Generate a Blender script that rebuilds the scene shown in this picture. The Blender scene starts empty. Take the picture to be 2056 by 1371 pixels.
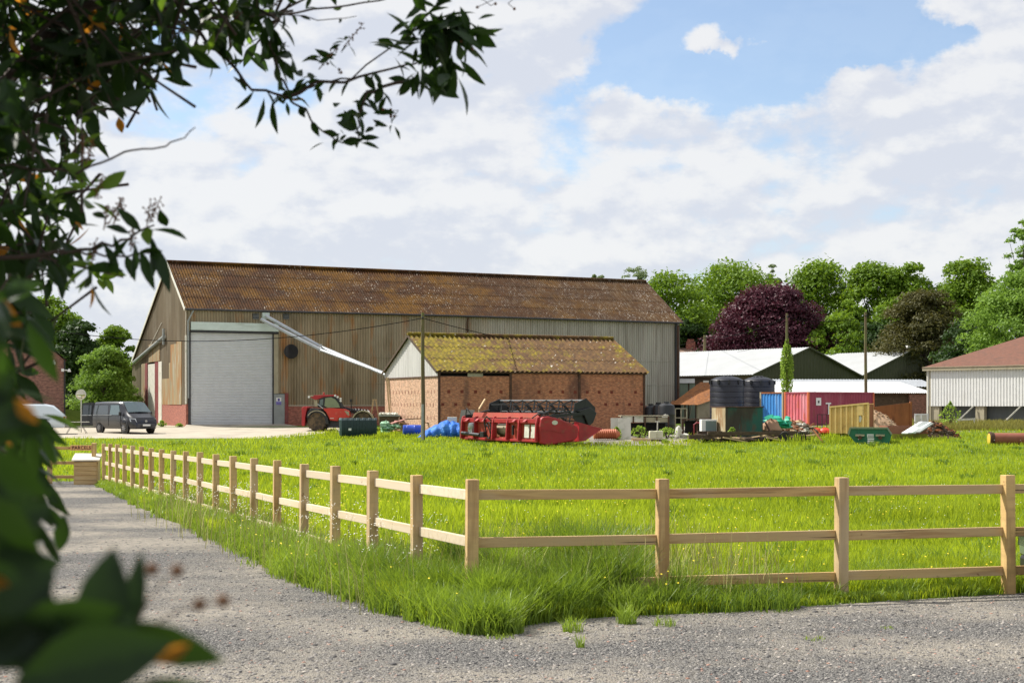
import bpy, math, random
import numpy as np
from mathutils import Vector, Matrix, Euler
R = math.radians
random.seed(7); RNG = np.random.default_rng(11)
SC = bpy.context.scene; COL = SC.collection
F = 2900.0; EYE = 1.85; HY = 810.0; CX = 1028.0     # focal length in photo pixels, eye height, horizon row, centre column
SUN_AZ = (-.927, .375); SUN_EL = 50.0
KN = [(-60, .3), (0, .0), (12.8, 0), (43, -.47), (68, -.35), (82, -.12), (92, .05), (100, .26), (112, .28), (2500, .28)]
def G(y):
    for (a, za), (b, zb) in zip(KN, KN[1:]):
        if y <= b: return za + (zb - za) * (y - a) / (b - a)
    return KN[-1][1]
KX = np.array([k[0] for k in KN]); KZ = np.array([k[1] for k in KN])
def Gn(y): return np.interp(y, KX, KZ)
def W(px, py, Y): return Vector(((px - CX) / F * Y, Y, EYE - (py - HY) / F * Y))
def X(px, Y): return (px - CX) / F * Y
def Zp(py, Y): return EYE - (py - HY) / F * Y
def gyY(py):                                   # depth where the ground shows at photo row py
    lo, hi = 3.0, 400.0
    for _ in range(60):
        m = (lo + hi) / 2
        if (EYE - G(m)) * F / m > py - HY: lo = m
        else: hi = m
    return lo
def lerp(pts, x):
    for (a, fa), (b, fb) in zip(pts, pts[1:]):
        if x <= b: return fa + (fb - fa) * max(0, (x - a)) / (b - a)
    return pts[-1][1]

# ---------------------------------------------------------------- objects
def link(o, parent=None):
    COL.objects.link(o)
    if parent is not None: o.parent = parent
    return o
def tag(o, label=None, cat=None, group=None, kind=None):
    if label: o['label'] = label
    if cat: o['category'] = cat
    if group: o['group'] = group
    if kind: o['kind'] = kind
    return o
def thing(name, label, cat, loc=(0, 0, 0), rz=0, group=None):
    o = bpy.data.objects.new(name, None); o.empty_display_size = .3
    link(o); o.location = loc; o.rotation_euler = (0, 0, rz)
    return tag(o, label, cat, group)
class MB:
    def __init__(s): s.v = []; s.f = []; s.m = []; s.cur = 0
    def add(s, vs, fs):
        n = len(s.v); s.v += [tuple(v) for v in vs]
        for f in fs: s.f.append(tuple(i + n for i in f)); s.m.append(s.cur)
        return s
    def box(s, x0, x1, y0, y1, z0, z1):
        return s.add([(x0,y0,z0),(x1,y0,z0),(x1,y1,z0),(x0,y1,z0),(x0,y0,z1),(x1,y0,z1),(x1,y1,z1),(x0,y1,z1)],
                     [(0,3,2,1),(4,5,6,7),(0,1,5,4),(1,2,6,5),(2,3,7,6),(3,0,4,7)])
    def obox(s, c, size, rot=(0, 0, 0)):
        m = Euler(rot).to_matrix(); c = Vector(c); h = [a / 2 for a in size]
        vs = [c + m @ Vector((sx*h[0], sy*h[1], sz*h[2])) for sz in (-1, 1) for sx, sy in ((-1,-1),(1,-1),(1,1),(-1,1))]
        return s.add(vs, [(0,3,2,1),(4,5,6,7),(0,1,5,4),(1,2,6,5),(2,3,7,6),(3,0,4,7)])
    def beam(s, p0, p1, w, h):
        p0 = Vector(p0); p1 = Vector(p1); d = (p1 - p0).normalized()
        up = Vector((0, 0, 1)) if abs(d.z) < .95 else Vector((0, 1, 0))
        a = d.cross(up).normalized() * w / 2; b = a.cross(d).normalized() * h / 2
        vs = [p + q for p in (p0, p1) for q in (-a-b, a-b, a+b, -a+b)]
        return s.add(vs, [(0,1,2,3),(7,6,5,4),(0,4,5,1),(1,5,6,2),(2,6,7,3),(3,7,4,0)])
    def cyl(s, p0, p1, r0, r1=None, n=12, caps=True):
        r1 = r0 if r1 is None else r1
        return s.tube([p0, p1], [r0, r1], n, caps)
    def tube(s, pts, r, n=6, caps=True):
        pts = [Vector(p) for p in pts]; rs = r if isinstance(r, (list, tuple)) else [r] * len(pts)
        vs = []; a = None
        for i, p in enumerate(pts):
            d = (pts[min(i+1, len(pts)-1)] - pts[max(i-1, 0)]).normalized()
            if a is None: a = d.orthogonal().normalized()
            else: a = (a - d * a.dot(d)).normalized()
            b = d.cross(a)
            vs += [p + (a * math.cos(t) + b * math.sin(t)) * rs[i] for t in (2*math.pi*k/n for k in range(n))]
        fs = [(i*n+k, i*n+(k+1)%n, (i+1)*n+(k+1)%n, (i+1)*n+k) for i in range(len(pts)-1) for k in range(n)]
        if caps: fs += [tuple(range(n))[::-1], tuple((len(pts)-1)*n+k for k in range(n))]
        return s.add(vs, fs)
    def prism(s, poly, axis, a, b):
        n = len(poly)
        mk = {'y': lambda p, t: (p[0], t, p[1]), 'x': lambda p, t: (t, p[0], p[1]), 'z': lambda p, t: (p[0], p[1], t)}[axis]
        vs = [mk(p, a) for p in poly] + [mk(p, b) for p in poly]
        fs = [tuple(range(n)), tuple(range(2*n-1, n-1, -1))] + [(i, n+i, n+(i+1)%n, (i+1)%n) for i in range(n)]
        return s.add(vs, fs)
    def quad(s, *vs): return s.add(vs, [tuple(range(len(vs)))])
    def lathe(s, prof, c=(0, 0, 0), n=24, axis='z'):
        vs = []
        for r, h in prof:
            for k in range(n):
                t = 2*math.pi*k/n; u, w = r*math.cos(t), r*math.sin(t)
                vs.append({'z': (c[0]+u, c[1]+w, c[2]+h), 'y': (c[0]+u, c[1]+h, c[2]+w), 'x': (c[0]+h, c[1]+u, c[2]+w)}[axis])
        m = len(prof)
        fs = [(i*n+k, i*n+(k+1)%n, (i+1)*n+(k+1)%n, (i+1)*n+k) for i in range(m-1) for k in range(n)]
        fs += [tuple(range(n))[::-1], tuple((m-1)*n+k for k in range(n))]
        return s.add(vs, fs)
    def blob(s, c, rad, n=8, j=.2, seed=0):
        rr = random.Random(seed); vs = []; m = n // 2 + 1
        for i in range(m + 1):
            ph = math.pi * i / m
            for k in range(n):
                t = 2*math.pi*k/n; q = 1 + rr.uniform(-j, j)
                vs.append((c[0]+rad[0]*q*math.sin(ph)*math.cos(t), c[1]+rad[1]*q*math.sin(ph)*math.sin(t), c[2]+rad[2]*q*math.cos(ph)))
        return s.add(vs, [(i*n+k, (i+1)*n+k, (i+1)*n+(k+1)%n, i*n+(k+1)%n) for i in range(m) for k in range(n)])
    def corr(s, O, U, V, N, ts, bot, top, amp, per, courses=1, sub=4):
        """corrugated sheet: runs along U from ts[0] to ts[1], between bot(t) and top(t) along V"""
        O, U, V, N = map(Vector, (O, U, V, N)); cnt = max(2, int((ts[1]-ts[0]) / per * sub)); 
        for c in range(courses):
            base = len(s.v); vs = []
            for i in range(cnt + 1):
                t = ts[0] + (ts[1]-ts[0]) * i / cnt; b, h = bot(t), top(t)
                z0 = b + (h-b) * c / courses; z1 = b + (h-b) * (c+1) / courses
                if courses > 1: z1 = min(h, z1 + .08)
                a = amp * math.cos(2*math.pi*t/per)
                lift = .02 if courses > 1 else 0
                vs += [O + U*t + V*z0 + N*(a+lift), O + U*t + V*z1 + N*a]
            s.add(vs, [(2*i, 2*i+2, 2*i+3, 2*i+1) for i in range(cnt)])
        return s
    def build(s, name, mat, parent=None, smooth=False, bevel=0, loc=None, ang=35):
        me = bpy.data.meshes.new(name); me.from_pydata(s.v, [], s.f)
        for m in (mat if isinstance(mat, (list, tuple)) else [mat]): me.materials.append(m)
        me.polygons.foreach_set('material_index', s.m)
        me.update()
        if smooth:
            me.polygons.foreach_set('use_smooth', [True] * len(s.f))
            try: me.set_sharp_from_angle(angle=R(ang))
            except Exception: pass
        o = bpy.data.objects.new(name, me); link(o, parent)
        if loc is not None: o.location = loc
        if bevel:
            b = o.modifiers.new('bevel', 'BEVEL'); b.width = bevel; b.segments = 2; b.limit_method = 'ANGLE'; b.angle_limit = R(40)
        return o
def npmesh(name, verts, faces_n, nper, mats, parent=None, attr=None, smooth=False, mi=None):
    """fast mesh: verts (N,3), faces flat index array, nper vertices per face (int or array)"""
    me = bpy.data.meshes.new(name); verts = np.ascontiguousarray(verts, dtype=np.float32)
    idx = np.ascontiguousarray(faces_n, dtype=np.int32).ravel()
    if np.isscalar(nper): tot = np.full(len(idx)//nper, nper, dtype=np.int32)
    else: tot = np.asarray(nper, dtype=np.int32)
    st = np.zeros(len(tot), dtype=np.int32); st[1:] = np.cumsum(tot)[:-1]
    me.vertices.add(len(verts)); me.vertices.foreach_set('co', verts.ravel())
    me.loops.add(len(idx)); me.loops.foreach_set('vertex_index', idx)
    me.polygons.add(len(tot)); me.polygons.foreach_set('loop_start', st); me.polygons.foreach_set('loop_total', tot)
    if smooth: me.polygons.foreach_set('use_smooth', np.ones(len(tot), dtype=bool))
    if mi is not None: me.polygons.foreach_set('material_index', np.asarray(mi, dtype=np.int32))
    for m in (mats if isinstance(mats, (list, tuple)) else [mats]): me.materials.append(m)
    if attr is not None:
        a = me.attributes.new('tint', 'FLOAT', 'POINT'); a.data.foreach_set('value', np.ascontiguousarray(attr, dtype=np.float32))
    me.update(calc_edges=True); me.validate()
    o = bpy.data.objects.new(name, me); return link(o, parent)
def copy_tree(o, parent=None):
    c = o.copy(); COL.objects.link(c); c.parent = parent
    for ch in [k for k in bpy.data.objects if k.parent == o]: copy_tree(ch, c)
    return c

# ---------------------------------------------------------------- materials
class NT:
    def __init__(s, name):
        s.mat = bpy.data.materials.new(name); s.mat.use_nodes = True; s.t = s.mat.node_tree
        s.b = s.t.nodes['Principled BSDF']; s.out = s.t.nodes['Material Output']
    def n(s, typ, ins=None, **kw):
        x = s.t.nodes.new(typ)
        for k, v in kw.items(): setattr(x, k, v)
        for k, v in (ins or {}).items():
            if isinstance(v, bpy.types.NodeSocket): s.t.links.new(v, x.inputs[k])
            else: x.inputs[k].default_value = v
        return x
    def l(s, a, b): s.t.links.new(a, b)
    def coord(s, sc=(1, 1, 1), which='Object'):
        tc = s.n('ShaderNodeTexCoord'); mp = s.n('ShaderNodeMapping', {'Scale': sc}); s.l(tc.outputs[which], mp.inputs['Vector'])
        if getattr(s, 'rnd', False):
            oi = s.n('ShaderNodeObjectInfo'); s.l(s.math('MULTIPLY', oi.outputs['Random'], 97.), mp.inputs['Location'])
        return mp.outputs[0]
    def noise(s, sc=(1, 1, 1), scale=1.0, detail=4, lo=0., hi=1., rough=.55, vec=None):
        no = s.n('ShaderNodeTexNoise', {'Scale': scale, 'Detail': detail, 'Roughness': rough})
        s.l(vec if vec is not None else s.coord(sc), no.inputs['Vector'])
        return s.n('ShaderNodeMapRange', {'Value': no.outputs['Fac'], 'From Min': lo, 'From Max': hi}).outputs[0]
    def mix(s, fac, a, b, mode='MIX'):
        m = s.n('ShaderNodeMix', data_type='RGBA', blend_type=mode)
        for i, v in ((0, fac), (6, a), (7, b)):
            if isinstance(v, bpy.types.NodeSocket): s.l(v, m.inputs[i])
            elif i == 0: m.inputs[0].default_value = v
            else: m.inputs[i].default_value = (*v[:3], 1)
        return m.outputs[2]
    def math(s, op, a, b=0.):
        m = s.n('ShaderNodeMath', operation=op)
        for i, v in enumerate((a, b)):
            if isinstance(v, bpy.types.NodeSocket): s.l(v, m.inputs[i])
            else: m.inputs[i].default_value = v
        return m.outputs[0]
def surf(name, col, rough=.75, metal=0., var=.12, vscale=(2, 2, 2), layers=(), bump=None, spec=.5, coat=0, rnd=False):
    """base colour with brightness noise, then layers (colour, scale vec, lo, hi[, amount]) blended on by noise"""
    t = NT(name); t.rnd = rnd; c = t.mix(t.noise(vscale, 1, 6, .3, .7), [x*(1-var) for x in col], [min(1, x*(1+var)) for x in col])
    if rnd:
        oi = t.n('ShaderNodeObjectInfo'); c = t.mix(t.math('MULTIPLY', oi.outputs['Random'], .75), c, t.mix(.5, c, (.40, .33, .23)))
    for ly in layers:
        fac = t.noise(ly[1], 1, 5, ly[2], ly[3])
        if len(ly) > 4: fac = t.math('MULTIPLY', fac, ly[4])
        c = t.mix(fac, c, ly[0])
    t.l(c, t.b.inputs['Base Color']); t.b.inputs['Roughness'].default_value = rough; t.b.inputs['Metallic'].default_value = metal
    t.b.inputs['Specular IOR Level'].default_value = spec; t.b.inputs['Coat Weight'].default_value = coat
    if bump:
        bn = t.n('ShaderNodeBump', {'Strength': bump[1], 'Distance': bump[2]}); t.l(t.noise(bump[0], 1, 6), bn.inputs['Height']); t.l(bn.outputs[0], t.b.inputs['Normal'])
    return t.mat
def brickmat(name, c1, c2, mortar, layers=(), row=.075, wid=.225, ms=.012):
    t = NT(name); tc = t.n('ShaderNodeTexCoord'); sp = t.n('ShaderNodeSeparateXYZ'); t.l(tc.outputs['Object'], sp.inputs[0])
    cb = t.n('ShaderNodeCombineXYZ'); t.l(t.math('ADD', sp.outputs[0], sp.outputs[1]), cb.inputs[0]); t.l(sp.outputs[2], cb.inputs[1])
    br = t.n('ShaderNodeTexBrick', {'Vector': cb.outputs[0], 'Color1': (*c1, 1), 'Color2': (*c2, 1), 'Mortar': (*mortar, 1), 'Scale': 1., 'Mortar Size': ms, 'Brick Width': wid, 'Row Height': row, 'Bias': 0.})
    c = br.outputs['Color']
    c = t.mix(.5, c, t.mix(t.noise((4.5, 4.5, 9), 1, 4, .40, .60), [x*.55 for x in c1], [min(1, x*1.35) for x in c2]))
    for ly in layers: c = t.mix(t.math('MULTIPLY', t.noise(ly[1], 1, 5, ly[2], ly[3]), ly[4] if len(ly) > 4 else 1.), c, ly[0])
    t.l(c, t.b.inputs['Base Color']); t.b.inputs['Roughness'].default_value = .9
    bn = t.n('ShaderNodeBump', {'Strength': .5, 'Distance': .01}); t.l(br.outputs['Fac'], bn.inputs['Height']); bn.invert = True; t.l(bn.outputs[0], t.b.inputs['Normal'])
    return t.mat
def leafmat(name, c_dark, c_light, trans=.45, rough=.5, attr=True, tcol=None, nscale=.15, spec=.3):
    t = NT(name)
    a = t.n('ShaderNodeAttribute', attribute_name='tint') 
    n2 = t.noise((nscale,)*3, 1, 3, .35, .65)
    fac = t.math('ADD', t.math('MULTIPLY', a.outputs['Fac'], .7), t.math('MULTIPLY', n2, .3))
    c = t.mix(fac, c_dark, c_light); t.l(c, t.b.inputs['Base Color'])
    t.b.inputs['Roughness'].default_value = rough; t.b.inputs['Specular IOR Level'].default_value = spec
    tr = t.n('ShaderNodeBsdfTranslucent'); 
    k = tcol or [min(1, x*1.3) for x in c_light]
    t.l(t.mix(fac, [x*.6 for x in k], k), tr.inputs['Color'])
    mx = t.n('ShaderNodeMixShader', {'Fac': trans}); t.l(t.b.outputs[0], mx.inputs[1]); t.l(tr.outputs[0], mx.inputs[2]); t.l(mx.outputs[0], t.out.inputs['Surface'])
    return t.mat
def glassmat(name, col=(.02, .03, .035), rough=.08):
    t = NT(name); t.b.inputs['Base Color'].default_value = (*col, 1); t.b.inputs['Roughness'].default_value = rough
    t.b.inputs['Specular IOR Level'].default_value = .8; t.b.inputs['Coat Weight'].default_value = .6; t.b.inputs['Coat Roughness'].default_value = .04
    return t.mat
M = {}
M['black'] = surf('black_plastic', (.012, .013, .015), .45, var=.3, vscale=(3, 3, 3))
M['rubber'] = surf('tyre_rubber', (.02, .019, .017), .85, layers=[((.12, .09, .06), (6, 6, 6), .5, .75, .5)])
M['muddy'] = surf('muddy_tyre', (.05, .04, .028), .9, layers=[((.16, .11, .06), (5, 5, 5), .42, .62, .8)], bump=((30, 30, 30), .5, .02))
M['alloy'] = surf('alloy_wheel', (.35, .35, .36), .35, .7)
M['glass'] = glassmat('window_glass')
M['glass_lit'] = glassmat('windscreen_glass', (.07, .11, .12), .12)
M['white'] = surf('white_paint', (.72, .72, .70), .5, var=.06)
M['dirtywhite'] = surf('dirty_white', (.6, .58, .5), .75, var=.1, layers=[((.22, .26, .12), (3, 3, 3), .55, .75, .6)])
M['steel'] = surf('galvanised_steel', (.42, .44, .46), .4, .6, var=.15)
M['darksteel'] = surf('dark_steel', (.05, .05, .055), .5, .5)
M['greypaint'] = surf('grey_paint', (.27, .29, .28), .6, layers=[((.2, .19, .13), (2, 2, 5), .55, .8, .5)])
M['red'] = surf('red_machine_paint', (.34, .014, .018), .5, var=.2, layers=[((.20, .07, .035), (3, 3, 5), .54, .72, .6), ((.10, .05, .03), (9, 9, 9), .66, .74, .6)])
M['redorange'] = surf('faded_red_paint', (.36, .045, .022), .65, var=.15, layers=[((.25, .08, .03), (5, 5, 5), .5, .75, .6)])
M['rust'] = surf('rusty_steel', (.26, .09, .03), .85, var=.2, vscale=(1.5, 1.5, .6), layers=[((.12, .04, .018), (2.5, 2.5, .7), .52, .75), ((.42, .2, .08), (3, 3, 1), .6, .8, .6)])
M['rustdark'] = surf('dark_rusty_steel', (.07, .035, .02), .85, var=.3, vscale=(4, 4, 4), layers=[((.17, .07, .03), (6, 6, 6), .55, .75, .7)])
M['wood'] = surf('fence_timber', (.58, .385, .15), .8, var=.16, vscale=(3, 3, 14), layers=[((.28, .15, .055), (9, 9, .8), .48, .62, .7), ((.52, .42, .27), (2, 2, .6), .52, .66, .6), ((.13, .055, .02), (7, 7, 8), .68, .73, .9), ((.10, .07, .04), (40, 40, 1.2), .68, .72, .6)], rnd=True, bump=((20, 20, 60), .2, .003))
M['woodp'] = surf('bleached_rail_timber', (.72, .60, .42), .8, var=.08, vscale=(1.2, 20, 20), layers=[((.5, .36, .2), (.9, 18, 18), .50, .68, .5), ((.25, .15, .08), (5, 8, 8), .68, .73, .8)], rnd=True)
M['woodh'] = surf('fence_rail_timber', (.56, .37, .14), .8, var=.16, vscale=(1.2, 20, 20), layers=[((.28, .15, .055), (.9, 18, 18), .48, .62, .7), ((.52, .42, .27), (.7, 4, 4), .52, .66, .6), ((.12, .05, .018), (6, 9, 9), .67, .72, .9), ((.06, .035, .018), (.7, 40, 40), .64, .68, .85)], rnd=True, bump=((4, 60, 60), .2, .003))
M['oldwood'] = surf('old_dark_timber', (.075, .05, .03), .9, var=.3, vscale=(4, 4, 10), layers=[((.2, .15, .1), (5, 5, 5), .58, .75, .7)])
M['palewood'] = surf('pale_timber', (.5, .36, .2), .8, var=.15, vscale=(3, 14, 14))
M['pole'] = surf('pole_timber', (.13, .095, .05), .9, var=.2, vscale=(8, 8, .8), layers=[((.13, .17, .04), (2, 2, .5), .48, .65, .7)], bump=((30, 30, 2), .4, .01))
M['concrete'] = surf('pale_concrete', (.42, .37, .29), .9, var=.12, vscale=(.8, .8, .8), layers=[((.27, .24, .19), (.5, .5, .5), .5, .65, .6), ((.15, .13, .1), (1.4, 1.4, 1.4), .64, .74, .6)], bump=((12, 12, 12), .3, .01))
M['cream'] = surf('cream_render', (.36, .32, .22), .85, var=.1, layers=[((.2, .17, .1), (2, 2, 1), .55, .75, .6)])
M['yellow'] = surf('yellow_paint', (.55, .38, .06), .6, var=.1)
M['berry'] = surf('brown_berry', (.14, .06, .02), .7)
M['bark'] = surf('bark', (.07, .055, .04), .95, var=.3, vscale=(6, 6, 1.5), bump=((12, 12, 3), .6, .03))
M['twig'] = surf('twig_bark', (.06, .04, .03), .85, var=.2, vscale=(30, 30, 30))
M['cable'] = surf('black_cable', (.008, .008, .009), .9, spec=.05)
# ================================================================ camera, light, sky
cam = bpy.data.cameras.new('camera'); co = bpy.data.objects.new('camera', cam); COL.objects.link(co); SC.camera = co
co.location = (0, 0, EYE); co.rotation_euler = (R(90), 0, 0)
cam.sensor_width = 36; cam.lens = F / 2056 * 36; cam.shift_y = (HY - 685.5) / 2056
cam.clip_start = .05; cam.clip_end = 6000
cam.dof.use_dof = True; cam.dof.focus_distance = 30; cam.dof.aperture_fstop = 6.3; cam.dof.aperture_blades = 9
SC.view_settings.view_transform = 'Standard'; SC.view_settings.look = 'None'; SC.view_settings.gamma = 1
SC.view_settings.exposure = .5
SC.cycles.use_denoising = True
SC.cycles.max_bounces = 6; SC.cycles.diffuse_bounces = 3; SC.cycles.transmission_bounces = 4; SC.cycles.transparent_max_bounces = 4
SC.cycles.sample_clamp_indirect = 6
sun = bpy.data.lights.new('sun', 'SUN'); sun.energy = 4.9; sun.angle = R(.55); sun.color = (1, .955, .87)
so = bpy.data.objects.new('sun', sun); COL.objects.link(so)
ce = math.cos(R(SUN_EL)); sd = Vector((SUN_AZ[0]*ce, SUN_AZ[1]*ce, math.sin(R(SUN_EL))))
so.rotation_euler = sd.to_track_quat('Z', 'Y').to_euler(); so.location = sd * 60
w = bpy.data.worlds.new('World'); SC.world = w; w.use_nodes = True; wt = w.node_tree
for n in list(wt.nodes): wt.nodes.remove(n)
class WT(NT):
    def __init__(s): s.t = wt
q = WT()
sky = q.n('ShaderNodeTexSky', sky_type='NISHITA', sun_disc=False, sun_elevation=R(SUN_EL), sun_rotation=math.atan2(SUN_AZ[0], SUN_AZ[1]), altitude=50, air_density=1.0, dust_density=.6, ozone_density=1.6)
bg = q.n('ShaderNodeBackground', {'Strength': .12}); q.l(sky.outputs[0], bg.inputs['Color'])
tc = q.n('ShaderNodeTexCoord'); sp = q.n('ShaderNodeSeparateXYZ'); q.l(tc.outputs['Generated'], sp.inputs[0])
# cloud layer laid out by azimuth and elevation of the view direction
az = q.math('ARCTAN2', sp.outputs[0], sp.outputs[1]); el = q.math('ARCSINE', sp.outputs[2])
def cloudfield(off, scale, detail, rough, da=0., de=0., sq=2.0, dist=.0):
    cb = q.n('ShaderNodeCombineXYZ'); q.l(q.math('ADD', az, off + da), cb.inputs[0]); q.l(q.math('MULTIPLY', q.math('ADD', el, de), sq), cb.inputs[1]); cb.inputs[2].default_value = off
    no = q.n('ShaderNodeTexNoise', {'Scale': scale, 'Detail': detail, 'Roughness': rough, 'Distortion': dist}); q.l(cb.outputs[0], no.inputs['Vector']); return no.outputs['Fac']
def dens(de=0., da=0.):
    return q.math('ADD', q.math('MULTIPLY', cloudfield(3.7, 6.5, 8, .58, da, de), .62), q.math('MULTIPLY', cloudfield(8.3, 19., 5, .55, da, de, 1.6), .38))
uu = q.math('DIVIDE', sp.outputs[0], q.math('MAXIMUM', sp.outputs[1], .05)); vv = q.math('DIVIDE', sp.outputs[2], q.math('MAXIMUM', sp.outputs[1], .05))
wob = q.n('ShaderNodeTexNoise', {'Scale': 32., 'Detail': 5., 'Roughness': .6}); q.l(tc.outputs['Generated'], wob.inputs['Vector']); wsep = q.n('ShaderNodeSeparateColor'); q.l(wob.outputs['Color'], wsep.inputs[0])
uu = q.math('ADD', uu, q.math('MULTIPLY', q.math('SUBTRACT', wsep.outputs[0], .5), .05)); vv = q.math('ADD', vv, q.math('MULTIPLY', q.math('SUBTRACT', wsep.outputs[1], .5), .045))
def blob(px, py, rx, ry, amt):
    a = q.math('DIVIDE', q.math('SUBTRACT', uu, (px - CX)/F), rx / F); b = q.math('DIVIDE', q.math('SUBTRACT', vv, (HY - py)/F), ry / F)
    d = q.math('ADD', q.math('MULTIPLY', a, a), q.math('MULTIPLY', b, b))
    return q.math('MULTIPLY', q.math('EXPONENT', q.math('MULTIPLY', d, -1.)), amt)
d0 = dens()
acc = q.math('ADD', d0, .145)
for b_ in ((1400, 110, 230, 85, -.30), (1700, 80, 260, 100, -.33), (1300, 180, 200, 45, -.14), (1430, 80, 75, 42, .29), (1505, 92, 100, 26, .20), (1980, 20, 120, 36, .30), (2010, 170, 120, 80, .30), (1720, 165, 60, 42, .27), (1260, 215, 60, 50, .16),
           (1130, 330, 70, 40, -.10), (1090, 120, 90, 70, .20), (330, 70, 60, 50, -.10), (1130, 165, 60, 30, -.10)):
    acc = q.math('ADD', acc, blob(*b_))
cov = q.n('ShaderNodeMapRange', {'Value': acc, 'From Min': .475, 'From Max': .625}, interpolation_type='SMOOTHSTEP').outputs[0]
sh = q.math('ADD', q.math('MULTIPLY', q.math('SUBTRACT', d0, dens(.012, -.004)), 2.6), q.math('MULTIPLY', cloudfield(1.9, 4.5, 5, .5, sq=3.5), .55))
shade = q.n('ShaderNodeMapRange', {'Value': sh, 'From Min': .10, 'From Max': .42}, interpolation_type='SMOOTHSTEP').outputs[0]
cc = q.mix(shade, (.59, .615, .68), (.74, .74, .745))
cbg = q.n('ShaderNodeBackground', {'Color': cc, 'Strength': .86})
mx = q.n('ShaderNodeMixShader', {'Fac': q.math('MULTIPLY', q.math('MAXIMUM', cov, .14), .93)}); q.l(bg.outputs[0], mx.inputs[1]); q.l(cbg.outputs[0], mx.inputs[2])
wo = q.n('ShaderNodeOutputWorld'); q.l(mx.outputs[0], wo.inputs[0])

# ================================================================ ground
def groundmat():
    t = NT('meadow_soil'); c = t.mix(t.noise((.6, .6, .6), 1, 5, .35, .65), (.075, .13, .015), (.13, .19, .025))
    c = t.mix(t.noise((.08, .08, .08), 1, 3, .4, .6), c, (.10, .16, .018)); t.l(c, t.b.inputs['Base Color']); t.b.inputs['Roughness'].default_value = .95
    t.b.inputs['Specular IOR Level'].default_value = .1
    return t.mat
def gravelmat(name, a, b, dust, dustlo=.45, dusthi=.65, s=1.0):
    t = NT(name)
    vo = t.n('ShaderNodeTexVoronoi', {'Scale': 70*s, 'Randomness': 1.}); t.l(t.coord(), vo.inputs['Vector'])
    vo2 = t.n('ShaderNodeTexVoronoi', {'Scale': 90*s}); t.l(t.coord(), vo2.inputs['Vector'])
    sep = t.n('ShaderNodeSeparateColor'); t.l(vo.outputs['Color'], sep.inputs[0])
    c = t.mix(sep.outputs[0], a, b)
    sep2 = t.n('ShaderNodeSeparateColor'); t.l(vo2.outputs['Color'], sep2.inputs[0]); c = t.mix(t.math('MULTIPLY', sep2.outputs[1], .5), c, b)
    c = t.mix(t.math('MULTIPLY', t.n('ShaderNodeMapRange', {'Value': sep.outputs[1], 'From Min': .93, 'From Max': .96}).outputs[0], .6), c, (.5, .46, .4))
    c = t.mix(t.n('ShaderNodeMapRange', {'Value': vo.outputs['Distance'], 'From Min': .42, 'From Max': .75}).outputs[0], c, [x*.3 for x in a])
    d = t.math('MULTIPLY', t.noise((.28, .4, .5), 1, 7, dustlo, dusthi), t.noise((9, 9, 9), 1, 4, .25, .55)); c = t.mix(t.math('MULTIPLY', d, .85), c, dust)
    c = t.mix(t.math('MULTIPLY', t.noise((.5, 1.0, 1), 1, 5, .52, .72), .22), c, [x*.5 for x in a])
    t.l(c, t.b.inputs['Base Color']); t.b.inputs['Roughness'].default_value = .93; t.b.inputs['Specular IOR Level'].default_value = .25
    bn = t.n('ShaderNodeBump', {'Strength': .9, 'Distance': .02}); h = t.math('ADD', vo.outputs['Distance'], t.math('MULTIPLY', vo2.outputs['Distance'], .5))
    t.l(t.math('MULTIPLY', h, -1.), bn.inputs['Height']); t.l(bn.outputs[0], t.b.inputs['Normal'])
    return t.mat
def strip(mb, rows, dz):
    """rows: (Y, x0, x1) on the terrain, raised dz"""
    for (ya, a0, a1), (yb, b0, b1) in zip(rows, rows[1:]):
        mb.quad((a0, ya, G(ya)+dz), (a1, ya, G(ya)+dz), (b1, yb, G(yb)+dz), (b0, yb, G(yb)+dz))
def rowsY(y0, y1, step):
    ys = {y0, y1} | {k for k, _ in KN if y0 < k < y1}; y = y0
    while y < y1: ys.add(round(y, 3)); y += step
    return sorted(ys)
mb = MB(); strip(mb, [(y, -2500, 2500) for y in rowsY(-60, 112, 20) + [160, 400, 2500]], 0)
tag(mb.build('field', groundmat()), kind='structure')
XL = [(968, 188), (1000, 250), (1040, 330), (1075, 420), (1125, 520), (1170, 600), (1195, 690), (1215, 750), (1245, 830), (1268, 930), (1272, 960)]
XRR = [(1180, 2230), (1190, 2056), (1200, 1900), (1212, 1700), (1228, 1480), (1240, 1200), (1252, 1075), (1268, 1000), (1272, 960)]
YN = gyY(1272); Yfar = gyY(966)
mb = MB(); rw = rowsY(-20, YN, 6); strip(mb, [(y, -60, 60) for y in rw], .004)
rl = rowsY(YN, Yfar, .4); pyof = lambda y: HY + (EYE - G(y)) * F / y
strip(mb, [(y, -60, X(lerp(XL, pyof(y)), y)) for y in rl], .004)
Yr = gyY(1180); rr_ = rowsY(YN, Yr, .15)
strip(mb, [(y, X(lerp(XRR, pyof(y)), y), 60) for y in rr_], .004)
strip(mb, [(y, 9.0 + (y-Yr)*2.0, 60) for y in rowsY(Yr, Yr+20, 4)], .004)
gm = gravelmat('track_gravel', (.062, .061, .062), (.33, .315, .29), (.37, .33, .27), .43, .58)
tag(mb.build('gravel_track', gm), kind='structure')
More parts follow.
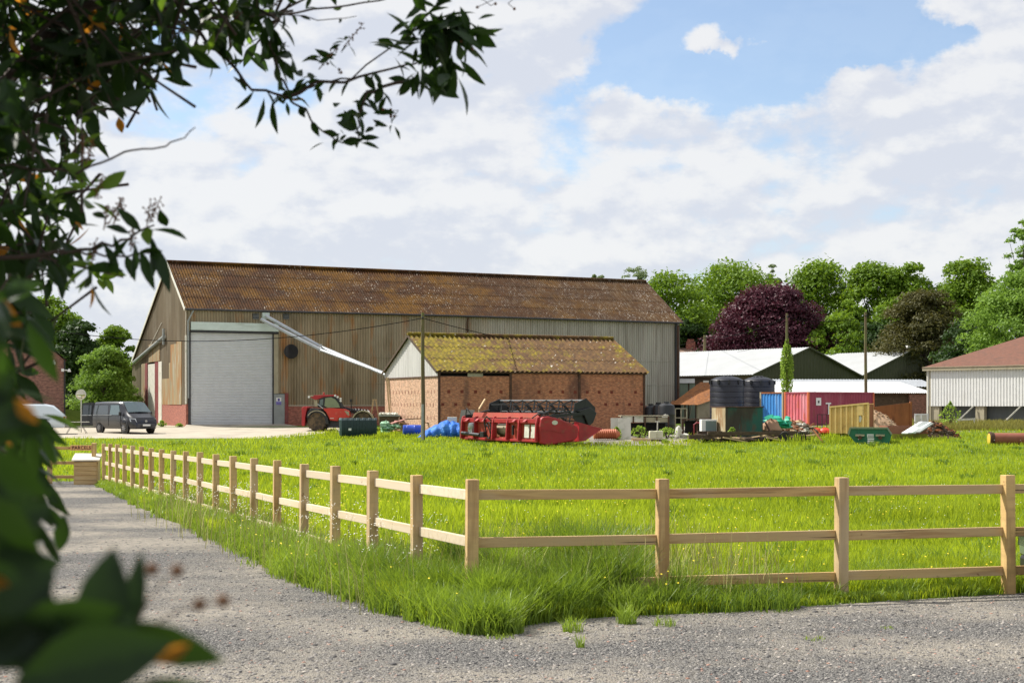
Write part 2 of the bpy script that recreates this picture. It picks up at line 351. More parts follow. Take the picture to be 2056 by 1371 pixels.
# concrete yard in front of the barn, and the rubble patch on the right
def yr(y): return X(lerp([(82, 520), (84, 585), (87, 620), (90, 655), (92, 690), (101, 760)], y), y)
mb = MB(); strip(mb, [(y, X(175, 82) - (y-82)*5 if y < 84 else -75, yr(y)) for y in rowsY(82, 112, 1.0) if y <= 99.5] , .004)
strip(mb, [(99.5, -75, -20), (100, -75, -21), (112, -75, -26)], .004)
tag(mb.build('concrete_yard', M['concrete']), kind='structure')
mb = MB(); strip(mb, [(y, X(lerp([(73, 1185), (76, 1170), (84, 1180), (92, 1190)], y), y), X(lerp([(73, 1380), (78, 1400), (92, 1420)], y), y)) for y in rowsY(73, 92, 1)], .004)
strip(mb, [(92, X(1190, 92), 46), (100, 12, 50), (112, 14, 60), (128, 14, 60)], .004)
tag(mb.build('rubble_yard', gravelmat('yard_gravel', (.2, .185, .165), (.36, .33, .28), (.42, .37, .28), .4, .6, .6)), kind='structure')
# loose stones on the gravel
def stones():
    n = 36000; py = 966 + (1420-966) * RNG.random(n)**.8; Y = np.array([0.0]*n)
    tab = np.array([gyY(p) for p in np.arange(960, 1425, 1.)]); Y = np.interp(py, np.arange(960, 1425, 1.), tab)
    px = RNG.random(n) * 2300 - 120
    xl = np.interp(py, [a for a, _ in XL], [b for _, b in XL]); xr = np.interp(py, [a for a, _ in XRR], [b for _, b in XRR])
    keep = (py > 1272) | (px < xl + 12) | ((px > xr - 12) & (py > 1182)); px, py, Y = px[keep], py[keep], Y[keep]; n = len(px)
    keep = RNG.random(n) < np.where(Y > 20, .55, 1); px, Y = px[keep], Y[keep]; n = len(px)
    x = (px - CX) / F * Y; r = .004 + .0095 * RNG.random(n)**2.5 + .0003*Y
    big = RNG.random(n) < .012; r[big] *= 1.8
    o = np.array([[1,0,0],[0,1,0],[-1,0,0],[0,-1,0],[0,0,.6],[.7,.7,.35],[-.7,.7,.35],[-.7,-.7,.35],[.7,-.7,.35]], float)
    fc = np.array([[0,5,8],[0,1,5],[1,6,5],[1,2,6],[2,7,6],[2,3,7],[3,8,7],[3,0,8],[4,5,6],[4,6,7],[4,7,8],[4,8,5]])
    V = o[None] * (1 + .35*(RNG.random((n, 9, 3)) - .5)) * r[:, None, None]
    a = RNG.random(n) * 6.28; c, s = np.cos(a), np.sin(a)
    Vx = V[..., 0]*c[:, None] - V[..., 1]*s[:, None]; Vy = V[..., 0]*s[:, None] + V[..., 1]*c[:, None]
    P = np.stack([Vx + x[:, None], Vy + Y[:, None], V[..., 2] + Gn(Y)[:, None] + .002], -1).reshape(-1, 3)
    Fc = (fc[None] + (np.arange(n)*9)[:, None, None]).reshape(-1)
    t = NT('loose_stone'); at = t.n('ShaderNodeAttribute', attribute_name='tint')
    rp = t.n('ShaderNodeValToRGB'); t.l(at.outputs['Fac'], rp.inputs[0]); e = rp.color_ramp.elements
    e[0].position = 0; e[0].color = (.055, .052, .052, 1); e[1].position = 1; e[1].color = (.52, .47, .41, 1)
    for p_, c_ in ((.5, (.20, .19, .18, 1)), (.88, (.36, .33, .30, 1)), (.94, (.40, .2, .14, 1)), (.96, (.46, .42, .37, 1))): k = e.new(p_); k.color = c_
    t.l(rp.outputs[0], t.b.inputs['Base Color']); t.b.inputs['Roughness'].default_value = .9
    tag(npmesh('loose_gravel', P, Fc, 3, t.mat, attr=np.repeat(RNG.random(n), 9)), kind='stuff')
stones()

# ================================================================ grass
M['grass'] = leafmat('meadow_grass', (.06, .13, .010), (.41, .48, .04), trans=.5, rough=.6, tcol=(.60, .72, .03), nscale=.25, spec=.2)
M['tallgrass'] = leafmat('tall_verge_grass', (.028, .095, .012), (.36, .46, .07), trans=.36, rough=.42, tcol=(.44, .62, .04), nscale=.6, spec=.3)
M['straw'] = surf('seed_heads', (.42, .40, .14), .9)
def blades(name, x, y, h, w, tint, mat, lean=.35, curl=.5):
    n = len(x); a = RNG.random(n)*6.283; la = RNG.random(n)*6.283; ll = h * lean * (RNG.random(n)*.9 + .15)
    wx, wy = np.cos(a)*w/2, np.sin(a)*w/2; lx, ly = np.cos(la)*ll, np.sin(la)*ll; z = Gn(y)
    def pt(f, k, sx): return np.stack([x + lx*f + sx*wx*k, y + ly*f + sx*wy*k, z + h*(f if f < .5 else f - curl*(f-.5)**2*(ll/h))*1.0], -1)
    P = np.stack([pt(0, 1, -1), pt(0, 1, 1), pt(.45, .8, 1), pt(.45, .8, -1), pt(.8, .5, 1), pt(.8, .5, -1), pt(1, 0, 0)], 1)
    P[:, 2:4, :2] -= (np.stack([lx, ly], -1) * .2)[:, None]; P[:, 0:2, 2] -= .01
    f = np.array([0,1,2,3, 3,2,4,5, 5,4,6]); idx = (f[None] + (np.arange(n)*7)[:, None]).ravel()
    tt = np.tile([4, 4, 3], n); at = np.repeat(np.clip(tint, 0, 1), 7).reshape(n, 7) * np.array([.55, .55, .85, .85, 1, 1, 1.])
    return npmesh(name, P.reshape(-1, 3), idx, tt, mat, attr=at.ravel())
def vn(x, y, s, seed=0):                               # cheap smooth noise 0..1
    x = x*s + seed*7.3; y = y*s + seed*3.1
    return .5 + .17*(np.sin(x + 1.7*np.sin(y*1.3)) + np.sin(y*1.1 + 2.1*np.sin(x*.7+.4)) + np.sin(.6*x - .8*y + 1.3*np.sin(.5*y)))
tabp = np.arange(840, 1300, 1.); tabY = np.array([gyY(p) for p in tabp])
YARDPY = ([-400, 100, 170, 330, 430, 560, 610, 660, 720, 800, 1170, 1185, 1230, 1385, 1400, 1700, 2500], [880, 880, 881, 885, 883, 876, 872, 862, 858, 862, 862, 889, 891, 886, 864, 855, 851])
def in_meadow(px, py):
    xl = np.interp(py, [a for a, _ in XL], [b for _, b in XL], left=-999); xr = np.interp(py, [a for a, _ in XRR], [b for _, b in XRR], left=9999)
    return (px > xl) & (px < xr) & (py < 1270) & (py > np.interp(px, *YARDPY))
def field_grass():
    n = 420000; py = 845 + (1270-845) * RNG.random(n)**1.25; px = RNG.random(n)*2700 - 320
    k = in_meadow(px, py); px, py = px[k], py[k]; Y = np.interp(py, tabp, tabY); x = (px-CX)/F*Y
    m = (np.interp(Y, [0, 100], [1, 1]))
    clump = vn(x, Y, .9, 1) * .5 + vn(x, Y, 2.6, 2) * .5
    h = (.09 + .17*clump**1.5 + .06*RNG.random(len(x))) * np.interp(Y, [14, 30, 60, 80], [1, .95, .8, .7])
    front = (x > -.5) & (Y < 12.87 + (x+.363)*.257 + .1); h[front] *= np.where(x[front] > 1.5, .4, .55)
    side = (x < -.363 - (Y-12.87)*.401) ; h[side] *= .8
    w = .005 + .00040*Y
    tint = .36 + .6*(vn(x, Y, .35, 3) - .5) + .3*(vn(x, Y, .11, 5)-.5) + .25*(clump - .5) + .55*RNG.random(len(x))
    dk = clump > .66; tint[dk] -= .22; h[dk] *= 1.35; tint += .12*(vn(x, Y, 1.6, 8) - .5)
    return blades('meadow_grass', x, Y, h, w, tint, M['grass'], .45)
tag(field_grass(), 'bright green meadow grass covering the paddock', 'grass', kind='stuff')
def verge_grass():
    xs, ys, hs, ws, ts = [], [], [], [], []
    # fence lines in world space
    C = np.array([-.363, 12.85]); Rr = np.array([7.0, 15.06]); L = np.array([-11.9, 41.2])
    def add(x, y, h, w, t): xs.append(x); ys.append(y); hs.append(h); ws.append(w); ts.append(t)
    # long verge left of the left fence: scatter tufts
    def tufts(cx, cy, count, rad, h, w, t0, sp=.25):
        a = RNG.random(count)*6.28; r = rad*np.sqrt(RNG.random(count)); add(cx + r*np.cos(a), cy + r*np.sin(a), h*(.55+.5*RNG.random(count)), np.full(count, w), t0 + sp*(RNG.random(count)-.3))
    for _ in range(1500):
        s = RNG.random()**1.35; p = C + (L-C)*s; off = RNG.random()*lerp([(0, 1.5), (.3, 2.4), (1, 1.4)], s) - .25
        cx, cy = p[0] - off*.92, p[1] - off*.38
        ppx = CX + F*cx/cy; ppy = HY + (EYE-G(cy))*F/cy
        if not (ppx > lerp(XL, ppy) + 6): continue
        edge = min(1, (ppx - lerp(XL, ppy)) / 60.)
        tufts(cx, cy, int(70 + 60*RNG.random()), .16+.14*RNG.random(), (.22 + .22*RNG.random())*(.45+.55*edge)*(1 if s < .7 else .8), .006+.00035*cy, .35 + .5*RNG.random()**1.4)
    # deep tufts round the corner post and right-hand fence foot
    for px_, py_, n_, rad, h, t0 in ((1000, 1232, 900, .3, .5, .15), (1075, 1226, 500, .3, .4, .1), (1165, 1222, 700, .3, .6, .0), (1225, 1216, 800, .25, .62, -.02), (1380, 1224, 400, .2, .26, .2), (1120, 1236, 700, .25, .5, .15), (1290, 1224, 300, .2, .26, .2), (1455, 1226, 200, .2, .2, .2), (1560, 1220, 200, .2, .2, .15), (780, 1192, 900, .3, .5, .05), (840, 1215, 700, .3, .42, .25), (950, 1180, 1000, .3, .66, .05), (1010, 1215, 900, .35, .52, .3), (870, 1200, 800, .35, .48, .45), (1060, 1200, 900, .35, .6, .15), (1120, 1190, 1000, .22, .76, .0), (1180, 1190, 1200, .25, .80, -.02),
            (1230, 1190, 900, .3, .68, .12), (1150, 1222, 600, .3, .42, .3), (1270, 1205, 500, .25, .45, .3), (1390, 1205, 400, .25, .3, .2), (1365, 1215, 300, .18, .4, .3), (930, 1245, 700, .28, .35, .55), (1000, 1250, 700, .28, .34, .55), (900, 1235, 500, .25, .3, .6), (1050, 1240, 700, .2, .42, .5), (985, 1240, 800, .16, .5, .65), (905, 1225, 700, .16, .5, .15), (1015, 1205, 600, .14, .62, .75),
            (1480, 1205, 250, .25, .28, .25), (1570, 1200, 250, .22, .3, .2), (1640, 1200, 160, .2, .22, .25), (750, 1170, 800, .35, .5, .12), (770, 1150, 600, .3, .45, .15), (700, 1150, 600, .4, .42, .4), (820, 1180, 700, .35, .42, .5),
            (1440, 1222, 300, .3, .25, .4), (1540, 1222, 300, .3, .25, .35), (1750, 1190, 500, .4, .28, .3), (1850, 1180, 500, .4, .26, .35), (1920, 1172, 400, .4, .22, .4), (1800, 1170, 300, .4, .24, .25), (1330, 1225, 200, .2, .35, .4),
            (1258, 1252, 130, .09, .2, .75), (1150, 1268, 90, .08, .15, .8), (1335, 1256, 60, .1, .1, .6), (1005, 1281, 60, .12, .05, .8), (1165, 1300, 30, .03, .12, .7), (1640, 1285, 25, .1, .04, .7), (1780, 1262, 20, .06, .03, .7)):
        Y_ = gyY(py_); tufts(X(px_, Y_), Y_, int(n_*1.25) if h > .2 else n_, rad, h*1.05, .0075, t0 - .06, .6)
    for poly, side_ in ((XL, 1), (XRR, -1)):            # ragged edge against the gravel
        for _ in range(520):
            k = RNG.integers(0, len(poly)-1); (ya, xa), (yb, xb) = poly[k], poly[k+1]; t_ = RNG.random(); ppy = ya+(yb-ya)*t_; ppx = xa+(xb-xa)*t_
            if ppy < 975 or ppx > 2100: continue
            Y_ = gyY(ppy - (5*RNG.random() if side_ < 0 else 0)); cx = X(ppx, Y_) + side_*(.02 + .3*RNG.random())*(1 if side_ > 0 else 0) - (0 if side_ > 0 else .1*RNG.random())
            tufts(cx, Y_ + (.02+.2*RNG.random() if side_ < 0 else 0), int(25+45*RNG.random()), .09 + .08*RNG.random(), (.07 + .24*RNG.random()**2)*(.45 if (side_ < 0 and ppx > 1330) else 1.25), .006+.0003*Y_, .25 + .5*RNG.random(), .4)
    for _ in range(170):                                # darker tussocks out in the paddock
        ppx, ppy = RNG.uniform(250, 2150), 880 + 300*RNG.random()**1.2
        if ppy > 1190 or not in_meadow(np.array([ppx]), np.array([ppy]))[0]: continue
        Y_ = gyY(ppy); tufts(X(ppx, Y_), Y_, 60, .12 + .3*RNG.random(), .16 + .16*RNG.random(), .006 + .0005*Y_, -.1 + .3*RNG.random(), .3)
    for _ in range(260):                                # tussocks just behind the right-hand fence
        s = RNG.random(); p = C + (Rr-C)*s*1.05; off = RNG.random()**1.2*2.5 - .12
        tufts(p[0] - off*.29, p[1] + off*.95, 80, .22, .14 + .2*RNG.random()**2, .008, .2 + .5*RNG.random())
    x, y, h, wd, t = map(np.concatenate, (xs, ys, hs, ws, ts))
    px = CX + F*x/y
    return blades('verge_grass', x, y, h, wd, t, M['tallgrass'], .75, 1.0)
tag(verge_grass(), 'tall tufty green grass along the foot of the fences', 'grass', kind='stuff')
def flowers():
    P, I, k = [], [], 0
    def dot(x, y, z, r):
        nonlocal k
        a = random.random()*6; 
        for q_ in range(5): t = a + q_*1.2566; P.append((x + r*math.cos(t), y + r*math.sin(t)*.8, z + r*.5*math.sin(t)))
        I.extend(range(k, k+5)); k += 5
    cand = 0
    for _ in range(9000):
        py = 850 + 400*random.random()**.9; px = random.uniform(-50, 2100)
        if not in_meadow(np.array([px]), np.array([py]))[0]: continue
        Y = gyY(py); x = X(px, Y); d = float(vn(x, Y, .35, 9)); near = math.exp(-((py-1075)/60)**2)*(px > 900) + math.exp(-((py-1045)/45)**2)*(480 < px < 800)*1.2
        if random.random() > .05 + .8*max(0, d-.45)*2*near + .12*(d > .62): continue
        dot(x, Y, G(Y) + random.uniform(.22, .36)*(1 if Y < 30 else .8), .0075 + .00022*Y)
    y_ = surf('buttercup_petal', (.72, .58, .02), .6)
    o = npmesh('buttercups', np.array(P), np.array(I), 5, y_); tag(o, 'small yellow buttercups scattered through the meadow grass', 'wildflowers', kind='stuff')
    P.clear(); I.clear(); k = 0
    for _ in range(150):
        s = random.random()*.5; cx = -.363 - 11.4*s; cy = 12.85 + 28*s; off = random.uniform(-.3, .9); h = random.uniform(.45, .8)
        for j in range(5): dot(cx - off*.9 + random.gauss(0, .035), cy - off*.38 + random.gauss(0, .035), G(cy) + h + random.gauss(0, .03), .004+.00016*cy) if s < .5 or j < 2 else None
    for _ in range(500):
        py = random.uniform(880, 1120); px = random.uniform(250, 2050)
        if in_meadow(np.array([px]), np.array([py]))[0]: Y = gyY(py); dot(X(px, Y), Y, G(Y)+.32, .004+.00018*Y)
    o = npmesh('seed_heads', np.array(P), np.array(I), 5, M['dirtywhite']); tag(o, 'pale seed heads and cow parsley in the long grass', 'wildflowers', kind='stuff')
    # thin flowering stalks
    n = 1000; s = RNG.random(n)*.5; side = RNG.random(n) < .45
    x = np.where(side, -.363 - 11.4*s, -.363 + 6*s); y = np.where(side, 12.85 + 28*s, 12.85 + 1.6*s); off = RNG.random(n)*2.2 - .3
    x = np.where(side, x - (off-.3)*.6, x - off*.29); y = np.where(side, y - (off-.3)*.25, y + off*1.6)
    o = blades('grass_stalks', x, y, .5 + .3*RNG.random(n), np.full(n, .0045) + .0002*y, RNG.random(n), M['straw'], .35, .6)
    tag(o, 'thin straw coloured grass stalks standing above the tall grass', 'grass', kind='stuff')
flowers()
# ================================================================ wooden fences
def post(mb, h=1.2): 
    mb.box(-.05, .05, -.05, .05, -.3, h-.015); mb.add([(-.05,-.05,h-.015),(.05,-.05,h-.015),(.05,.05,h-.004),(-.05,.05,h-.004)], [(0,1,2,3)]) 
def fence(name, label, A, B, n0, n1, step, rails, hpost=1.17, off=.03, zextra=None):
    """posts n0..n1 along A->B; a rail per bay and height"""
    A = Vector(A); B = Vector(B); d = (B-A).normalized(); th = math.atan2(d.y, d.x)
    root = thing(name, label, 'fence', (A.x, A.y, G(A.y)), 0); rr = random.Random(len(name)*7+n1)
    for i in range(n0, n1+1):
        p = A + d*step*i; m = MB(); hh = hpost + rr.uniform(-.012, .012)
        m.box(-.052, .052, -.052, .052, -.3, hh)
        o = m.build('post', M['wood'], root, bevel=.006); o.location = (p.x-A.x, p.y-A.y, G(p.y)-G(A.y)); o.rotation_euler = (rr.uniform(-.008, .008), rr.uniform(-.008, .008), th + rr.uniform(-.05, .05))
        if i == n1: break
        q2 = A + d*step*(i+1)
        for z in rails:
            m = MB(); L = step - .105; z0, z1 = G(p.y) + z + rr.uniform(-.008, .008), G(q2.y) + z + rr.uniform(-.008, .008)
            m.box(-L/2, L/2, -.02, .02, -.045, .045)
            o = m.build('rail', M['woodh'] if off > 0 else M['woodp'], root, bevel=.004); mid = (p+q2)/2; nn = Vector((-d.y, d.x, 0))
            o.location = (mid.x - A.x + nn.x*off, mid.y - A.y + nn.y*off, (z0+z1)/2 - G(A.y)); o.rotation_euler = (0, -math.atan2(z1-z0, step), th)
    return root
CP = (-.363, 12.87, 0); RP = (4.89, 14.22, 0)
fence('paddock_fence', 'front run of pale timber post and three rail fence beside the gravel', CP, RP, 0, 4, 1.807, (1.03, .61, .22))
dL = Vector((-11.44+.363, 40.5-12.87, 0)); 
fence('paddock_fence', 'long timber fence running back beside the track to the parcel box', (CP[0]+dL.x/19, CP[1]+dL.y/19, 0), (-11.44, 40.5, 0), 0, 18, dL.length/19, (1.03, .61, .22), off=-.03)
# rails joining the corner post
r_ = bpy.data.objects['paddock_fence.001']; m = MB()
pA, pB = Vector(CP), Vector((CP[0]+dL.x/19, CP[1]+dL.y/19, 0)); dd = (pB-pA).normalized(); nn = Vector((-dd.y, dd.x, 0))*-.03
for z in (1.03, .61, .22):
    m = MB(); a = pA + dd*.06 + nn; b = pB - dd*.055 + nn; a.z = G(pA.y)+z; b.z = G(pB.y)+z; m.beam(a - r_.location, b - r_.location, .04, .09)
    m.build('rail', M['woodp'], r_, bevel=.004)
# gate end section with the parcels board
gY = 41.3; gp = [X(100, gY), X(189, gY)]
gr = thing('paddock_fence', 'short timber fence section behind the parcel box, post at each end', 'fence', (gp[0], gY, G(gY)), 0)
for i, x in enumerate([gp[0], gp[1]]):
    m = MB(); m.box(-.06, .06, -.06, .06, -.3, 1.17); m.build('post', M['wood'], gr, bevel=.006, loc=(x-gp[0], 0, 0))
for z in (1.02, .6, .2):
    m = MB(); m.box(.06, gp[1]-gp[0]-.06, -.02, .02, z-.045, z+.045); m.build('rail', M['woodh'], gr, bevel=.004)
m = MB(); m.box(-.05, .05, -.05, .05, -.3, 1.17); m.build('post', M['wood'], gr, bevel=.006, loc=(X(197, gY)-gp[0]-.02, -.35, 0))
sg = thing('parcels_sign', 'brown wooden board reading PARCELS fixed on the top rail above the parcel box', 'sign', (X(163.5, gY), gY-.045, G(gY)+1.03))
m = MB(); hw = 21/F*gY; m.box(-hw, hw, -.018, .018, -.075, .075); m.build('board', surf('sign_board', (.62, .34, .15), .7, vscale=(3, 20, 20)), sg, bevel=.004)
fc = bpy.data.curves.new('lettering', 'FONT'); fc.body = 'PARCELS'; fc.size = .125; fc.align_x = 'CENTER'; fc.align_y = 'CENTER'; fc.extrude = .002; fc.space_character = 1.12; fc.offset = .003
fc.materials.append(surf('burnt_lettering', (.06, .02, .01), .9)); tmp = bpy.data.objects.new('tmp', fc); COL.objects.link(tmp); bpy.context.view_layer.update(); lm = bpy.data.meshes.new_from_object(tmp); bpy.data.objects.remove(tmp)
fo = bpy.data.objects.new('lettering', lm); link(fo, sg); fo.location = (.02, -.021, 0); fo.rotation_euler = (R(90), 0, 0)
m = MB()
for s in (-1, 1): x = .31*s - (.02 if s < 0 else -.03); m.prism([(x-.025, 0), (x, .018), (x+.025, 0), (x, -.018)], 'y', -.0215, -.019)
m.build('arrow_mark', M['rustdark'], sg)
# parcel box
bY = 40.6; bx0, bx1 = X(148, bY), X(193, bY); pb = thing('parcel_box', 'wooden parcel box with pale sloping lid beside the track', 'box', (bx0, bY, G(bY)), R(8))
wd = .66; dp = .5; m = MB()
for k in range(5): m.obox((wd/2, -.003*k, .07+.13*k), (wd-.06, .03, .135), (R(-5), 0, 0))
m.build('front_boards', M['woodh'], pb, bevel=.004)
m = MB(); m.prism([(0, 0), (dp, 0), (dp, .82), (0, .68)], 'x', 0, .03); m.build('side_panel', M['wood'], pb)
m = MB(); m.prism([(0, 0), (dp, 0), (dp, .82), (0, .68)], 'x', wd-.03, wd); m.box(.03, wd-.03, dp-.03, dp, 0, .8); m.build('side_panel', M['wood'], pb)
m = MB(); m.add([(-.05, -.07, .67), (wd+.05, -.07, .67), (wd+.05, dp+.05, .84), (-.05, dp+.05, .84), (-.05, -.07, .70), (wd+.05, -.07, .70), (wd+.05, dp+.05, .87), (-.05, dp+.05, .87)],
      [(0,3,2,1),(4,5,6,7),(0,1,5,4),(1,2,6,5),(2,3,7,6),(3,0,4,7)]); m.build('lid', surf('pale_lid', (.62, .57, .48), .8, vscale=(2, 12, 2)), pb)

# ================================================================ buildings
class Fr:
    def __init__(s, x, y, z, deg): s.o = Vector((x, y, z)); s.t = R(deg); s.c, s.s = math.cos(s.t), math.sin(s.t)
    def fx(s, px, y=0):
        k = (px-CX)/F; ox, oy = s.o.x - s.s*y, s.o.y + s.c*y; return (k*oy - ox)/(s.c - k*s.s)
    def fz(s, px, py, y=0): x = s.fx(px, y); Y = s.o.y + s.c*y + s.s*x; return Zp(py, Y) - s.o.z
    def sy(s, px, x=0):
        k = (px-CX)/F; ox, oy = s.o.x + s.c*x, s.o.y + s.s*x; return (k*oy - ox)/(-s.s - k*s.c)
    def sz(s, px, py, x=0): y = s.sy(px, x); Y = s.o.y + s.s*x + s.c*y; return Zp(py, Y) - s.o.z
    def root(s, name, label, cat, group=None): return thing(name, label, cat, s.o, s.t, group)
UX, UY, UZ = (1, 0, 0), (0, 1, 0), (0, 0, 1)
# materials
M['barnwall'] = surf('asbestos_sheet_wall', (.235, .205, .15), .85, var=.12, vscale=(2.2, 2.2, .35), layers=[((.30, .28, .23), (.5, .5, .1), .46, .58, .75), ((.10, .085, .06), (1.6, 1.6, .15), .50, .68, .7), ((.30, .12, .03), (2.2, 2.2, .12), .59, .68, .85), ((.08, .065, .045), (6, 6, .3), .6, .75, .5)])
M['barnwall_grey'] = surf('grey_sheet_wall', (.27, .27, .26), .85, var=.12, vscale=(3, 3, .3), layers=[((.36, .35, .31), (.5, .5, .1), .45, .6, .6), ((.14, .13, .11), (2.5, 2.5, .2), .50, .68, .7)])
M['barngable'] = surf('gable_sheet', (.17, .13, .08), .85, var=.12, vscale=(2, 2, .4), layers=[((.24, .20, .14), (.6, .6, .15), .5, .62, .6), ((.09, .07, .04), (2, 2, .2), .5, .68, .6)])
M['rustpanel'] = surf('rust_streaked_panel', (.28, .23, .13), .85, var=.2, vscale=(3, 3, .5), layers=[((.30, .13, .03), (1.6, 1.6, .45), .44, .62, .8), ((.36, .34, .28), (2, 2, .6), .56, .66, .6)])
M['barnroof'] = surf('mossy_barn_roof', (.085, .047, .018), .95, var=.3, vscale=(1.2, 1.2, 1.2), layers=[((.17, .095, .02), (.45, .45, .45), .45, .62, .8), ((.07, .045, .03), (3, 3, 3), .5, .7, .7), ((.19, .165, .13), (5, 1.6, 1.6), .60, .68, .6), ((.60, .57, .52), (4.5, 2.5, 2.5), .675, .71, .95)])
M['barnroof_grey'] = surf('grey_lichen_roof', (.11, .075, .045), .95, var=.3, vscale=(1.2, 1.2, 1.2), layers=[((.22, .20, .17), (5, 1.6, 1.6), .5, .66, .85), ((.60, .57, .52), (4.5, 2.5, 2.5), .67, .71, .9)])
def mossroof():
    t = NT('yellow_moss_roof'); tc = t.n('ShaderNodeTexCoord'); sp = t.n('ShaderNodeSeparateXYZ'); t.l(tc.outputs['Object'], sp.inputs[0])
    base = t.mix(t.noise((3, 3, 3), 1, 6, .35, .65), (.07, .034, .012), (.15, .08, .026))
    moss = t.mix(t.noise((4, 4, 4), 1, 6, .35, .65), (.10, .075, .005), (.26, .195, .008))
    g = t.math('ADD', t.n('ShaderNodeMapRange', {'Value': sp.outputs[0], 'From Min': 1., 'From Max': 11.5, 'To Min': .48, 'To Max': -.22}).outputs[0], t.n('ShaderNodeMapRange', {'Value': sp.outputs[0], 'From Min': 12.0, 'From Max': 14.2, 'To Max': .42}).outputs[0])
    fac = t.n('ShaderNodeMapRange', {'Value': t.math('ADD', t.noise((1.6, 1.6, 1.6), 1, 6, .3, .7), g), 'From Min': .55, 'From Max': .95}).outputs[0]
    c = t.mix(fac, base, moss)
    c = t.mix(t.math('MULTIPLY', t.noise((3.5, 3.5, 3.5), 1, 4, .655, .69), t.noise((.25, .25, .25), 1, 2, .35, .6)), c, (.62, .58, .5))
    c = t.mix(t.noise((9, 2, 2), 1, 3, .64, .72), c, (.06, .045, .015))
    t.l(c, t.b.inputs['Base Color']); t.b.inputs['Roughness'].default_value = .95
    return t.mat
M['mossroof'] = mossroof()
M['brick'] = brickmat('warm_brick', (.33, .105, .045), (.45, .18, .08), (.42, .29, .19), [((.11, .05, .035), (.35, .35, .2), .56, .68, .75), ((.10, .055, .04), (.9, .9, .12), .60, .72, .6), ((.52, .38, .22), (6, 6, 12), .60, .68, .45), ((.16, .06, .03), (6, 6, 13), .62, .70, .4)])
M['brickdark'] = surf('dark_vent_brick', (.16, .035, .018), .9, var=.2)
M['brickgable'] = brickmat('pale_gable_brick', (.46, .26, .16), (.56, .34, .22), (.52, .42, .32), [((.6, .45, .34), (2, 2, 2), .55, .75, .5)])
M['brickred'] = brickmat('red_plinth_brick', (.30, .08, .055), (.36, .12, .08), (.3, .2, .16))
M['brickhouse'] = brickmat('brown_house_brick', (.15, .065, .045), (.24, .11, .08), (.24, .18, .15))
M['whitesheet'] = surf('white_roof_sheet', (.47, .48, .48), .6, var=.05, vscale=(.5, .5, .5), layers=[((.36, .36, .33), (.8, .12, .8), .58, .72, .5)])
M['olive'] = surf('olive_cladding', (.058, .062, .028), .6, var=.08)
M['clad'] = surf('pale_box_cladding', (.72, .72, .70), .5, var=.05, layers=[((.55, .53, .47), (1, 1, .3), .58, .75, .4)])
M['tileroof'] = surf('red_brown_tiles', (.15, .06, .035), .9, var=.25, vscale=(4, 4, 4), layers=[((.08, .045, .03), (1.5, 1.5, 1.5), .5, .7, .7), ((.26, .2, .15), (7, 7, 7), .64, .72, .7)])
M['orangeroof'] = surf('orange_lichen_tiles', (.26, .10, .03), .95, var=.3, vscale=(5, 5, 5), layers=[((.14, .06, .03), (3, 3, 3), .5, .68, .8), ((.5, .45, .38), (6, 6, 6), .66, .71, .8)])
M['shutter'] = surf('grey_roller_shutter', (.62, .64, .65), .5, .2, var=.05)
M['lintel'] = surf('pale_blue_lintel', (.55, .64, .60), .6, var=.08, layers=[((.3, .33, .28), (.6, .6, 3), .55, .75, .5)])
M['redpost'] = surf('faded_red_steel', (.20, .035, .035), .7, var=.2, layers=[((.15, .12, .1), (4, 4, 2), .5, .7, .6)])
M['void'] = surf('dark_interior', (.008, .007, .006), .95)
M['timberclad'] = surf('silver_timber_boards', (.50, .49, .47), .85, var=.14, vscale=(5, 5, .4), layers=[((.28, .26, .23), (4, 4, .3), .55, .7, .6)])

def gradmat(name, a, b_, x0, x1, col, var, vs, la, lb, rough=.9, warp=4., stripes=.28, z_band=False):
    t = NT(name); tc = t.n('ShaderNodeTexCoord'); sp = t.n('ShaderNodeSeparateXYZ'); t.l(tc.outputs['Object'], sp.inputs[0])
    def stack(col, layers):
        c = t.mix(t.noise(vs, 1, 6, .3, .7), [x*(1-var) for x in col], [min(1, x*(1+var)) for x in col])
        for ly in layers:
            f_ = t.noise(ly[1], 1, 5, ly[2], ly[3]); f_ = t.math('MULTIPLY', f_, ly[4]) if len(ly) > 4 else f_; f_ = t.math('MULTIPLY', f_, t.noise((ly[5],)*3, 1, 4, .42, .6)) if len(ly) > 5 else f_; c = t.mix(f_, c, ly[0])
        return c
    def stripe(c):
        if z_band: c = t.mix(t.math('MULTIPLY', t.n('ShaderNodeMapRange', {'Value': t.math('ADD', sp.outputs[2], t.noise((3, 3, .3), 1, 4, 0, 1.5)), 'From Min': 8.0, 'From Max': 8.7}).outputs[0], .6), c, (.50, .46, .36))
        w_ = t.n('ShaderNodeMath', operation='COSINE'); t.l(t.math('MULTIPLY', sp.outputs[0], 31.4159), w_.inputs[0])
        return t.mix(t.n('ShaderNodeMapRange', {'Value': w_.outputs[0], 'From Min': .2, 'From Max': -1., 'To Min': 0., 'To Max': stripes}).outputs[0], c, (.05, .035, .018))  # darkens the corrugation valleys in colour: groove dirt, also standing in for their shade
    xx = t.math('ADD', sp.outputs[0], t.math('MULTIPLY', t.math('SUBTRACT', t.noise((.3, .3, .3), 1, 5, 0, 1), .5), warp*4))
    g_ = t.n('ShaderNodeMapRange', {'Value': xx, 'From Min': x0, 'From Max': x1}).outputs[0]
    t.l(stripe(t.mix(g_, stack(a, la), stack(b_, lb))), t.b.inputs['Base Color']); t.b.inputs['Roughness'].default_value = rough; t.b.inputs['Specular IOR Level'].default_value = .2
    return t.mat
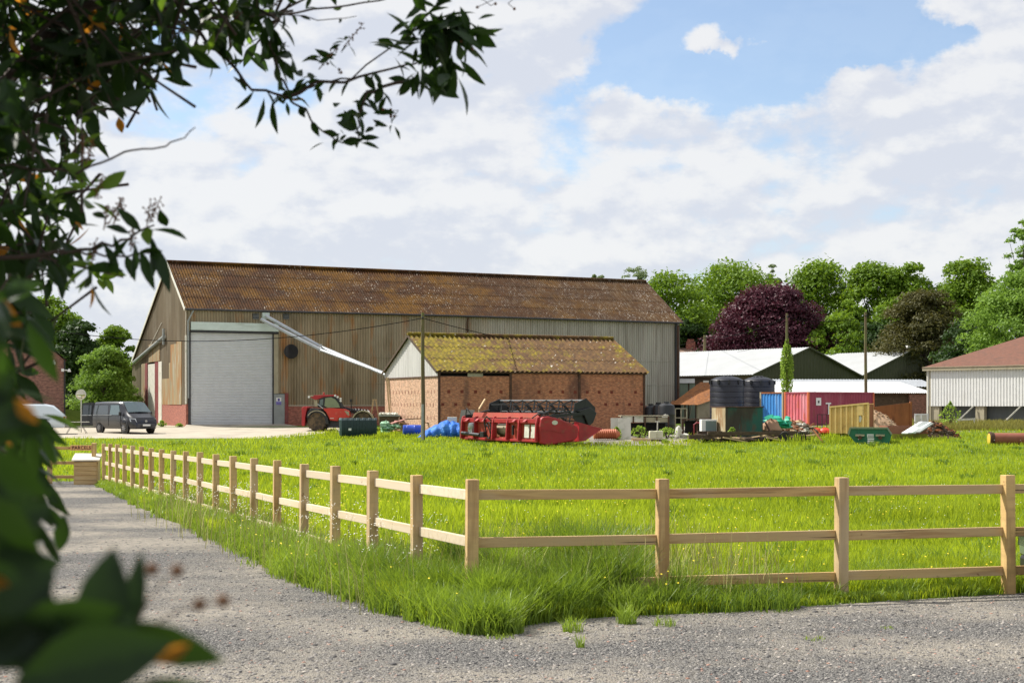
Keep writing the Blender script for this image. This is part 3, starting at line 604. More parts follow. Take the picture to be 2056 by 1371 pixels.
M['barnwall'] = M['barnwall_grey'] = gradmat('weathered_sheet_wall', (.34, .275, .18), (.40, .375, .32), 14, 26, None, .12, (2.2, 2.2, .35),
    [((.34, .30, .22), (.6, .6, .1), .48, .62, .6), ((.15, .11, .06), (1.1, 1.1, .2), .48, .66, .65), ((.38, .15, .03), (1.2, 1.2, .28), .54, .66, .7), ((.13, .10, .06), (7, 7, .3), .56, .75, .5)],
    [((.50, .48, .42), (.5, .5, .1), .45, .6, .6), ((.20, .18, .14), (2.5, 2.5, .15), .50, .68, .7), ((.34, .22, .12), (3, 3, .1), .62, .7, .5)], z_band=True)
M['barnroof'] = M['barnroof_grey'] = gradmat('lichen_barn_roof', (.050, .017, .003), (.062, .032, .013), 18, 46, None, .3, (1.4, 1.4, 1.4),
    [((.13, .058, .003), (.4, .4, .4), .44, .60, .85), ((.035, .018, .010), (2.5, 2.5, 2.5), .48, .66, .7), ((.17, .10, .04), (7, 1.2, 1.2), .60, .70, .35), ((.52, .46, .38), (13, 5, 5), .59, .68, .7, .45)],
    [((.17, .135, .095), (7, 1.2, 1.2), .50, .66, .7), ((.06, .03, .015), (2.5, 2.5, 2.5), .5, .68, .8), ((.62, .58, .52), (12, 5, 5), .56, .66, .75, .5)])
# ---- the big barn
b = Fr(-22.55, 100, .22, 25.2); bn = b.root('barn', 'large old corrugated barn with brown mossy roof and grey roller door', 'barn')
LB = 39.9; RY = 5.6; BY = 19.8; EZ = 8.25; RZ = 11.82; BZ = 4.75
top_g = lambda y: EZ + (RZ-EZ)*y/RY if y < RY else RZ + (BZ-RZ)*(y-RY)/(BY-RY)
dx0, dx1 = b.fx(383), b.fx(547); dzt = b.fz(460, 668); x_pd0, x_pd1 = b.fx(548), b.fx(572); pz = b.fz(560, 790)
pl = 1.45                                            # brick plinth height
fz = lambda px, py: b.fz(px, py)
split = b.fx(905)
m = MB()
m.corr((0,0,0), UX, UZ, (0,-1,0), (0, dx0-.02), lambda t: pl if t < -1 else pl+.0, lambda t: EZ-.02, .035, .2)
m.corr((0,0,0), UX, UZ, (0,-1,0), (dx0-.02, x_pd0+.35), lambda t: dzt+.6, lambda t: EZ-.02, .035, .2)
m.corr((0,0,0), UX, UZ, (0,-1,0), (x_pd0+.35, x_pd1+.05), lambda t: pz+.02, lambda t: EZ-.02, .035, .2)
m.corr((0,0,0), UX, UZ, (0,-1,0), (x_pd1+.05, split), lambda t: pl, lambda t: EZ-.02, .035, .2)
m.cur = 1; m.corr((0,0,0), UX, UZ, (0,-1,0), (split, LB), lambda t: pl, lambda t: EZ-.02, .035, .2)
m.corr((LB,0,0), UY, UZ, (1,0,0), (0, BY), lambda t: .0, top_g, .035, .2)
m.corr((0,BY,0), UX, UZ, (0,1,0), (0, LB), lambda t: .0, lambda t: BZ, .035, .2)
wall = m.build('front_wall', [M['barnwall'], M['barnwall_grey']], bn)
# wall sheet seams
m = MB()
for z in (3.1, 5.0): m.box(b.fx(700), LB, -.045, -.038, z, z+.05)
m.build('sheet_joint', M['barnwall_grey'], wall)
# side gable
gy0, gy1 = b.sy(326), b.sy(283); gzt = b.sz(305, 728)
m = MB(); m.corr((0,0,0), UY, UZ, (-1,0,0), (0, gy0), lambda t: 1.55, top_g, .025, .2); m.corr((0,0,0), UY, UZ, (-1,0,0), (gy0, gy1), lambda t: gzt, top_g, .025, .2); m.corr((0,0,0), UY, UZ, (-1,0,0), (gy1, BY), lambda t: 0, top_g, .025, .2)
gw = m.build('gable_wall', M['barngable'], bn)
m = MB()
for (px0, px1, py0, py1) in ((326, 341, 760, 812), (342, 352, 730, 765), (343, 355, 768, 812), (356, 366, 685, 727), (344, 366, 690, 727), (300, 322, 690, 726), (341, 366, 727, 812)):
    y0, y1 = sorted((b.sy(px0), b.sy(px1))); z1, z0 = b.sz((px0+px1)/2, py0), b.sz((px0+px1)/2, py1)
    m.box(-.045-.004*len(m.f)/6, -.03, y0, y1, z0, z1)
m.build('rusty_panel', M['rustpanel'], gw)
m = MB(); m.box(-.03, .25, -.02, gy0, 0, 1.55); m.build('brick_plinth', M['brickred'], bn)
m = MB(); m.box(-.02, b.fx(382), -.045, .2, 0, 1.6); m.build('corner_plinth', M['brickred'], bn)
m = MB(); m.box(b.fx(577), LB+.02, -.06, .15, 0, pl); m.build('brick_plinth', M['brickred'], bn)
m = MB(); m.box(b.fx(577), LB+.03, -.09, .15, pl, pl+.07); m.build('plinth_cap', M['concrete'], bn)
# gable doorway: frame, white shutter, red jamb
m = MB(); m.box(.15, .2, gy0, gy1, 0, gzt); m.build('doorway_back', M['void'], bn)
m = MB(); ya, yb = b.sy(312), b.sy(297); m.box(.0, .06, ya, yb, 0, gzt-.1); m.build('side_door', M['dirtywhite'], bn)
for a, c_ in ((319.5, 312), (297, 292)): m = MB(); m.box(-.05, .1, b.sy(a), b.sy(c_), 0, gzt); m.build('door_jamb', M['redpost'], bn)
m = MB(); m.box(-.06, .1, b.sy(326), b.sy(319.5), 0, gzt); m.build('door_jamb', M['dirtywhite'], bn)
m = MB(); m.box(-.05, .1, b.sy(292), b.sy(285), 0, gzt); m.build('side_panel', M['barnwall'], bn)
# roof
def roofslope(mb, x0, x1, y0, z0, y1, z1, amp, per, courses, over=.25):
    v = Vector((0, y1-y0, z1-z0)); Ls = v.length; v.normalize(); nrm = Vector((1,0,0)).cross(v).normalized()
    if nrm.z < 0: nrm = -nrm
    mb.corr((0, y0, z0), UX, v, nrm, (x0, x1), lambda t: -over, lambda t: Ls, amp, per, courses)
m = MB(); roofslope(m, -.15, b.fx(1010), 0, EZ+.05, RY, RZ+.05, .04, .2, 4)
m.cur = 1; roofslope(m, b.fx(1010), LB+.15, 0, EZ+.05, RY, RZ+.05, .04, .2, 4)
roofslope(m, -.15, LB+.15, BY, BZ+.05, RY, RZ+.05, .04, .2, 6)
rf = m.build('roof', [M['barnroof'], M['barnroof_grey']], bn)
m = MB(); m.tube([(-.17, RY, RZ+.12), (LB+.17, RY, RZ+.12)], .13, 8); m.build('ridge_cap', M['barnroof'], rf)
m = MB()
m.beam((-.17, -.25, EZ-.13), (-.17, RY, RZ+.02), .05, .2); m.beam((-.17, RY, RZ+.02), (-.17, BY+.2, BZ-.06), .05, .2); m.build('bargeboard', M['dirtywhite'], rf)
m = MB(); m.beam((LB+.17, -.25, EZ-.13), (LB+.17, RY, RZ+.02), .05, .2); m.build('bargeboard', M['rustdark'], rf)
m = MB(); m.tube([(-.1, -.3, EZ-.12), (LB*.5, -.3, EZ-.06), (LB+.1, -.3, EZ-.12)], .075, 6); m.build('gutter', M['darksteel'], bn)
def pipe(parent, name, mat, pts, r, n=8): m = MB(); m.tube(pts, r, n); return m.build(name, mat, parent, smooth=True)
xg = b.fx(937); pipe(bn, 'downpipe', M['rustdark'], [(xg, -.28, EZ-.1), (xg, -.12, EZ-.5), (xg+.05, -.12, 5.2)], .06)
xg = LB-.4; pipe(bn, 'downpipe', M['darksteel'], [(xg, -.28, EZ-.1), (xg, -.12, EZ-.5), (xg, -.12, 3.4), (xg+.05, -.13, 0)], .08)
pipe(bn, 'downpipe', M['greypaint'], [(.45, -.28, EZ-.15), (.1, -.15, EZ-.9), (.12, -.12, 2.0)], .06)
m = MB(); m.box(LB-.28, LB-.12, -.16, -.02, 0, EZ-.3); m.build('corner_trim', M['rustdark'], bn)
m = MB(); m.box(-.09, .02, -.13, .0, 1.6, EZ-1.9); m.build('corner_pipe', M['dirtywhite'], bn)
m = MB(); m.box(-.05, .0, -.06, .05, EZ-1.9, EZ-.1); m.build('corner_board', M['concrete'], bn)
# roller door, lintel, posts
m = MB(); nsl = 60
for k in range(nsl):
    z0 = dzt*k/nsl; z1 = dzt*(k+1)/nsl; zm = (z0+z1)/2
    m.quad((dx0, .02, z0), (dx1, .02, z0), (dx1, -.03, zm), (dx0, -.03, zm)); m.quad((dx0, -.03, zm), (dx1, -.03, zm), (dx1, .02, z1), (dx0, .02, z1))
rd = m.build('roller_door', M['shutter'], bn)
m = MB(); m.box(dx0, dx1, -.06, .03, 0.01, .12); m.build('bottom_rail', M['greypaint'], rd)
m = MB(); m.box(dx0-.05, b.fx(558), -.16, .0, dzt-.02, dzt+.12); m.build('door_hood', M['darksteel'], rd)
m = MB(); m.box(dx0-.02, b.fx(558), -.22, -.02, fz(460, 664), fz(460, 648)); m.build('lintel', M['lintel'], bn)
for a, c_ in ((377.5, 382.5), (546.8, 549)): m = MB(); m.box(b.fx(a), b.fx(c_), -.10, -.0, 0, dzt); m.build('door_guide', M['darksteel'], bn)
m = MB(); m.box(b.fx(549.2), b.fx(558), -.14, -.0, pz, dzt-.05); m.build('door_post', M['cream'], bn)
m = MB(); m.box(b.fx(549.2), b.fx(571), -.09, -.0, 0.02, pz-.03); pdoor = m.build('personnel_door', M['greypaint'], bn, bevel=.01)
m = MB(); m.box(b.fx(571), b.fx(578), -.12, .05, 0, pz+.05); m.build('door_post', M['redpost'], bn)
# mandatory style notice: white upper half with blue figure, blue lower half
sx0, sx1, sz0, sz1 = b.fx(553.8), b.fx(564), fz(559, 812.5), fz(559, 798)
zc_ = (sz0+sz1)/2
m = MB(); m.box(sx0, sx1, -.105, -.092, zc_, sz1); m.build('safety_notice', M['white'], pdoor)
m = MB(); m.box(sx0, sx1, -.106, -.092, sz0, zc_-.002); m.build('safety_notice', surf('notice_blue', (.22, .20, .5), .5), pdoor)
m = MB(); mx_ = (sx0+sx1)/2; m.lathe([(.0, -.11), (.085, -.11), (.085, -.107)], (mx_, 0, zc_+.12), 12, 'y'); m.box(mx_-.05, mx_+.05, -.111, -.106, zc_+.01, zc_+.1)
for k in range(2): m.box(sx0+.03, sx1-.03, -.110, -.1065, sz0+.04+.08*k, sz0+.07+.08*k)
m.build('notice_symbol', surf('notice_dark_blue', (.05, .03, .22), .5), pdoor)
# ventilation fan cowl, louvres, outlet box
m = MB(); m.lathe([(.50, -.5), (.52, -.48), (.42, 0), (.36, 0), (.45, -.46), (.50, -.5)], (b.fx(581), 0, fz(581, 706)), 20, 'y'); m.build('fan_cowl', M['darksteel'], bn, smooth=True)
m = MB(); m.lathe([(.44, -.12), (.44, -.1)], (b.fx(581), 0, fz(581, 706)), 20, 'y'); m.build('fan_opening', M['void'], bn)
for px_ in (513, 574):
    m = MB(); xx = b.fx(px_); m.box(xx-.22, xx+.22, -.07, -.04, fz(px_, 641), fz(px_, 630)); lv = m.build('louvre', M['darksteel'], bn)
    m = MB()
    for k in range(4): m.obox((xx, -.085, fz(px_, 640)+.1*k), (.42, .05, .02), (R(35), 0, 0))
    m.build('slat', M['steel'], lv)
m = MB(); xx = b.fx(532); m.box(xx-.25, xx+.25, -.3, -.02, fz(532, 641), fz(532, 628)); m.build('outlet_box', M['lintel'], bn)
# grain pipes from the eaves down to the brick shed
sf = Fr(-4.39, 86, -.06, 25)
def wpt(px, py, Y): v = W(px, py, Y) - b.o; return Vector((v.x*b.c + v.y*b.s, -v.x*b.s + v.y*b.c, v.z))
pts_a = [wpt(533, 634, b.o.y + b.s*b.fx(533) - .6), wpt(645, 697, 101.6), wpt(776, 753, 95.4)]
pts_b = [wpt(524, 641, b.o.y + b.s*b.fx(524) - .6), wpt(645, 703, 101.0), wpt(770, 749, 95.8)]
pipe(bn, 'grain_pipe', M['steel'], pts_a, .13, 10); pipe(bn, 'grain_pipe', M['steel'], pts_b, .12, 10)
m = MB(); m.obox(wpt(643, 699, 101.2), (.1, .5, .55)); m.build('pipe_clamp', M['steel'], bn)
# pipes on the gable
pipe(bn, 'gable_pipe', M['greypaint'], [(-.2, b.sy(335), b.sz(335, 676)), (-.2, b.sy(270), b.sz(270, 731))], .13)
pipe(bn, 'gable_pipe', M['greypaint'], [(-.2, b.sy(334), b.sz(334, 660)), (-.2, b.sy(334), b.sz(334, 692))], .1)
m = MB(); m.beam((-.06, b.sy(326), b.sz(326, 648)), (-.06, b.sy(300), b.sz(300, 700)), .03, .03); m.build('stay_rod', M['dirtywhite'], bn)
m = MB(); m.prism([(0, 0), (dx1-dx0+.5, 0), (dx1-dx0+1.5, -2.2), (-.8, -2.2)], 'z', 0, .02); 
rmp = MB(); rmp.add([(dx0-.3, -.02, .18), (dx1+.9, -.02, .18), (dx1+2.0, -3.4, -.12), (dx0-1.4, -3.4, -.12)], [(0, 3, 2, 1)]); rmp.build('door_ramp', M['concrete'], bn)

# ---- brick shed
sh = sf.root('brick_shed', 'small red brick shed with yellow mossy roof in front of the barn', 'shed')
SL, SD, SE = 14.2, 9.2, 3.88; SR = SE + 2.25; bt = 3.54
m = MB(); m.box(0, SL, 0, .22, 0, bt); m.box(SL-.22, SL, .22, SD, 0, bt); m.box(.22, SL-.22, SD-.22, SD, 0, bt)
sw = m.build('brick_wall', M['brick'], sh)
m = MB(); m.box(-.02, .2, .02, SD, 0, sf.sz(878, 754.5)-.02); gbw = m.build('gable_brick_wall', M['brickgable'], sh)
m = MB()
for px_ in (901, 927.5, 955, 980, 1006, 1082, 1106, 1130, 1155, 1179, 1203, 1228, 1276): x = sf.fx(px_); z = 2.62; m = MB(); m.box(x-.1, x+.1, -.006, .02, z-.09, z+.09); m.build('vent_brick', M['brickdark'], sw)
for px_ in (889, 915, 941, 1216, 1239, 1264, 1288): x = sf.fx(px_); z = 1.86; m = MB(); m.box(x-.1, x+.1, -.006, .02, z-.09, z+.09); m.build('vent_brick', M['brickdark'], sw)
m = MB()
for z, o_ in ((2.62, 0), (1.84, .2), (1.05, .1)):
    for k in range(15):
        y = .5 + o_ + k*.55
        if y < SD-.3: m = MB(); m.box(-.026, 0, y-.035, y+.035, z-.11, z+.11); m.build('vent_slot', M['brickdark'], gbw)
m = MB(); m.box(.1, SL-.1, .25, .3, bt-.1, SE+.05); m.build('eaves_void', M['void'], sh)
m = MB(); 
for a, c_ in ((951, 1024), (1024.5, 1160), (1163, 1292)): m.box(sf.fx(a), sf.fx(c_), .0, .2, bt, SE-.14 if a > 1000 else bt+.03)
m.build('upper_course', M['brick'], sh)
m = MB(); x0 = sf.fx(939); m.box(x0, x0+1.0, -.01, .05, SE-.36, SE-.02); m.build('eaves_panel', M['cream'], sh)
for px_ in (881.5, 1025, 1163, 1293): m = MB(); x = min(sf.fx(px_), SL-.06); m.box(x-.07, x+.07, -.05, .0, 0, SE); m.build('steel_post', M['rustdark'], sh)
m = MB(); m.box(-.1, SL+.1, -.08, .02, SE-.14, SE+.02); m.build('eaves_beam', M['rustdark'], sh)
gb = sf.sz(878, 754.5); hy = SD/2
m = MB(); m.corr((-.03, 0, 0), UY, UZ, (-1, 0, 0), (0, SD), lambda t: gb, lambda t: SE + (SR-SE)*(1-abs(t-hy)/hy), .015, .28, 1); m.build('gable_cladding', M['timberclad'], sh)
m = MB(); m.corr((SL+.01, 0, 0), UY, UZ, (1, 0, 0), (0, SD), lambda t: bt, lambda t: SE + (SR-SE)*(1-abs(t-hy)/hy), .015, .28, 1); m.build('gable_cladding', M['timberclad'], sh)
m = MB(); m.box(-.08, .0, -.02, SD, gb-.07, gb); m.build('gable_rail', M['rustdark'], sh)
m = MB(); roofslope(m, -.2, SL+.2, 0, SE+.05, hy, SR+.05, .055, .32, 3, .2); roofslope(m, -.2, SL+.2, SD, SE+.05, hy, SR+.05, .055, .32, 3, .2)
srf = m.build('roof', M['mossroof'], sh)
m = MB(); m.tube([(-.22, hy, SR+.12), (SL+.22, hy, SR+.12)], .12, 8); m.build('ridge_cap', M['mossroof'], srf)
m = MB(); m.beam((-.2, -.2, SE-.1), (-.2, hy, SR), .04, .14); m.beam((-.2, hy, SR), (-.2, SD+.2, SE-.1), .04, .14); m.build('bargeboard', M['oldwood'], srf)

# ---- pale sheds with olive gables behind
e39 = Vector((math.cos(R(39)), math.sin(R(39)), 0))
for k in range(2):
    O = Vector((24.1, 144.6, .28)) + e39*17.25*k; f = Fr(O.x, O.y, .28, 39)
    rt = f.root('farm_shed', ('white roofed shed with dark olive gable, left one behind the ivy pole' if k == 0 else 'white roofed shed with dark olive gable, right one behind the bare pole'), 'shed', 'white roofed farm sheds')
    ez, rz, hw, D = 4.5, 7.35, 8.6, 19.
    m = MB(); m.corr((0, 0, 0), UX, UZ, (0, -1, 0), (0, 2*hw), lambda t: 0, lambda t: ez + (rz-ez)*(1-abs(t-hw)/hw), .03, .5, 1)
    m.build('gable_wall', M['olive'], rt)
    m = MB(); m.box(0.0, .1, .1, D, 0, ez); m.box(2*hw-.1, 2*hw, .1, D, 0, ez); m.build('side_wall', M['oldwood'], rt)
    m = MB(); 
    for sg_ in (0, 1):
        v = Vector((hw, 0, rz-ez)) if sg_ == 0 else Vector((-hw, 0, rz-ez)); Ls = v.length; v.normalize()
        nr = Vector((-v.z, 0, v.x)) if sg_ == 0 else Vector((v.z*1, 0, -v.x)); nr = nr if nr.z > 0 else -nr
        m.corr((0 if sg_ == 0 else 2*hw, 0, ez+.06), UY, v, nr, (-.25, D), lambda t: -.3, lambda t: Ls, .03, .35, 1)
    m.build('roof', M['whitesheet'], rt)
    m = MB(); m.beam((-.2, -.27, ez-.05), (hw, -.27, rz+.03), .05, .16); m.beam((hw, -.27, rz+.03), (2*hw+.2, -.27, ez-.05), .05, .16); m.build('verge_trim', M['olive'], rt)
    if k == 1: m = MB(); m.box(hw-.1, hw+.5, .1, .6, rz-.4, rz+.35); m.build('roof_vent', M['rustdark'], rt); m = MB(); m.blob((hw+.2, .3, rz+.5), (.3, .3, .2)); m.build('vent_cap', M['white'], rt)
# ---- low white roofed shed in front of them
f = Fr(X(1556, 127), 127, .28, 8); rt = f.root('low_shed', 'low shed with long white sheet roof behind the red container', 'shed')
LS = f.fx(1875); m = MB(); roofslope(m, -.2, LS, 0, 2.55, 7.5, 3.62, .03, .2, 1); m.build('roof', M['whitesheet'], rt)
m = MB(); m.box(0, LS-.1, .3, .5, 0, 2.45); m.box(0, .2, .5, 7.5, 0, 2.5); m.build('back_boards', M['oldwood'], rt)
m = MB(); xa = f.fx(1826); m.box(xa, LS-.1, .0, .28, 0, 2.4); m.build('brick_wall', M['brickhouse'], rt)
m = MB(); m.box(-.1, LS, -.06, .04, 2.38, 2.5); m.build('eaves_board', M['rustdark'], rt)
m = MB(); m.box(0, LS-.3, 7.4, 7.5, 0, 3.5); m.build('rear_wall', M['oldwood'], rt)
f2 = Fr(X(1600, 138), 138, .28, 8); rt = f2.root('lean_to_shed', 'pale grey lean-to roof below the olive gables', 'shed')
L2 = f2.fx(1880); m = MB(); roofslope(m, -2.4, L2, 0, 3.25, 3.5, 3.95, .03, .3, 1); m.build('roof', M['steel'], rt); m = MB(); m.box(-2.2, L2-.2, .1, .3, 0, 3.2); m.build('wall', M['oldwood'], rt)
# ---- box-profile store on the right
g = Fr(X(1863, 115), 115, .28, -50); rt = g.root('grain_store', 'white clad store with red brown tiled roof at the right edge', 'barn')
LG = 15.; ez = 1.85 + 2.72 - .28; m = MB(); zb = 1.85 - .2 - .28
def boxprof(mb, L, zb, zt, y=0):
    n = int(L/.26)
    for k in range(n):
        x0 = k*.26; mb.quad((x0, y, zb), (x0+.13, y, zb), (x0+.13, y, zt), (x0, y, zt)); mb.quad((x0+.13, y, zb), (x0+.16, y+.05, zb), (x0+.16, y+.05, zt), (x0+.13, y, zt))
        mb.quad((x0+.16, y+.05, zb), (x0+.23, y+.05, zb), (x0+.23, y+.05, zt), (x0+.16, y+.05, zt)); mb.quad((x0+.23, y+.05, zb), (x0+.26, y, zb), (x0+.26, y, zt), (x0+.23, y+.05, zt))
boxprof(m, LG, zb, ez-.1); m.build('cladding', M['clad'], rt)
m = MB(); m.box(-.08, .05, -.06, .04, 0, ez-.1); m.build('corner_trim', M['dirtywhite'], rt)
m = MB(); m.box(-.35, LG, -.25, .0, ez-.12, ez+.18); m.build('fascia', M['cream'], rt)
for px_ in (1876, 1966): m = MB(); x = g.fx(px_); m.box(x-.4, x+.35, .12, .5, 0, zb+.1); m.build('concrete_pillar', M['cream'], rt)
m = MB(); m.box(0, LG, .8, .9, 0, zb+.2); m.build('rear_boards', surf('grey_rear_boards', (.10, .11, .11), .85, vscale=(4, 4, .5)), rt)
for px_ in (1955, 2050): m = MB(); x = g.fx(px_); m.beam((x, -.05, zb), (x-.95, -.9, .1), .09, .09); m.build('brace', M['dirtywhite'], rt)
m = MB(); sl = .195; m.add([(-.4, -.3, ez+.12), (LG+4, -.3, ez+.12), (LG+4, 16, ez+.12+16.3*sl), (-.4, 16, ez+.12+16.3*sl), (-.4, 32, ez+.12), (LG+4, 32, ez+.12)], [(0,1,2,3), (3,2,5,4)])
rfo = m.build('roof', M['tileroof'], rt)
m = MB(); m.obox((10.5, 9.2, ez+.18+9.5*sl), (1.6, .5, .06), (math.atan(sl), 0, 0)); m.build('rooflight', M['greypaint'], rfo)
m = MB(); m.prism([(-.0, 0), (32, 0), (32, ez), (16, ez+16*sl), (0, ez)], 'x', .1, .25); m.build('end_wall', M['cream'], rt)
# ---- small hut with orange tiles
h = Fr(X(1398, 113), 113, .27, 20); rt = h.root('tiled_hut', 'small hut with orange lichen covered tiled roof beside the black tanks', 'shed')
yy = 104
m = MB()
P4 = [(1347, 811), (1402, 812), (1434, 800), (1434, 768), (1406, 767)]
def loc(v): v = v - h.o; return (v.x*h.c + v.y*h.s, -v.x*h.s + v.y*h.c, v.z)
a, b_, c_, d_, e_ = (loc(W(1346, 812, 112)), loc(W(1402, 812.5, 111.4)), loc(W(1436, 801, 112.4)), loc(W(1440, 767, 115)), loc(W(1406, 767, 115)))
m.quad(a, b_, c_, d_, e_); m.quad(e_, d_, loc(W(1440, 800, 119)), loc(W(1350, 800, 119)), a)
m.build('roof', M['orangeroof'], rt)
m = MB(); v0 = loc(W(1402, 812, 111.6)); v1 = loc(W(1436, 801, 112.5)); z_ = 0
m.add([(v0[0], v0[1]+.1, 0), (v1[0], v1[1]+.1, 0), (v1[0], v1[1]+.1, v1[2]-.02), (v0[0], v0[1]+.1, v0[2]-.02), (v0[0], v0[1]+.3, 0), (v1[0], v1[1]+.3, 0), (v1[0], v1[1]+.3, v1[2]-.02), (v0[0], v0[1]+.3, v0[2]-.02)],
      [(0,1,2,3), (7,6,5,4), (0,3,7,4), (1,5,6,2), (3,2,6,7)]); m.build('wall', M['cream'], rt)
m = MB(); w0 = loc(W(1350, 812, 114)); m.box(w0[0], v0[0]-.05, w0[1], w0[1]+.1, 0, 1.6); m.build('open_front', M['void'], rt)
for px_ in (1352, 1376): m = MB(); p_ = loc(W(px_, 812, 111.9)); m.box(p_[0]-.05, p_[0]+.05, p_[1], p_[1]+.1, 0, p_[2]); m.build('timber_post', M['oldwood'], rt)
m = MB(); p_ = loc(W(1412, 766, 115)); m.beam(p_, loc(W(1436, 766, 115)), .15, .15); m.build('ridge_tiles', M['dirtywhite'], rt)
# ---- green framed doorway shed between barn and hut
h2 = Fr(X(1360, 122), 122, .28, 4); rt = h2.root('green_door_shed', 'dark shed with grey green plank doors and white eaves board right of the barn', 'shed')
Lx = h2.fx(1432); m = MB(); m.box(0, Lx, 0, .2, 0, 3.75); m.build('wall', M['oldwood'], rt)
m = MB(); m.box(h2.fx(1363), h2.fx(1394), -.2, -.02, h2.fz(1375, 769), h2.fz(1375, 760)); m.build('eaves_board', M['white'], rt)
for a_, c_ in ((1365, 1381), (1384, 1395)):
    m = MB(); xa, xc = h2.fx(a_), h2.fx(c_); m.box(xa, xc, -.08, -.01, 0, h2.fz(1375, 770)); dr = m.build('plank_door', surf('grey_green_planks', (.17, .21, .15), .85, vscale=(6, 6, .6)), rt)
    m = MB(); m.beam((xa+.05, -.1, .6), (xc-.05, -.1, 2.6), .04, .1); m.build('door_brace', M['cream'], dr)
m = MB(); m.box(-.3, Lx+.2, -.3, 3, 3.76, 3.85); m.build('roof', M['oldwood'], rt)
# ---- houses beyond
for (x0, x1, yr_, ye, lab) in ((1363, 1437, 695.5, 716, 'distant house with brown tiled roof and brick chimney beyond the white shed'), (1436, 1506, 698, 716, 'distant low roofed house without chimney right of the chimney house')):
    Y = 175; hs = thing('distant_house', lab, 'house', (X(x0, Y), Y, .28)); wd_ = X(x1, Y)-X(x0, Y); zr, ze = Zp(yr_, Y)-.28, Zp(ye, Y)-.28
    m = MB(); m.add([(-1.5, 0, ze), (wd_+1.2, 0, ze), (wd_-1.2, 4, zr), (-1.5, 4, zr), (-1.5, 8, ze), (wd_+1.2, 8, ze)], [(0,1,2,3), (3,2,5,4), (1,5,2)]); rf_ = m.build('roof', surf('pink_brown_tiles', (.27, .17, .12), .9, vscale=(2, 2, 2)), hs)
    m = MB(); m.box(-1.2, wd_+.9, .3, 7.7, 0, ze-.03); m.build('wall', M['brickhouse'], hs)
    if x0 == 1363: m = MB(); xc = X(1394, Y)-X(x0, Y); m.box(xc-.55, xc+.55, 3.3, 4.2, zr-.6, zr+.75); ch = m.build('chimney', M['brickred'], rf_); m = MB(); m.box(xc-.4, xc+.4, 3.5, 4.0, zr+.75, zr+1.05); m.build('chimney_pot', M['brickred'], ch)
# ---- brick house at the left edge
hb = Fr(X(-30, 101), 99, .26, 19); rt = hb.root('brick_house', 'brown brick house with gable end behind the white pickup', 'house')
xe = hb.fx(128); ze = hb.fz(128, 722); ap = hb.fx(52); za = hb.fz(52, 655)
m = MB(); m.prism([(2*ap-xe, 0), (xe, 0), (xe, ze), (ap, za), (2*ap-xe, ze)], 'y', 0, 9); m.build('gable_wall', M['brickhouse'], rt)
m = MB(); sx_ = (za-ze)/(xe-ap)
for s in (1, -1): m.add([(ap, -.15, za+.12), (ap+s*(xe-ap+.2), -.15, ze-.2*sx_+.12), (ap+s*(xe-ap+.2), 9.1, ze-.2*sx_+.12), (ap, 9.1, za+.12)], [(0,1,2,3)])
m.build('roof', M['tileroof'], rt)
m = MB(); m.tube([(xe+.06, -.05, ze), (xe+.06, -.05, 0)], .05, 8); m.build('downpipe', M['black'], rt)
for px_, py_, nm in ((88, 726, 'alarm_box'),): m = MB(); x, z = hb.fx(px_), hb.fz(px_, py_); m.prism([(x-.16, z+.13), (x+.16, z+.13), (x+.14, z-.03), (x, z-.15), (x-.14, z-.03)], 'y', -.12, -.01); m.build(nm, M['white'], rt)
m = MB(); x, z = hb.fx(108), hb.fz(108, 729); m.box(x-.1, x+.1, -.2, -.01, z-.1, z+.1); m.tube([(x, -.1, z+.1), (x, -.15, z+.2)], .05, 6); m.build('floodlight', M['white'], rt)
m = MB(); x, z = hb.fx(129), hb.fz(129, 743); m.box(x-.2, x-.02, -.25, -.01, z-.1, z+.1); m.cyl((x+.0, -.15, z), (x+.3, -.2, z-.02), .035); m.lathe([(.05, .1), (.13, -.12)], (x+.32, -.2, z), 10); m.build('security_camera', M['white'], rt)
# ================================================================ vehicles
def wheel(parent, name, c, r, w, rimmat, tyremat=None, rimr=.62, lugs=0, side=-1):
    """wheel with axle along y, outer face towards side*y"""
    m = MB(); m.lathe([(r*.55, -w/2), (r*.93, -w/2), (r, -w*.32), (r, w*.32), (r*.93, w/2), (r*.55, w/2)], c, 28, 'y')
    for k in range(lugs):
        t = 2*math.pi*k/lugs; m.obox((c[0]+r*math.cos(t), c[1] + (w*.2 if k % 2 else -w*.2), c[2]+r*math.sin(t)), (.05, w*.5, .14*r), (0, -t, .35 if k % 2 else -.35))
    wh = m.build('wheel', tyremat or M['rubber'], parent, smooth=True)
    m = MB(); y0 = c[1] + side*w/2; m.lathe([(.02, side*.02), (r*.2, side*.02), (r*rimr*.5, -side*.03), (r*rimr*.9, -side*.01), (r*rimr, side*.005), (r*rimr, -side*.1)], (c[0], y0, c[2]), 20, 'y'); m.build('rim', rimmat, wh, smooth=True)
    return wh
def spokes(wh, c, r, w, n, side, mat):
    m = MB()
    for k in range(n):
        t = 2*math.pi*k/n; m.beam((c[0]+.04*math.cos(t), c[1]+side*(w/2+.02), c[2]+.04*math.sin(t)), (c[0]+r*math.cos(t), c[1]+side*(w/2+.01), c[2]+r*math.sin(t)), .03, .045)
    m.build('spoke', mat, wh)
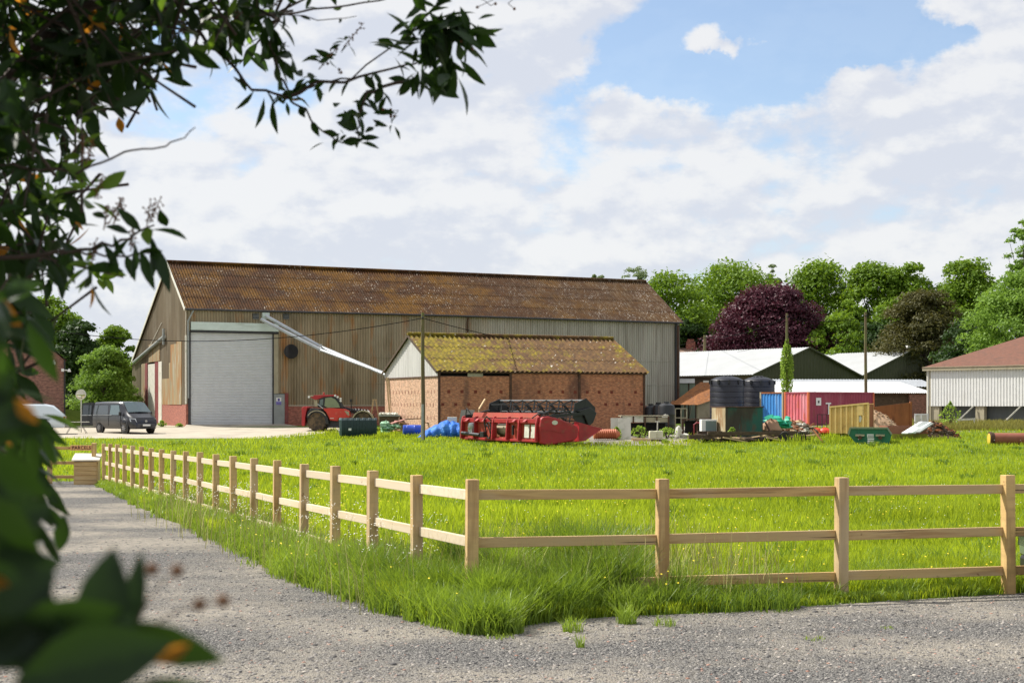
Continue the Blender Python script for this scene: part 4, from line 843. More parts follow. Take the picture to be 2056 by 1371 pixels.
def loft(sections, n_half):
    """sections: (x, [(y,z) half profile bottom->top]) mirrored into closed rings"""
    m = MB(); rings = []
    for x, hp in sections:
        ring = [(x, -y, z) for y, z in hp] + [(x, y, z) for y, z in hp[::-1]]; rings.append(ring)
    k = len(rings[0]); vs = [v for r in rings for v in r]
    fs = [(i*k+j, i*k+(j+1) % k, (i+1)*k+(j+1) % k, (i+1)*k+j) for i in range(len(rings)-1) for j in range(k)]
    fs += [tuple(range(k))[::-1], tuple((len(rings)-1)*k+j for j in range(k))]
    return m.add(vs, fs)
def vsec(x, w, zb, zbelt, ztop, wt, r=.1):
    return (x, [(w*.90, zb), (w*.98, zb+.18), (w, (zb+zbelt)/2), (w*.985, zbelt), ((w*.985+wt)/2+.012, (zbelt+ztop-r)/2), (wt, ztop-r), (wt-.09, ztop-.015), (wt*.45, ztop)])
M['vangrey'] = surf('dark_grey_car_paint', (.025, .025, .03), .3, .3, var=.05, coat=.4)
M['vanpanel'] = surf('grey_bumper_plastic', (.045, .045, .05), .5, var=.05)
M['carwhite'] = surf('white_car_paint', (.62, .68, .74), .3, var=.02, coat=.5)
M['lamp'] = surf('headlamp_glass', (.6, .62, .64), .15, .3, var=.05, coat=.5)
M['lampred'] = surf('red_lamp', (.35, .01, .015), .2, var=.05, coat=.5)
vY = 90.0; vp = W(267, 0, vY)
van = thing('van', 'dark grey panel van with open rear door parked by the barn', 'van', (X(252, vY), vY, G(vY)), R(-45))
secs = [vsec(-2.42, .88, .42, 1.05, 1.86, .74), vsec(-2.38, .94, .32, 1.05, 1.93, .80), vsec(-1.2, .955, .28, 1.05, 1.965, .83), vsec(.6, .955, .28, 1.05, 1.965, .83), vsec(.92, .955, .28, 1.05, 1.93, .80), 
        vsec(1.25, .955, .28, 1.05, 1.66, .755, .1), vsec(1.72, .94, .28, 1.03, 1.24, .80, .06), vsec(2.1, .90, .28, .88, 1.08, .74, .05), vsec(2.32, .82, .30, .74, .98, .66, .06), vsec(2.44, .70, .36, .62, .78, .58, .06)]
bd = loft(secs, 8).build('body', M['vangrey'], van, smooth=True, ang=28)
def sidey(z, e=.012): return -(np.interp(z, [1.05, 1.86], [.945, .83]) + e)
def winq(name, x0, x1, z0, z1, s, xt0=None, xt1=None, mat='glass', parent=van):
    xt0 = x0 if xt0 is None else xt0; xt1 = x1 if xt1 is None else xt1
    m = MB(); a = s*sidey(z0); b2 = s*sidey(z1)
    m.add([(x0, a, z0), (x1, a, z0), (xt1, b2, z1), (xt0, b2, z1), (x0, a*.97, z0), (x1, a*.97, z0), (xt1, b2*.97, z1), (xt0, b2*.97, z1)], [(0,1,2,3), (7,6,5,4), (0,4,5,1), (1,5,6,2), (2,6,7,3), (3,7,4,0)])
    return m.build(name, M[mat], parent)
for s in (1, -1):
    winq('side_window', -2.2, -.5, 1.16, 1.72, s, mat='glass'); winq('front_door_window', -.28, .98, 1.14, 1.74, s, -.28, .72, 'glass_lit')
m = MB(); m.add([(1.63, -.80, 1.26), (1.63, .80, 1.26), (.97, .70, 1.85), (.97, -.70, 1.85), (1.68, 0, 1.29), (1.02, 0, 1.90)], [(0, 4, 5, 3), (4, 1, 2, 5)])
for i, v in enumerate(m.v): m.v[i] = (v[0]+.045, v[1], v[2]+.045)
m.build('windscreen', M['glass_lit'], van)
m = MB(); m.box(-.42, -.40, -.967, -.955, .45, 1.75); m.box(1.05, 1.07, -.967, -.95, .45, 1.2); m.box(-.41, 1.06, -.972, -.958, 1.08, 1.10); m.build('door_seam', M['black'], van)
m = MB(); m.box(-2.3, .0, -.968, -.95, 1.11, 1.135); m.build('side_trim', M['steel'], van)
m = MB(); m.add([(2.46, -.6, .66), (2.46, .6, .66), (2.385, .63, .84), (2.385, -.63, .84)], [(0,1,2,3)]); m.build('grille', M['black'], van)
m = MB(); m.box(2.30, 2.475, -.62, .62, .32, .62); m.build('bumper', M['vanpanel'], van, bevel=.05)
m = MB(); m.box(2.46, 2.485, -.40, .40, .38, .5); m.build('air_intake', M['black'], van)
m = MB(); m.box(2.485, 2.50, -.26, .26, .46, .57); m.build('number_plate', M['white'], van)
m = MB(); m.lathe([(.0, 0), (.085, 0), (.085, .015), (.06, .016)], (2.43, 0, .755), 16, 'x'); m.build('badge', M['alloy'], van)
for s in (1, -1):
    m = MB(); m.add([(2.425, s*.62, .68), (2.10, s*.905, .74), (2.02, s*.90, .93), (2.33, s*.66, .92)], [(0,1,2,3)]); 
    m.v = [(x+.02, y+s*.012, z) for x, y, z in m.v]; m.build('headlight', M['lamp'], van)
    m = MB(); m.obox((1.18, s*1.06, 1.22), (.12, .16, .24)); m.build('wing_mirror', M['black'], van, bevel=.03)
for xw in (-1.52, 1.48):
    for s in (-1, 1):
        m = MB(); m.lathe([(.43, -.006), (.43, .006)], (xw, s*.935, .36), 24, 'y'); m.build('wheel_arch', M['black'], van)
        wh = wheel(van, 'wheel', (xw, s*.84, .335), .335, .24, M['darksteel'], side=s); spokes(wh, (xw, s*.84, .335), .22, .24, 9, s, M['alloy'])
# open rear door (hinged at the near rear edge, swung out)
m = MB(); m.add([(-2.42, -.90, .45), (-3.28, -1.22, .45), (-3.26, -1.16, 1.88), (-2.42, -.84, 1.90), (-2.42, -.85, .45), (-3.28, -1.17, .45), (-3.26, -1.11, 1.88), (-2.42, -.79, 1.90)],
      [(0,1,2,3), (7,6,5,4), (0,4,5,1), (1,5,6,2), (2,6,7,3), (3,7,4,0)]); rdr = m.build('rear_door', M['black'], van)
m = MB(); m.add([(-2.52, -.935, 1.14), (-3.18, -1.175, 1.14), (-3.16, -1.14, 1.74), (-2.52, -.895, 1.74)], [(0,1,2,3)]); m.v = [(x, y-.02, z) for x, y, z in m.v]; m.build('door_window', M['glass'], rdr)
m = MB(); m.beam((-2.48, -.96, 1.1), (-3.2, -1.22, 1.1), .02, .05); m.build('door_trim', M['steel'], rdr)
m = MB(); m.box(-2.5, -2.425, -.8, .8, .5, 1.8); m.build('load_bay', M['void'], van)

# white pickup, only its tail clear of the leaves
pY = 88.; pk = thing('pickup', 'white pickup truck with white canopy beside the brick house', 'pickup truck', (X(128, pY)-2.45, pY, G(pY)), R(14))
secs = [vsec(-2.9, .8, .5, .8, .9, .7, .04), vsec(-2.4, .9, .45, .95, 1.1, .8), vsec(-1.6, .92, .42, 1.05, 1.2, .84), vsec(-.9, .92, .42, 1.05, 1.8, .74), vsec(.2, .92, .42, 1.05, 1.84, .76), vsec(1.3, .92, .42, 1.05, 1.84, .76), vsec(1.75, .92, .42, 1.08, 1.75, .72), vsec(2.35, .90, .42, 1.08, 1.22, .82, .05), vsec(2.45, .86, .5, 1.0, 1.1, .80, .05)]
loft(secs, 8).build('body', M['carwhite'], pk, smooth=True, ang=30)
for s in (-1, 1):
    m = MB(); m.box(2.30, 2.47, s*.80-.08, s*.80+.08, .76, 1.08); m.build('tail_lamp', M['lampred'], pk)
    for xw in (-1.95, 1.2):
        m = MB(); m.lathe([(.47, -.006), (.47, .006)], (xw, s*.915, .42), 24, 'y'); m.build('wheel_arch', M['black'], pk); wheel(pk, 'wheel', (xw, s*.80, .38), .38, .26, M['alloy'], side=s)
m = MB(); m.box(2.42, 2.62, -.75, .75, .48, .6); m.build('rear_bumper', M['alloy'], pk, bevel=.03)
m = MB(); m.box(-.2, 1.2, -.6, .6, 1.85, 1.88); m.build('roof_rail', M['greypaint'], pk)
m = MB(); m.box(.3, 1.6, -.935, -.92, 1.09, 1.105); m.build('canopy_seam', M['greypaint'], pk)

# red telehandler, nose to the right
tY = 93.; st = F/tY; tb = G(tY); ox = X(637, tY)
th = thing('telehandler', 'red and black farm telehandler parked facing right by the barn wall', 'telehandler', (ox, tY, tb), R(0))
def tl(px, py): return ((px-637)/st, (HY-py)/F*tY + EYE - tb)      # photo pixel -> local x, z in the machine's side plane
def zc(x, y): return tl(590 + x/5.874, 770 + y/5.874)             # from the enlarged view
def zpoly(pts): return [zc(*p) for p in pts]
m = MB(); m.prism(zpoly([(150, 330), (190, 292), (350, 300), (390, 380), (420, 420), (520, 430), (560, 520), (400, 520), (150, 480)]), 'y', .25, 1.5); m.build('chassis', M['darksteel'], th, bevel=.02)
m = MB(); m.prism(zpoly([(345, 300), (420, 285), (600, 297), (650, 322), (662, 350), (658, 400), (530, 405), (520, 442), (430, 432), (385, 340)]), 'y', -.15, .55); m.build('engine_cover', surf('sunlit_red_paint', (.52, .035, .02), .45, var=.12, layers=[((.5, .2, .14), (3, 3, 3), .56, .72, .4)]), th, bevel=.04)  # the hood's sunlit brightness is put into this stronger red
m = MB(); m.prism(zpoly([(600, 318), (652, 330), (655, 380), (628, 362)]), 'y', -.17, -.13); m.build('side_grille', M['cream'], th)
m = MB(); m.prism(zpoly([(95, 285), (120, 268), (165, 275), (150, 330), (135, 400), (130, 500), (95, 500)]), 'y', -.1, 1.7); m.build('counterweight', M['red'], th, bevel=.03)
m = MB(); m.prism(zpoly([(155, 400), (165, 350), (200, 305), (300, 298), (355, 330), (405, 400), (418, 480), (385, 480), (365, 400), (300, 345), (220, 345), (185, 400)]), 'y', -.22, .25); m.build('rear_mudguard', M['black'], th, bevel=.02)
# cab
cabp = zpoly([(285, 280), (300, 180), (335, 150), (440, 140), (500, 165), (545, 215), (580, 292)])
m = MB(); m.prism(cabp, 'y', -.05, .95); cb_ = m.build('cab', M['black'], th, bevel=.03)
m = MB(); m.prism(zpoly([(362, 262), (372, 170), (440, 160), (490, 185), (530, 240), (545, 282), (400, 285)]), 'y', -.07, -.045); m.build('cab_window', surf('cab_glass', (.16, .2, .09), .12, coat=.6), cb_)
m = MB(); m.prism(zpoly([(300, 258), (312, 190), (348, 180), (345, 255)]), 'y', -.07, -.045); m.build('cab_window', surf('cab_rear_glass', (.09, .13, .12), .12, coat=.6), cb_)
m = MB(); m.prism(zpoly([(165, 140), (345, 134), (500, 132), (500, 146), (360, 156), (270, 190), (235, 182)]), 'y', -.12, 1.0); m.build('roof', M['red'], cb_, bevel=.02)
m = MB(); m.prism(zpoly([(168, 140), (232, 137), (235, 150), (170, 158)]), 'y', -.14, -.1); m.prism(zpoly([(238, 196), (278, 196), (280, 270), (245, 270)]), 'y', .0, .3); m.build('roof_trim', M['cream'], cb_)
for p in ((347, 122), ): m = MB(); x, z = zc(*p); m.lathe([(.07, -.1), (.06, .08), (.03, .12)], (x, .3, z), 12); m.build('beacon', M['redorange'], cb_)
for p in ((490, 143), (520, 158), (555, 178), (556, 204), (182, 158)): m = MB(); x, z = zc(*p); m.lathe([(.0, -.05), (.07, -.04), (.07, .05)], (x, -.15, z), 10, 'y'); m.build('work_lamp', M['white'], cb_)
m = MB(); x, z = zc(285, 240); x2, z2 = zc(350, 292); m.beam((x, -.2, z), (x2, -.2, z2), .05, .05); m.build('hand_rail', M['steel'], cb_)
m = MB(); a = zc(640, 300); c_ = zc(860, 345); m.beam((a[0]-1.5, .75, a[1]+.25), (c_[0], .75, c_[1]-.1), .35, .3); m.build('boom', M['darksteel'], th, bevel=.02)
m = MB()
for i in range(16): x, z = zc(660 + 12*i, 318 + 5*math.sin(i*2.1) + i); m.tube([(x, .2, z), (x+.15, .5, z+.12), (x+.28, .2, z-.05)], .035, 5)
m.build('hydraulic_hoses', M['black'], th)
m = MB(); x, z = zc(670, 200); x2, z2 = zc(672, 320); m.tube([(x2, .3, z2), (x, .3, z)], .035, 6); m.lathe([(.03, -.1), (.08, -.08), (.08, .1)], (x, .3, z), 8); m.build('mirror_stalk', M['black'], th)
m = MB(); a = zc(430, 408); c_ = zc(475, 412); m.box(a[0], c_[0], -.165, -.15, a[1]-.02, a[1]+.02); m.build('decal', M['dirtywhite'], th)
rw_ = .62
for (xc, s, nm) in ((0, -1, 0), (2.95, -1, 1), (0, 1, 0), (2.95, 1, 1)):
    yy = .12 if s < 0 else 1.7; wh = wheel(th, 'wheel', (xc, yy, rw_), rw_, .45, M['muddy'], M['muddy'], .6, lugs=26, side=s)
m = MB(); xf = 2.95; pts = [(xf+.72*math.cos(t), rw_+.72*math.sin(t)) for t in np.linspace(R(15), R(165), 10)] + [(xf+.64*math.cos(t), rw_+.64*math.sin(t)) for t in np.linspace(R(165), R(15), 10)]
m.prism([tuple(p) for p in pts], 'y', -.2, .4); m.build('front_mudguard', M['cream'], th)
pts = [(.68*math.cos(t), rw_+.05+.68*math.sin(t)) for t in np.linspace(R(30), R(150), 10)] + [(.63*math.cos(t), rw_+.05+.63*math.sin(t)) for t in np.linspace(R(150), R(30), 10)]
m = MB(); m.prism([tuple(p) for p in pts], 'y', -.26, -.2); m.build('guard_edge', M['cream'], th)

# ================================================================ combine harvester header
hd = thing('combine_header', 'red combine harvester header with black reel standing in the grass', 'farm machine', (X(1083, 72), 72, G(72)+.06), R(33))
WH = 7.3
RM = M['red']; RO = M['redorange']
m = MB(); m.box(0, .06, 0, 2.75, .22, 1.12); m.box(0, .06, 4.05, WH, .22, 1.12); m.box(0, .06, 2.75, 4.05, .22, .34); fr = m.build('back_sheet', RO, hd)
m = MB(); m.box(-.14, .04, -.02, WH+.02, 1.08, 1.30); m.build('top_beam', RM, fr, bevel=.02)
m = MB(); m.box(-.12, .05, 0, WH, .14, .27); m.build('bottom_beam', RM, fr, bevel=.02)
m = MB(); m.prism([(.12, 1.34), (.20, 1.60), (.26, 1.60), (.30, 1.34)], 'y', .25, 6.6); m.build('rear_trough', RO, fr)
for y in (.04, 1.62, 2.72, 4.1, 5.9, WH-.08): m = MB(); m.prism([(-.26, .2), (.04, .2), (.04, 1.42), (-.12, 1.38), (-.2, 1.1)], 'y', y-.05, y+.05); m.build('frame_rib', RM, fr, bevel=.01)
for y in (1.0, 2.0, 4.9, 5.6, 6.6): m = MB(); m.prism([(-.3, 1.16), (-.14, 1.12), (-.14, 1.28)], 'y', y-.1, y+.1); m.build('hook', RM, fr)
m = MB(); m.cyl((.55, 2.3, .72), (.55, 4.5, .72), .3, n=20); m.build('auger_drum', M['cream'], hd, smooth=True)
m = MB(); m.box(.5, .56, 0, WH, .2, 1.0); m.build('inner_sheet', M['rust'], hd)
for y in (.45, 1.05): m = MB(); m.obox((-.05, y, .68), (.03, .42, .66), (0, .05, 0)); m.build('white_board', M['dirtywhite'], hd)
m = MB(); m.obox((-.1, 2.25, .72), (.1, .09, .5)); m.lathe([(.05, 0), (.06, .3)], (-.12, 2.25, .6), 8); m.build('cylinder', M['darksteel'], hd)
m = MB(); m.tube([(-.35, WH-.4, .5), (-.35, 5.1, .42)], .09, 10); m.build('drive_shaft', M['darksteel'], hd, smooth=True)
m = MB(); m.lathe([(.19, -.1), (.22, 0), (.19, .2), (.1, .24)], (-.22, 6.1, .82), 14); m.box(-.35, -.05, 5.9, 6.3, .5, .75); m.build('gearbox', M['steel'], hd, smooth=True)
m = MB(); m.obox((-.25, 4.85, .45), (.3, .35, .3)); m.build('coupling', M['black'], hd, bevel=.03)
m = MB(); m.tube([(-.2 + 0*t, 4.45 + .23*math.cos(t), .68 + .42*math.sin(t)) for t in np.linspace(.5, 5.5, 14)], .035, 6); m.tube([(-.15, 4.3, 1.2), (-.3, 4.5, 1.4), (-.3, 4.75, 1.2), (-.2, 4.7, .6)], .04, 6)
m.tube([(-.25, 4.2, .5), (-.3, 4.35, .9), (-.25, 4.6, 1.0)], .03, 6); m.build('hydraulic_hoses', M['black'], hd)
m = MB(); m.lathe([(.02, -.02), (.28, -.02), (.3, .02)], (-.16, 4.4, .55), 16, 'x'); m.build('pulley', M['redorange'], hd)
# end shields
def shield(y0, y1, nm):
    m = MB(); pts = [(-.05, .08), (-.1, .95), (-.02, 1.32), (.12, 1.42), (.45, 1.44), (1.1, 1.30), (1.75, 1.10), (2.12, .96), (2.25, .8), (2.22, .42), (2.0, .2), (1.3, .1), (.4, -.02)]
    m.prism(pts, 'y', y0, y1); return m.build(nm, RM, hd, bevel=.06)
es = shield(-.22, .0, 'end_shield'); shield(WH, WH+.18, 'end_shield')
m = MB(); m.prism([(.0, .80), (1.2, .74), (1.5, .62), (1.25, .58), (.6, .72), (.0, .74)], 'y', -.235, -.215); m.build('shield_crease', M['red'], es)
m = MB(); m.lathe([(0, -.006), (.14, -.006), (.14, .006)], (0, 0, 0), 20, 'y'); o = m.build('oval_badge', M['dirtywhite'], es); o.location = (.78, -.228, 1.12); o.scale = (1.25, 1, .8)
m = MB(); m.add([(2.3, -.18, .15), (2.3, .25, .15), (2.3, .25, 1.16), (2.3, -.18, 1.12), (3.9, .0, .78), (3.9, .08, .80), (2.7, -.16, .18), (2.7, .2, .18)], [(0,3,2,1), (0,6,4,3), (3,4,5,2), (2,5,7,1), (0,1,7,6), (6,7,5,4)]); m.build('crop_divider', RM, hd)
m = MB(); m.add([(2.3, WH, .15), (2.3, WH+.2, .15), (2.3, WH+.2, 1.1), (2.3, WH, 1.1), (3.9, WH+.1, .7)], [(0,3,2,1), (0,4,3), (3,4,2), (2,4,1), (1,4,0)]); m.build('crop_divider', RM, hd)
m = MB(); m.box(.4, 2.3, 0, WH, .12, .18); m.build('table_floor', RO, hd)
m = MB()
for k in range(34): y = .2+k*.21; m.add([(2.3, y-.03, .13), (2.3, y+.03, .13), (2.52, y, .14), (2.3, y, .18)], [(0,1,2), (0,2,3), (1,3,2), (0,3,1)])
tag(m.build('knife_guards', M['darksteel'], hd), kind='stuff')
# reel
rx, rz_, rr2 = 2.8, 1.60, .66; y0r, y1r = .1, WH+.9
hexp = lambda r, o_=0: [(rx + r*math.cos(R(60*k+o_)), rz_ + r*math.sin(R(60*k+o_))) for k in range(6)]
rl_ = MB(); rl_.cyl((rx, y0r, rz_), (rx, y1r, rz_), .09, n=12); reel = rl_.build('reel_shaft', M['black'], hd)
for y in (y0r-.04, y1r): m = MB(); m.prism(hexp(rr2+.1, 20), 'y', y, y+.05); m.build('reel_end_plate', M['black'], reel, bevel=.01)
m = MB(); m.prism([(rx-.55, rz_+.1), (rx-.1, rz_-.1), (rx+.2, rz_-.7), (rx+.5, rz_-.5), (rx+.72, rz_+.0), (rx+.3, rz_+.3)], 'y', y0r-.16, y0r-.06); m.build('reel_guard', M['black'], reel, bevel=.04)
for k in range(6):
    t = R(60*k+20); m = MB(); bx_, bz_ = rx+rr2*math.cos(t), rz_+rr2*math.sin(t); m.box(bx_-.03, bx_+.03, y0r, y1r, bz_-.03, bz_+.03)
    m.build('reel_bat', M['steel'] if k == 1 else M['black'], reel)
m = MB()
for k in range(6):
    t = R(60*k+20); bx_, bz_ = rx+rr2*math.cos(t), rz_+rr2*math.sin(t)
    for j in range(46): y = y0r + .1 + j*.175; m.add([(bx_-.01, y-.008, bz_), (bx_+.01, y+.008, bz_), (bx_-.1, y, bz_-.26)], [(0,1,2)])
tag(m.build('reel_tines', M['black'], reel), kind='stuff')
for k in range(8):
    y = y0r + (y1r-y0r)*k/7.
    m = MB()
    for q_ in range(6): t = R(60*q_+20); m.beam((rx, y, rz_), (rx+rr2*math.cos(t), y, rz_+rr2*math.sin(t)), .04, .09)
    for q_ in range(6): t = R(60*q_+20); t2 = t + R(60); m.beam((rx+rr2*math.cos(t), y, rz_+rr2*math.sin(t)), (rx+rr2*math.cos(t2), y, rz_+rr2*math.sin(t2)), .03, .06)
    m.build('reel_spider', M['black'], reel)
for y in (-.02, WH): m = MB(); m.beam((.1, y, 1.40), (rx+.1, y, rz_-.02), .1, .14); m.beam((.4, y, 1.35), (1.6, y, 1.55), .07, .07); m.build('reel_arm', M['black'], hd)
m = MB(); m.tube([(.2, .1, 1.5), (.6, .0, 1.68), (1.2, -.05, 1.8), (1.9, -.05, 1.6)], .03, 6); m.tube([(.1, .3, 1.5), (.5, .1, 1.65), (1.2, -.1, 1.62), (1.9, -.08, 1.7)], .035, 6); m.tube([(-.1, .5, 1.35), (.1, .2, 1.6), (.6, .05, 1.55)], .03, 6); m.build('arm_hoses', M['black'], hd)
m = MB(); m.tube([(.3, 6.9, 1.4), (.2, 7.2, 1.75), (.3, 7.5, 1.8), (.3, 7.6, 1.3)], .03, 6); m.tube([(.3, 6.4, 1.45), (.8, 6.8, 1.6), (1.5, 7.1, 1.7)], .06, 6); m.build('end_hoses', M['black'], hd)
for y in (1.6, 5.2): m = MB(); m.obox((-.2, y, .03), (.9, .12, .1), (0, 0, .4)); m.build('support_block', M['greypaint'], hd)
# vehicle at the right edge: only the corner of its bumper shows
cY = 14.1; pc = thing('parked_car', 'grey green car just entering the frame beside the end fence post', 'car', (X(2051, cY)+2.17, cY-.35, 0), R(-4))
M['cargreen'] = surf('grey_green_car_paint', (.16, .2, .18), .3, .3, var=.03, coat=.5)
secs = [vsec(-2.08, .72, .35, .5, .62, .6, .04), vsec(-1.98, .82, .22, .6, .74, .7, .05), vsec(-1.2, .86, .2, .8, .92, .74, .05), vsec(-.7, .87, .2, .85, 1.0, .72, .06), vsec(0, .87, .2, .88, 1.42, .58), vsec(1.0, .87, .2, .88, 1.42, .58), vsec(1.7, .86, .22, .88, 1.05, .62), vsec(2.0, .8, .3, .8, .9, .7, .05)]
loft(secs, 8).build('body', M['cargreen'], pc, smooth=True, ang=30)
for xw in (-1.3, 1.25):
    for s in (-1, 1): wheel(pc, 'wheel', (xw, s*.78, .3), .3, .2, M['alloy'], side=s)
m = MB(); m.box(-2.1, -1.95, -.6, .6, .15, .34); m.build('bumper', M['black'], pc, bevel=.03)
m = MB(); m.add([(-.66, -.66, 1.0), (-.66, .66, 1.0), (-.06, .55, 1.37), (-.06, -.55, 1.37)], [(0,1,2,3)]); m.v = [(x-.03, y, z+.03) for x, y, z in m.v]; m.build('windscreen', M['glass'], pc)
# ================================================================ yard objects
def at(px, Y, dz=0): return (X(px, Y), Y, G(Y)+dz)
def hz(py, Y): return Zp(py, Y) - G(Y)                # height above ground of a photo row at depth Y
# utility poles and wires
def upole(px, Y, pyt, label, r=.14, wd=True):
    p = thing('utility_pole', label, 'utility pole', at(px, Y), 0, 'wooden utility poles'); h = hz(pyt, Y)
    m = MB(); m.tube([(0, 0, -.5), (.02, 0, h*.3), (-.01, 0, h*.65), (.0, 0, h)], [r, r*.95, r*.85, r*.72], 12); m.build('pole', M['pole'], p, smooth=True)
    m = MB(); m.box(-.03, .03, -r-.08, -r*.6, h-.35, h-.28); m.lathe([(.03, -.05), (.05, 0), (.03, .08)], (0, -r-.08, h-.28), 8); m.build('insulator', M['darksteel'], p)
    return p, Vector((X(px, Y), Y-r-.05, G(Y)+h-.3))
pA, tA = upole(849, 78, 628, 'nearest wooden utility pole, in front of the brick shed gable', .12)
m = MB(); m.tube([(.0, -.13, 0), (.0, -.13, 2.0)], .06, 8); m.build('cable_guard', M['greypaint'], pA); 
pB, tB = upole(1580, 118, 629, 'utility pole wrapped in green ivy behind the blue container', .13)
pC, tC = upole(1738, 124, 627, 'bare utility pole in front of the right olive gable', .14)
pD, tD = upole(1415, 165, 673, 'small distant utility pole in front of the chimney house', .2)
def wire(a, b_, sag, label, r=.018):
    a, b_ = Vector(a), Vector(b_); m = MB(); pts = [a.lerp(b_, t) - Vector((0, 0, 4*sag*t*(1-t))) for t in np.linspace(0, 1, 26)]; m.tube(pts, r, 5)
    tag(m.build('overhead_wire', M['cable'], smooth=True), label, 'wire', 'overhead wires')
wire(W(-60, 628, 96), tA, 1.55, 'black overhead wire crossing the roller door to the nearest pole', .022)
wire(tA, tD, 1.7, 'overhead wire from the nearest pole along the barn wall to the distant pole', .022)
wire(tD, tB, .5, 'overhead wire rising in front of the purple tree to the ivy pole', .026)
wire(tB, tC, .45, 'overhead wire sagging between the ivy pole and the bare pole', .024)
wire(tC, W(1875, 704, 128), .3, 'overhead wire falling from the bare pole to the right shed roof', .024)
wire(tB + Vector((0, 0, -.3)), W(1480, 706, 118), .6, 'thin service wire hanging from the ivy pole down to the shed roof', .012)

# convex mirror and folding table by the van
p = thing('traffic_mirror', 'round convex mirror on a post beside the van', 'mirror', at(163, 91)); m = MB(); m.cyl((0, 0, 0), (0, 0, hz(800, 91)), .035, n=8); m.build('post', M['dirtywhite'], p)
zc_ = hz(792, 91); m = MB(); m.lathe([(.0, -.10), (.12, -.095), (.22, -.07), (.29, -.03)], (0, -.05, zc_), 20, 'y'); m.build('mirror_face', surf('mirror_glass', (.55, .5, .38), .12, .9, var=.3, vscale=(2, 2, 2)), p, smooth=True)
m = MB(); m.lathe([(.29, -.035), (.33, -.03), (.33, .02), (.05, .03)], (0, -.05, zc_), 20, 'y'); m.build('rim', M['dirtywhite'], p, smooth=True)
p = thing('folding_table', 'small folding table with thin black legs beside the van', 'table', at(154, 89), R(10)); m = MB(); m.box(-.75, .75, -.3, .3, .70, .73); m.build('table_top', M['dirtywhite'], p)
for sx in (-1, 1):
    for sy in (-1, 1): m = MB(); m.beam((sx*.2, sy*.25, .7), (sx*.6, sy*.27, 0), .025, .025); m.build('leg', M['black'], p)
# dark plastic tank lying on its side
tY_ = 82.5; p = thing('oil_tank', 'dark green plastic tank lying on its side in front of the telehandler', 'tank', at(682, tY_), R(6)); L_ = 2.2; ht = hz(839, tY_)
m = MB(); pr = [(.12, 0), (.85, 0), (.97, .12), (1.0, ht*.5), (.97, ht-.14), (.82, ht), (.15, ht), (.02, ht-.12), (-.02, ht*.5), (.02, .12)]
for k in range(12): m.prism([((y-.48)*(1 if k % 2 else .955)+.48, (z-ht/2)*(1 if k % 2 else .965)+ht/2) for y, z in pr], 'x', .12+k*(L_-.2)/12, .12+(k+1)*(L_-.2)/12)
m.build('shell', surf('dark_teal_plastic', (.008, .028, .032), .5, vscale=(3, 3, 3)), p, smooth=True, bevel=.01)
m = MB(); m.prism(pr, 'x', -.02, .12); m.build('end_rim', surf('grey_green_plastic', (.09, .14, .14), .6), p, bevel=.02)
m = MB(); m.lathe([(0, -.03), (.13, -.03), (.13, .02)], (-.02, .15, .35), 14, 'x'); m.box(.5, .66, -.035, -.02, .42, .55); m.build('cap_and_label', M['white'], p)
# step ladder
lY = 94; p = thing('step_ladder', 'pale wooden step ladder standing open by the barn wall', 'ladder', at(752, lY)); h_ = hz(803, lY)
for s in (-1, 1): m = MB(); m.beam((-.35*1.0, s*.22, 0), (-.08, s*.13, h_), .05, .05); m.build('rail', M['palewood'], p); m = MB(); m.beam((.42, s*.22, 0), (.08, s*.13, h_), .05, .05); m.build('rail', M['palewood'], p)
for k in range(5): m = MB(); t = (k+1)/6; x = -.35+.27*t; m.box(x-.05, x+.08, -.2, .2, h_*t, h_*t+.03); m.build('step', M['palewood'], p)
m = MB(); m.box(-.14, .14, -.17, .17, h_, h_+.05); m.build('top_step', M['palewood'], p)
# low trailer with junk
lY = 91; p = thing('flat_trailer', 'low grey trailer loaded with pale stones beside the shed gable', 'trailer', at(762, lY), R(4)); wl = X(801, lY)-X(762, lY); zt = hz(833, lY)
m = MB(); m.box(0, wl, -.6, .8, zt-.55, zt-.05); m.build('tub', M['oldwood'], p, bevel=.02); m = MB(); m.box(-.05, wl+.05, -.65, .85, zt-.08, zt); m.build('rim', M['greypaint'], p); wheel(p, 'wheel', (.6, -.6, .3), .3, .2, M['rust'])
m = MB(); 
for k in range(12): m.blob((.1+random.random()*(wl-.2), random.uniform(-.5, .6), zt+.06), (.16, .16, .1), 7, .3, k)
tag(m.build('stone_heap', M['dirtywhite']), 'pale stones heaped on the low grey trailer', 'stones', kind='stuff').location = p.location
# timbers leaning on the shed corner
for i, (a0, a1) in enumerate((((784, 846), (776, 757)), ((789, 846), (779.5, 758)))):
    m = MB(); m.beam(W(a0[0], a0[1], 93.2), W(a1[0], a1[1], 93.6), .1, .05); tag(m.build('leaning_plank', M['palewood']), ('left' if i == 0 else 'right') + ' of two long planks leaning on the far corner of the shed gable', 'plank', 'planks leaning on the shed')
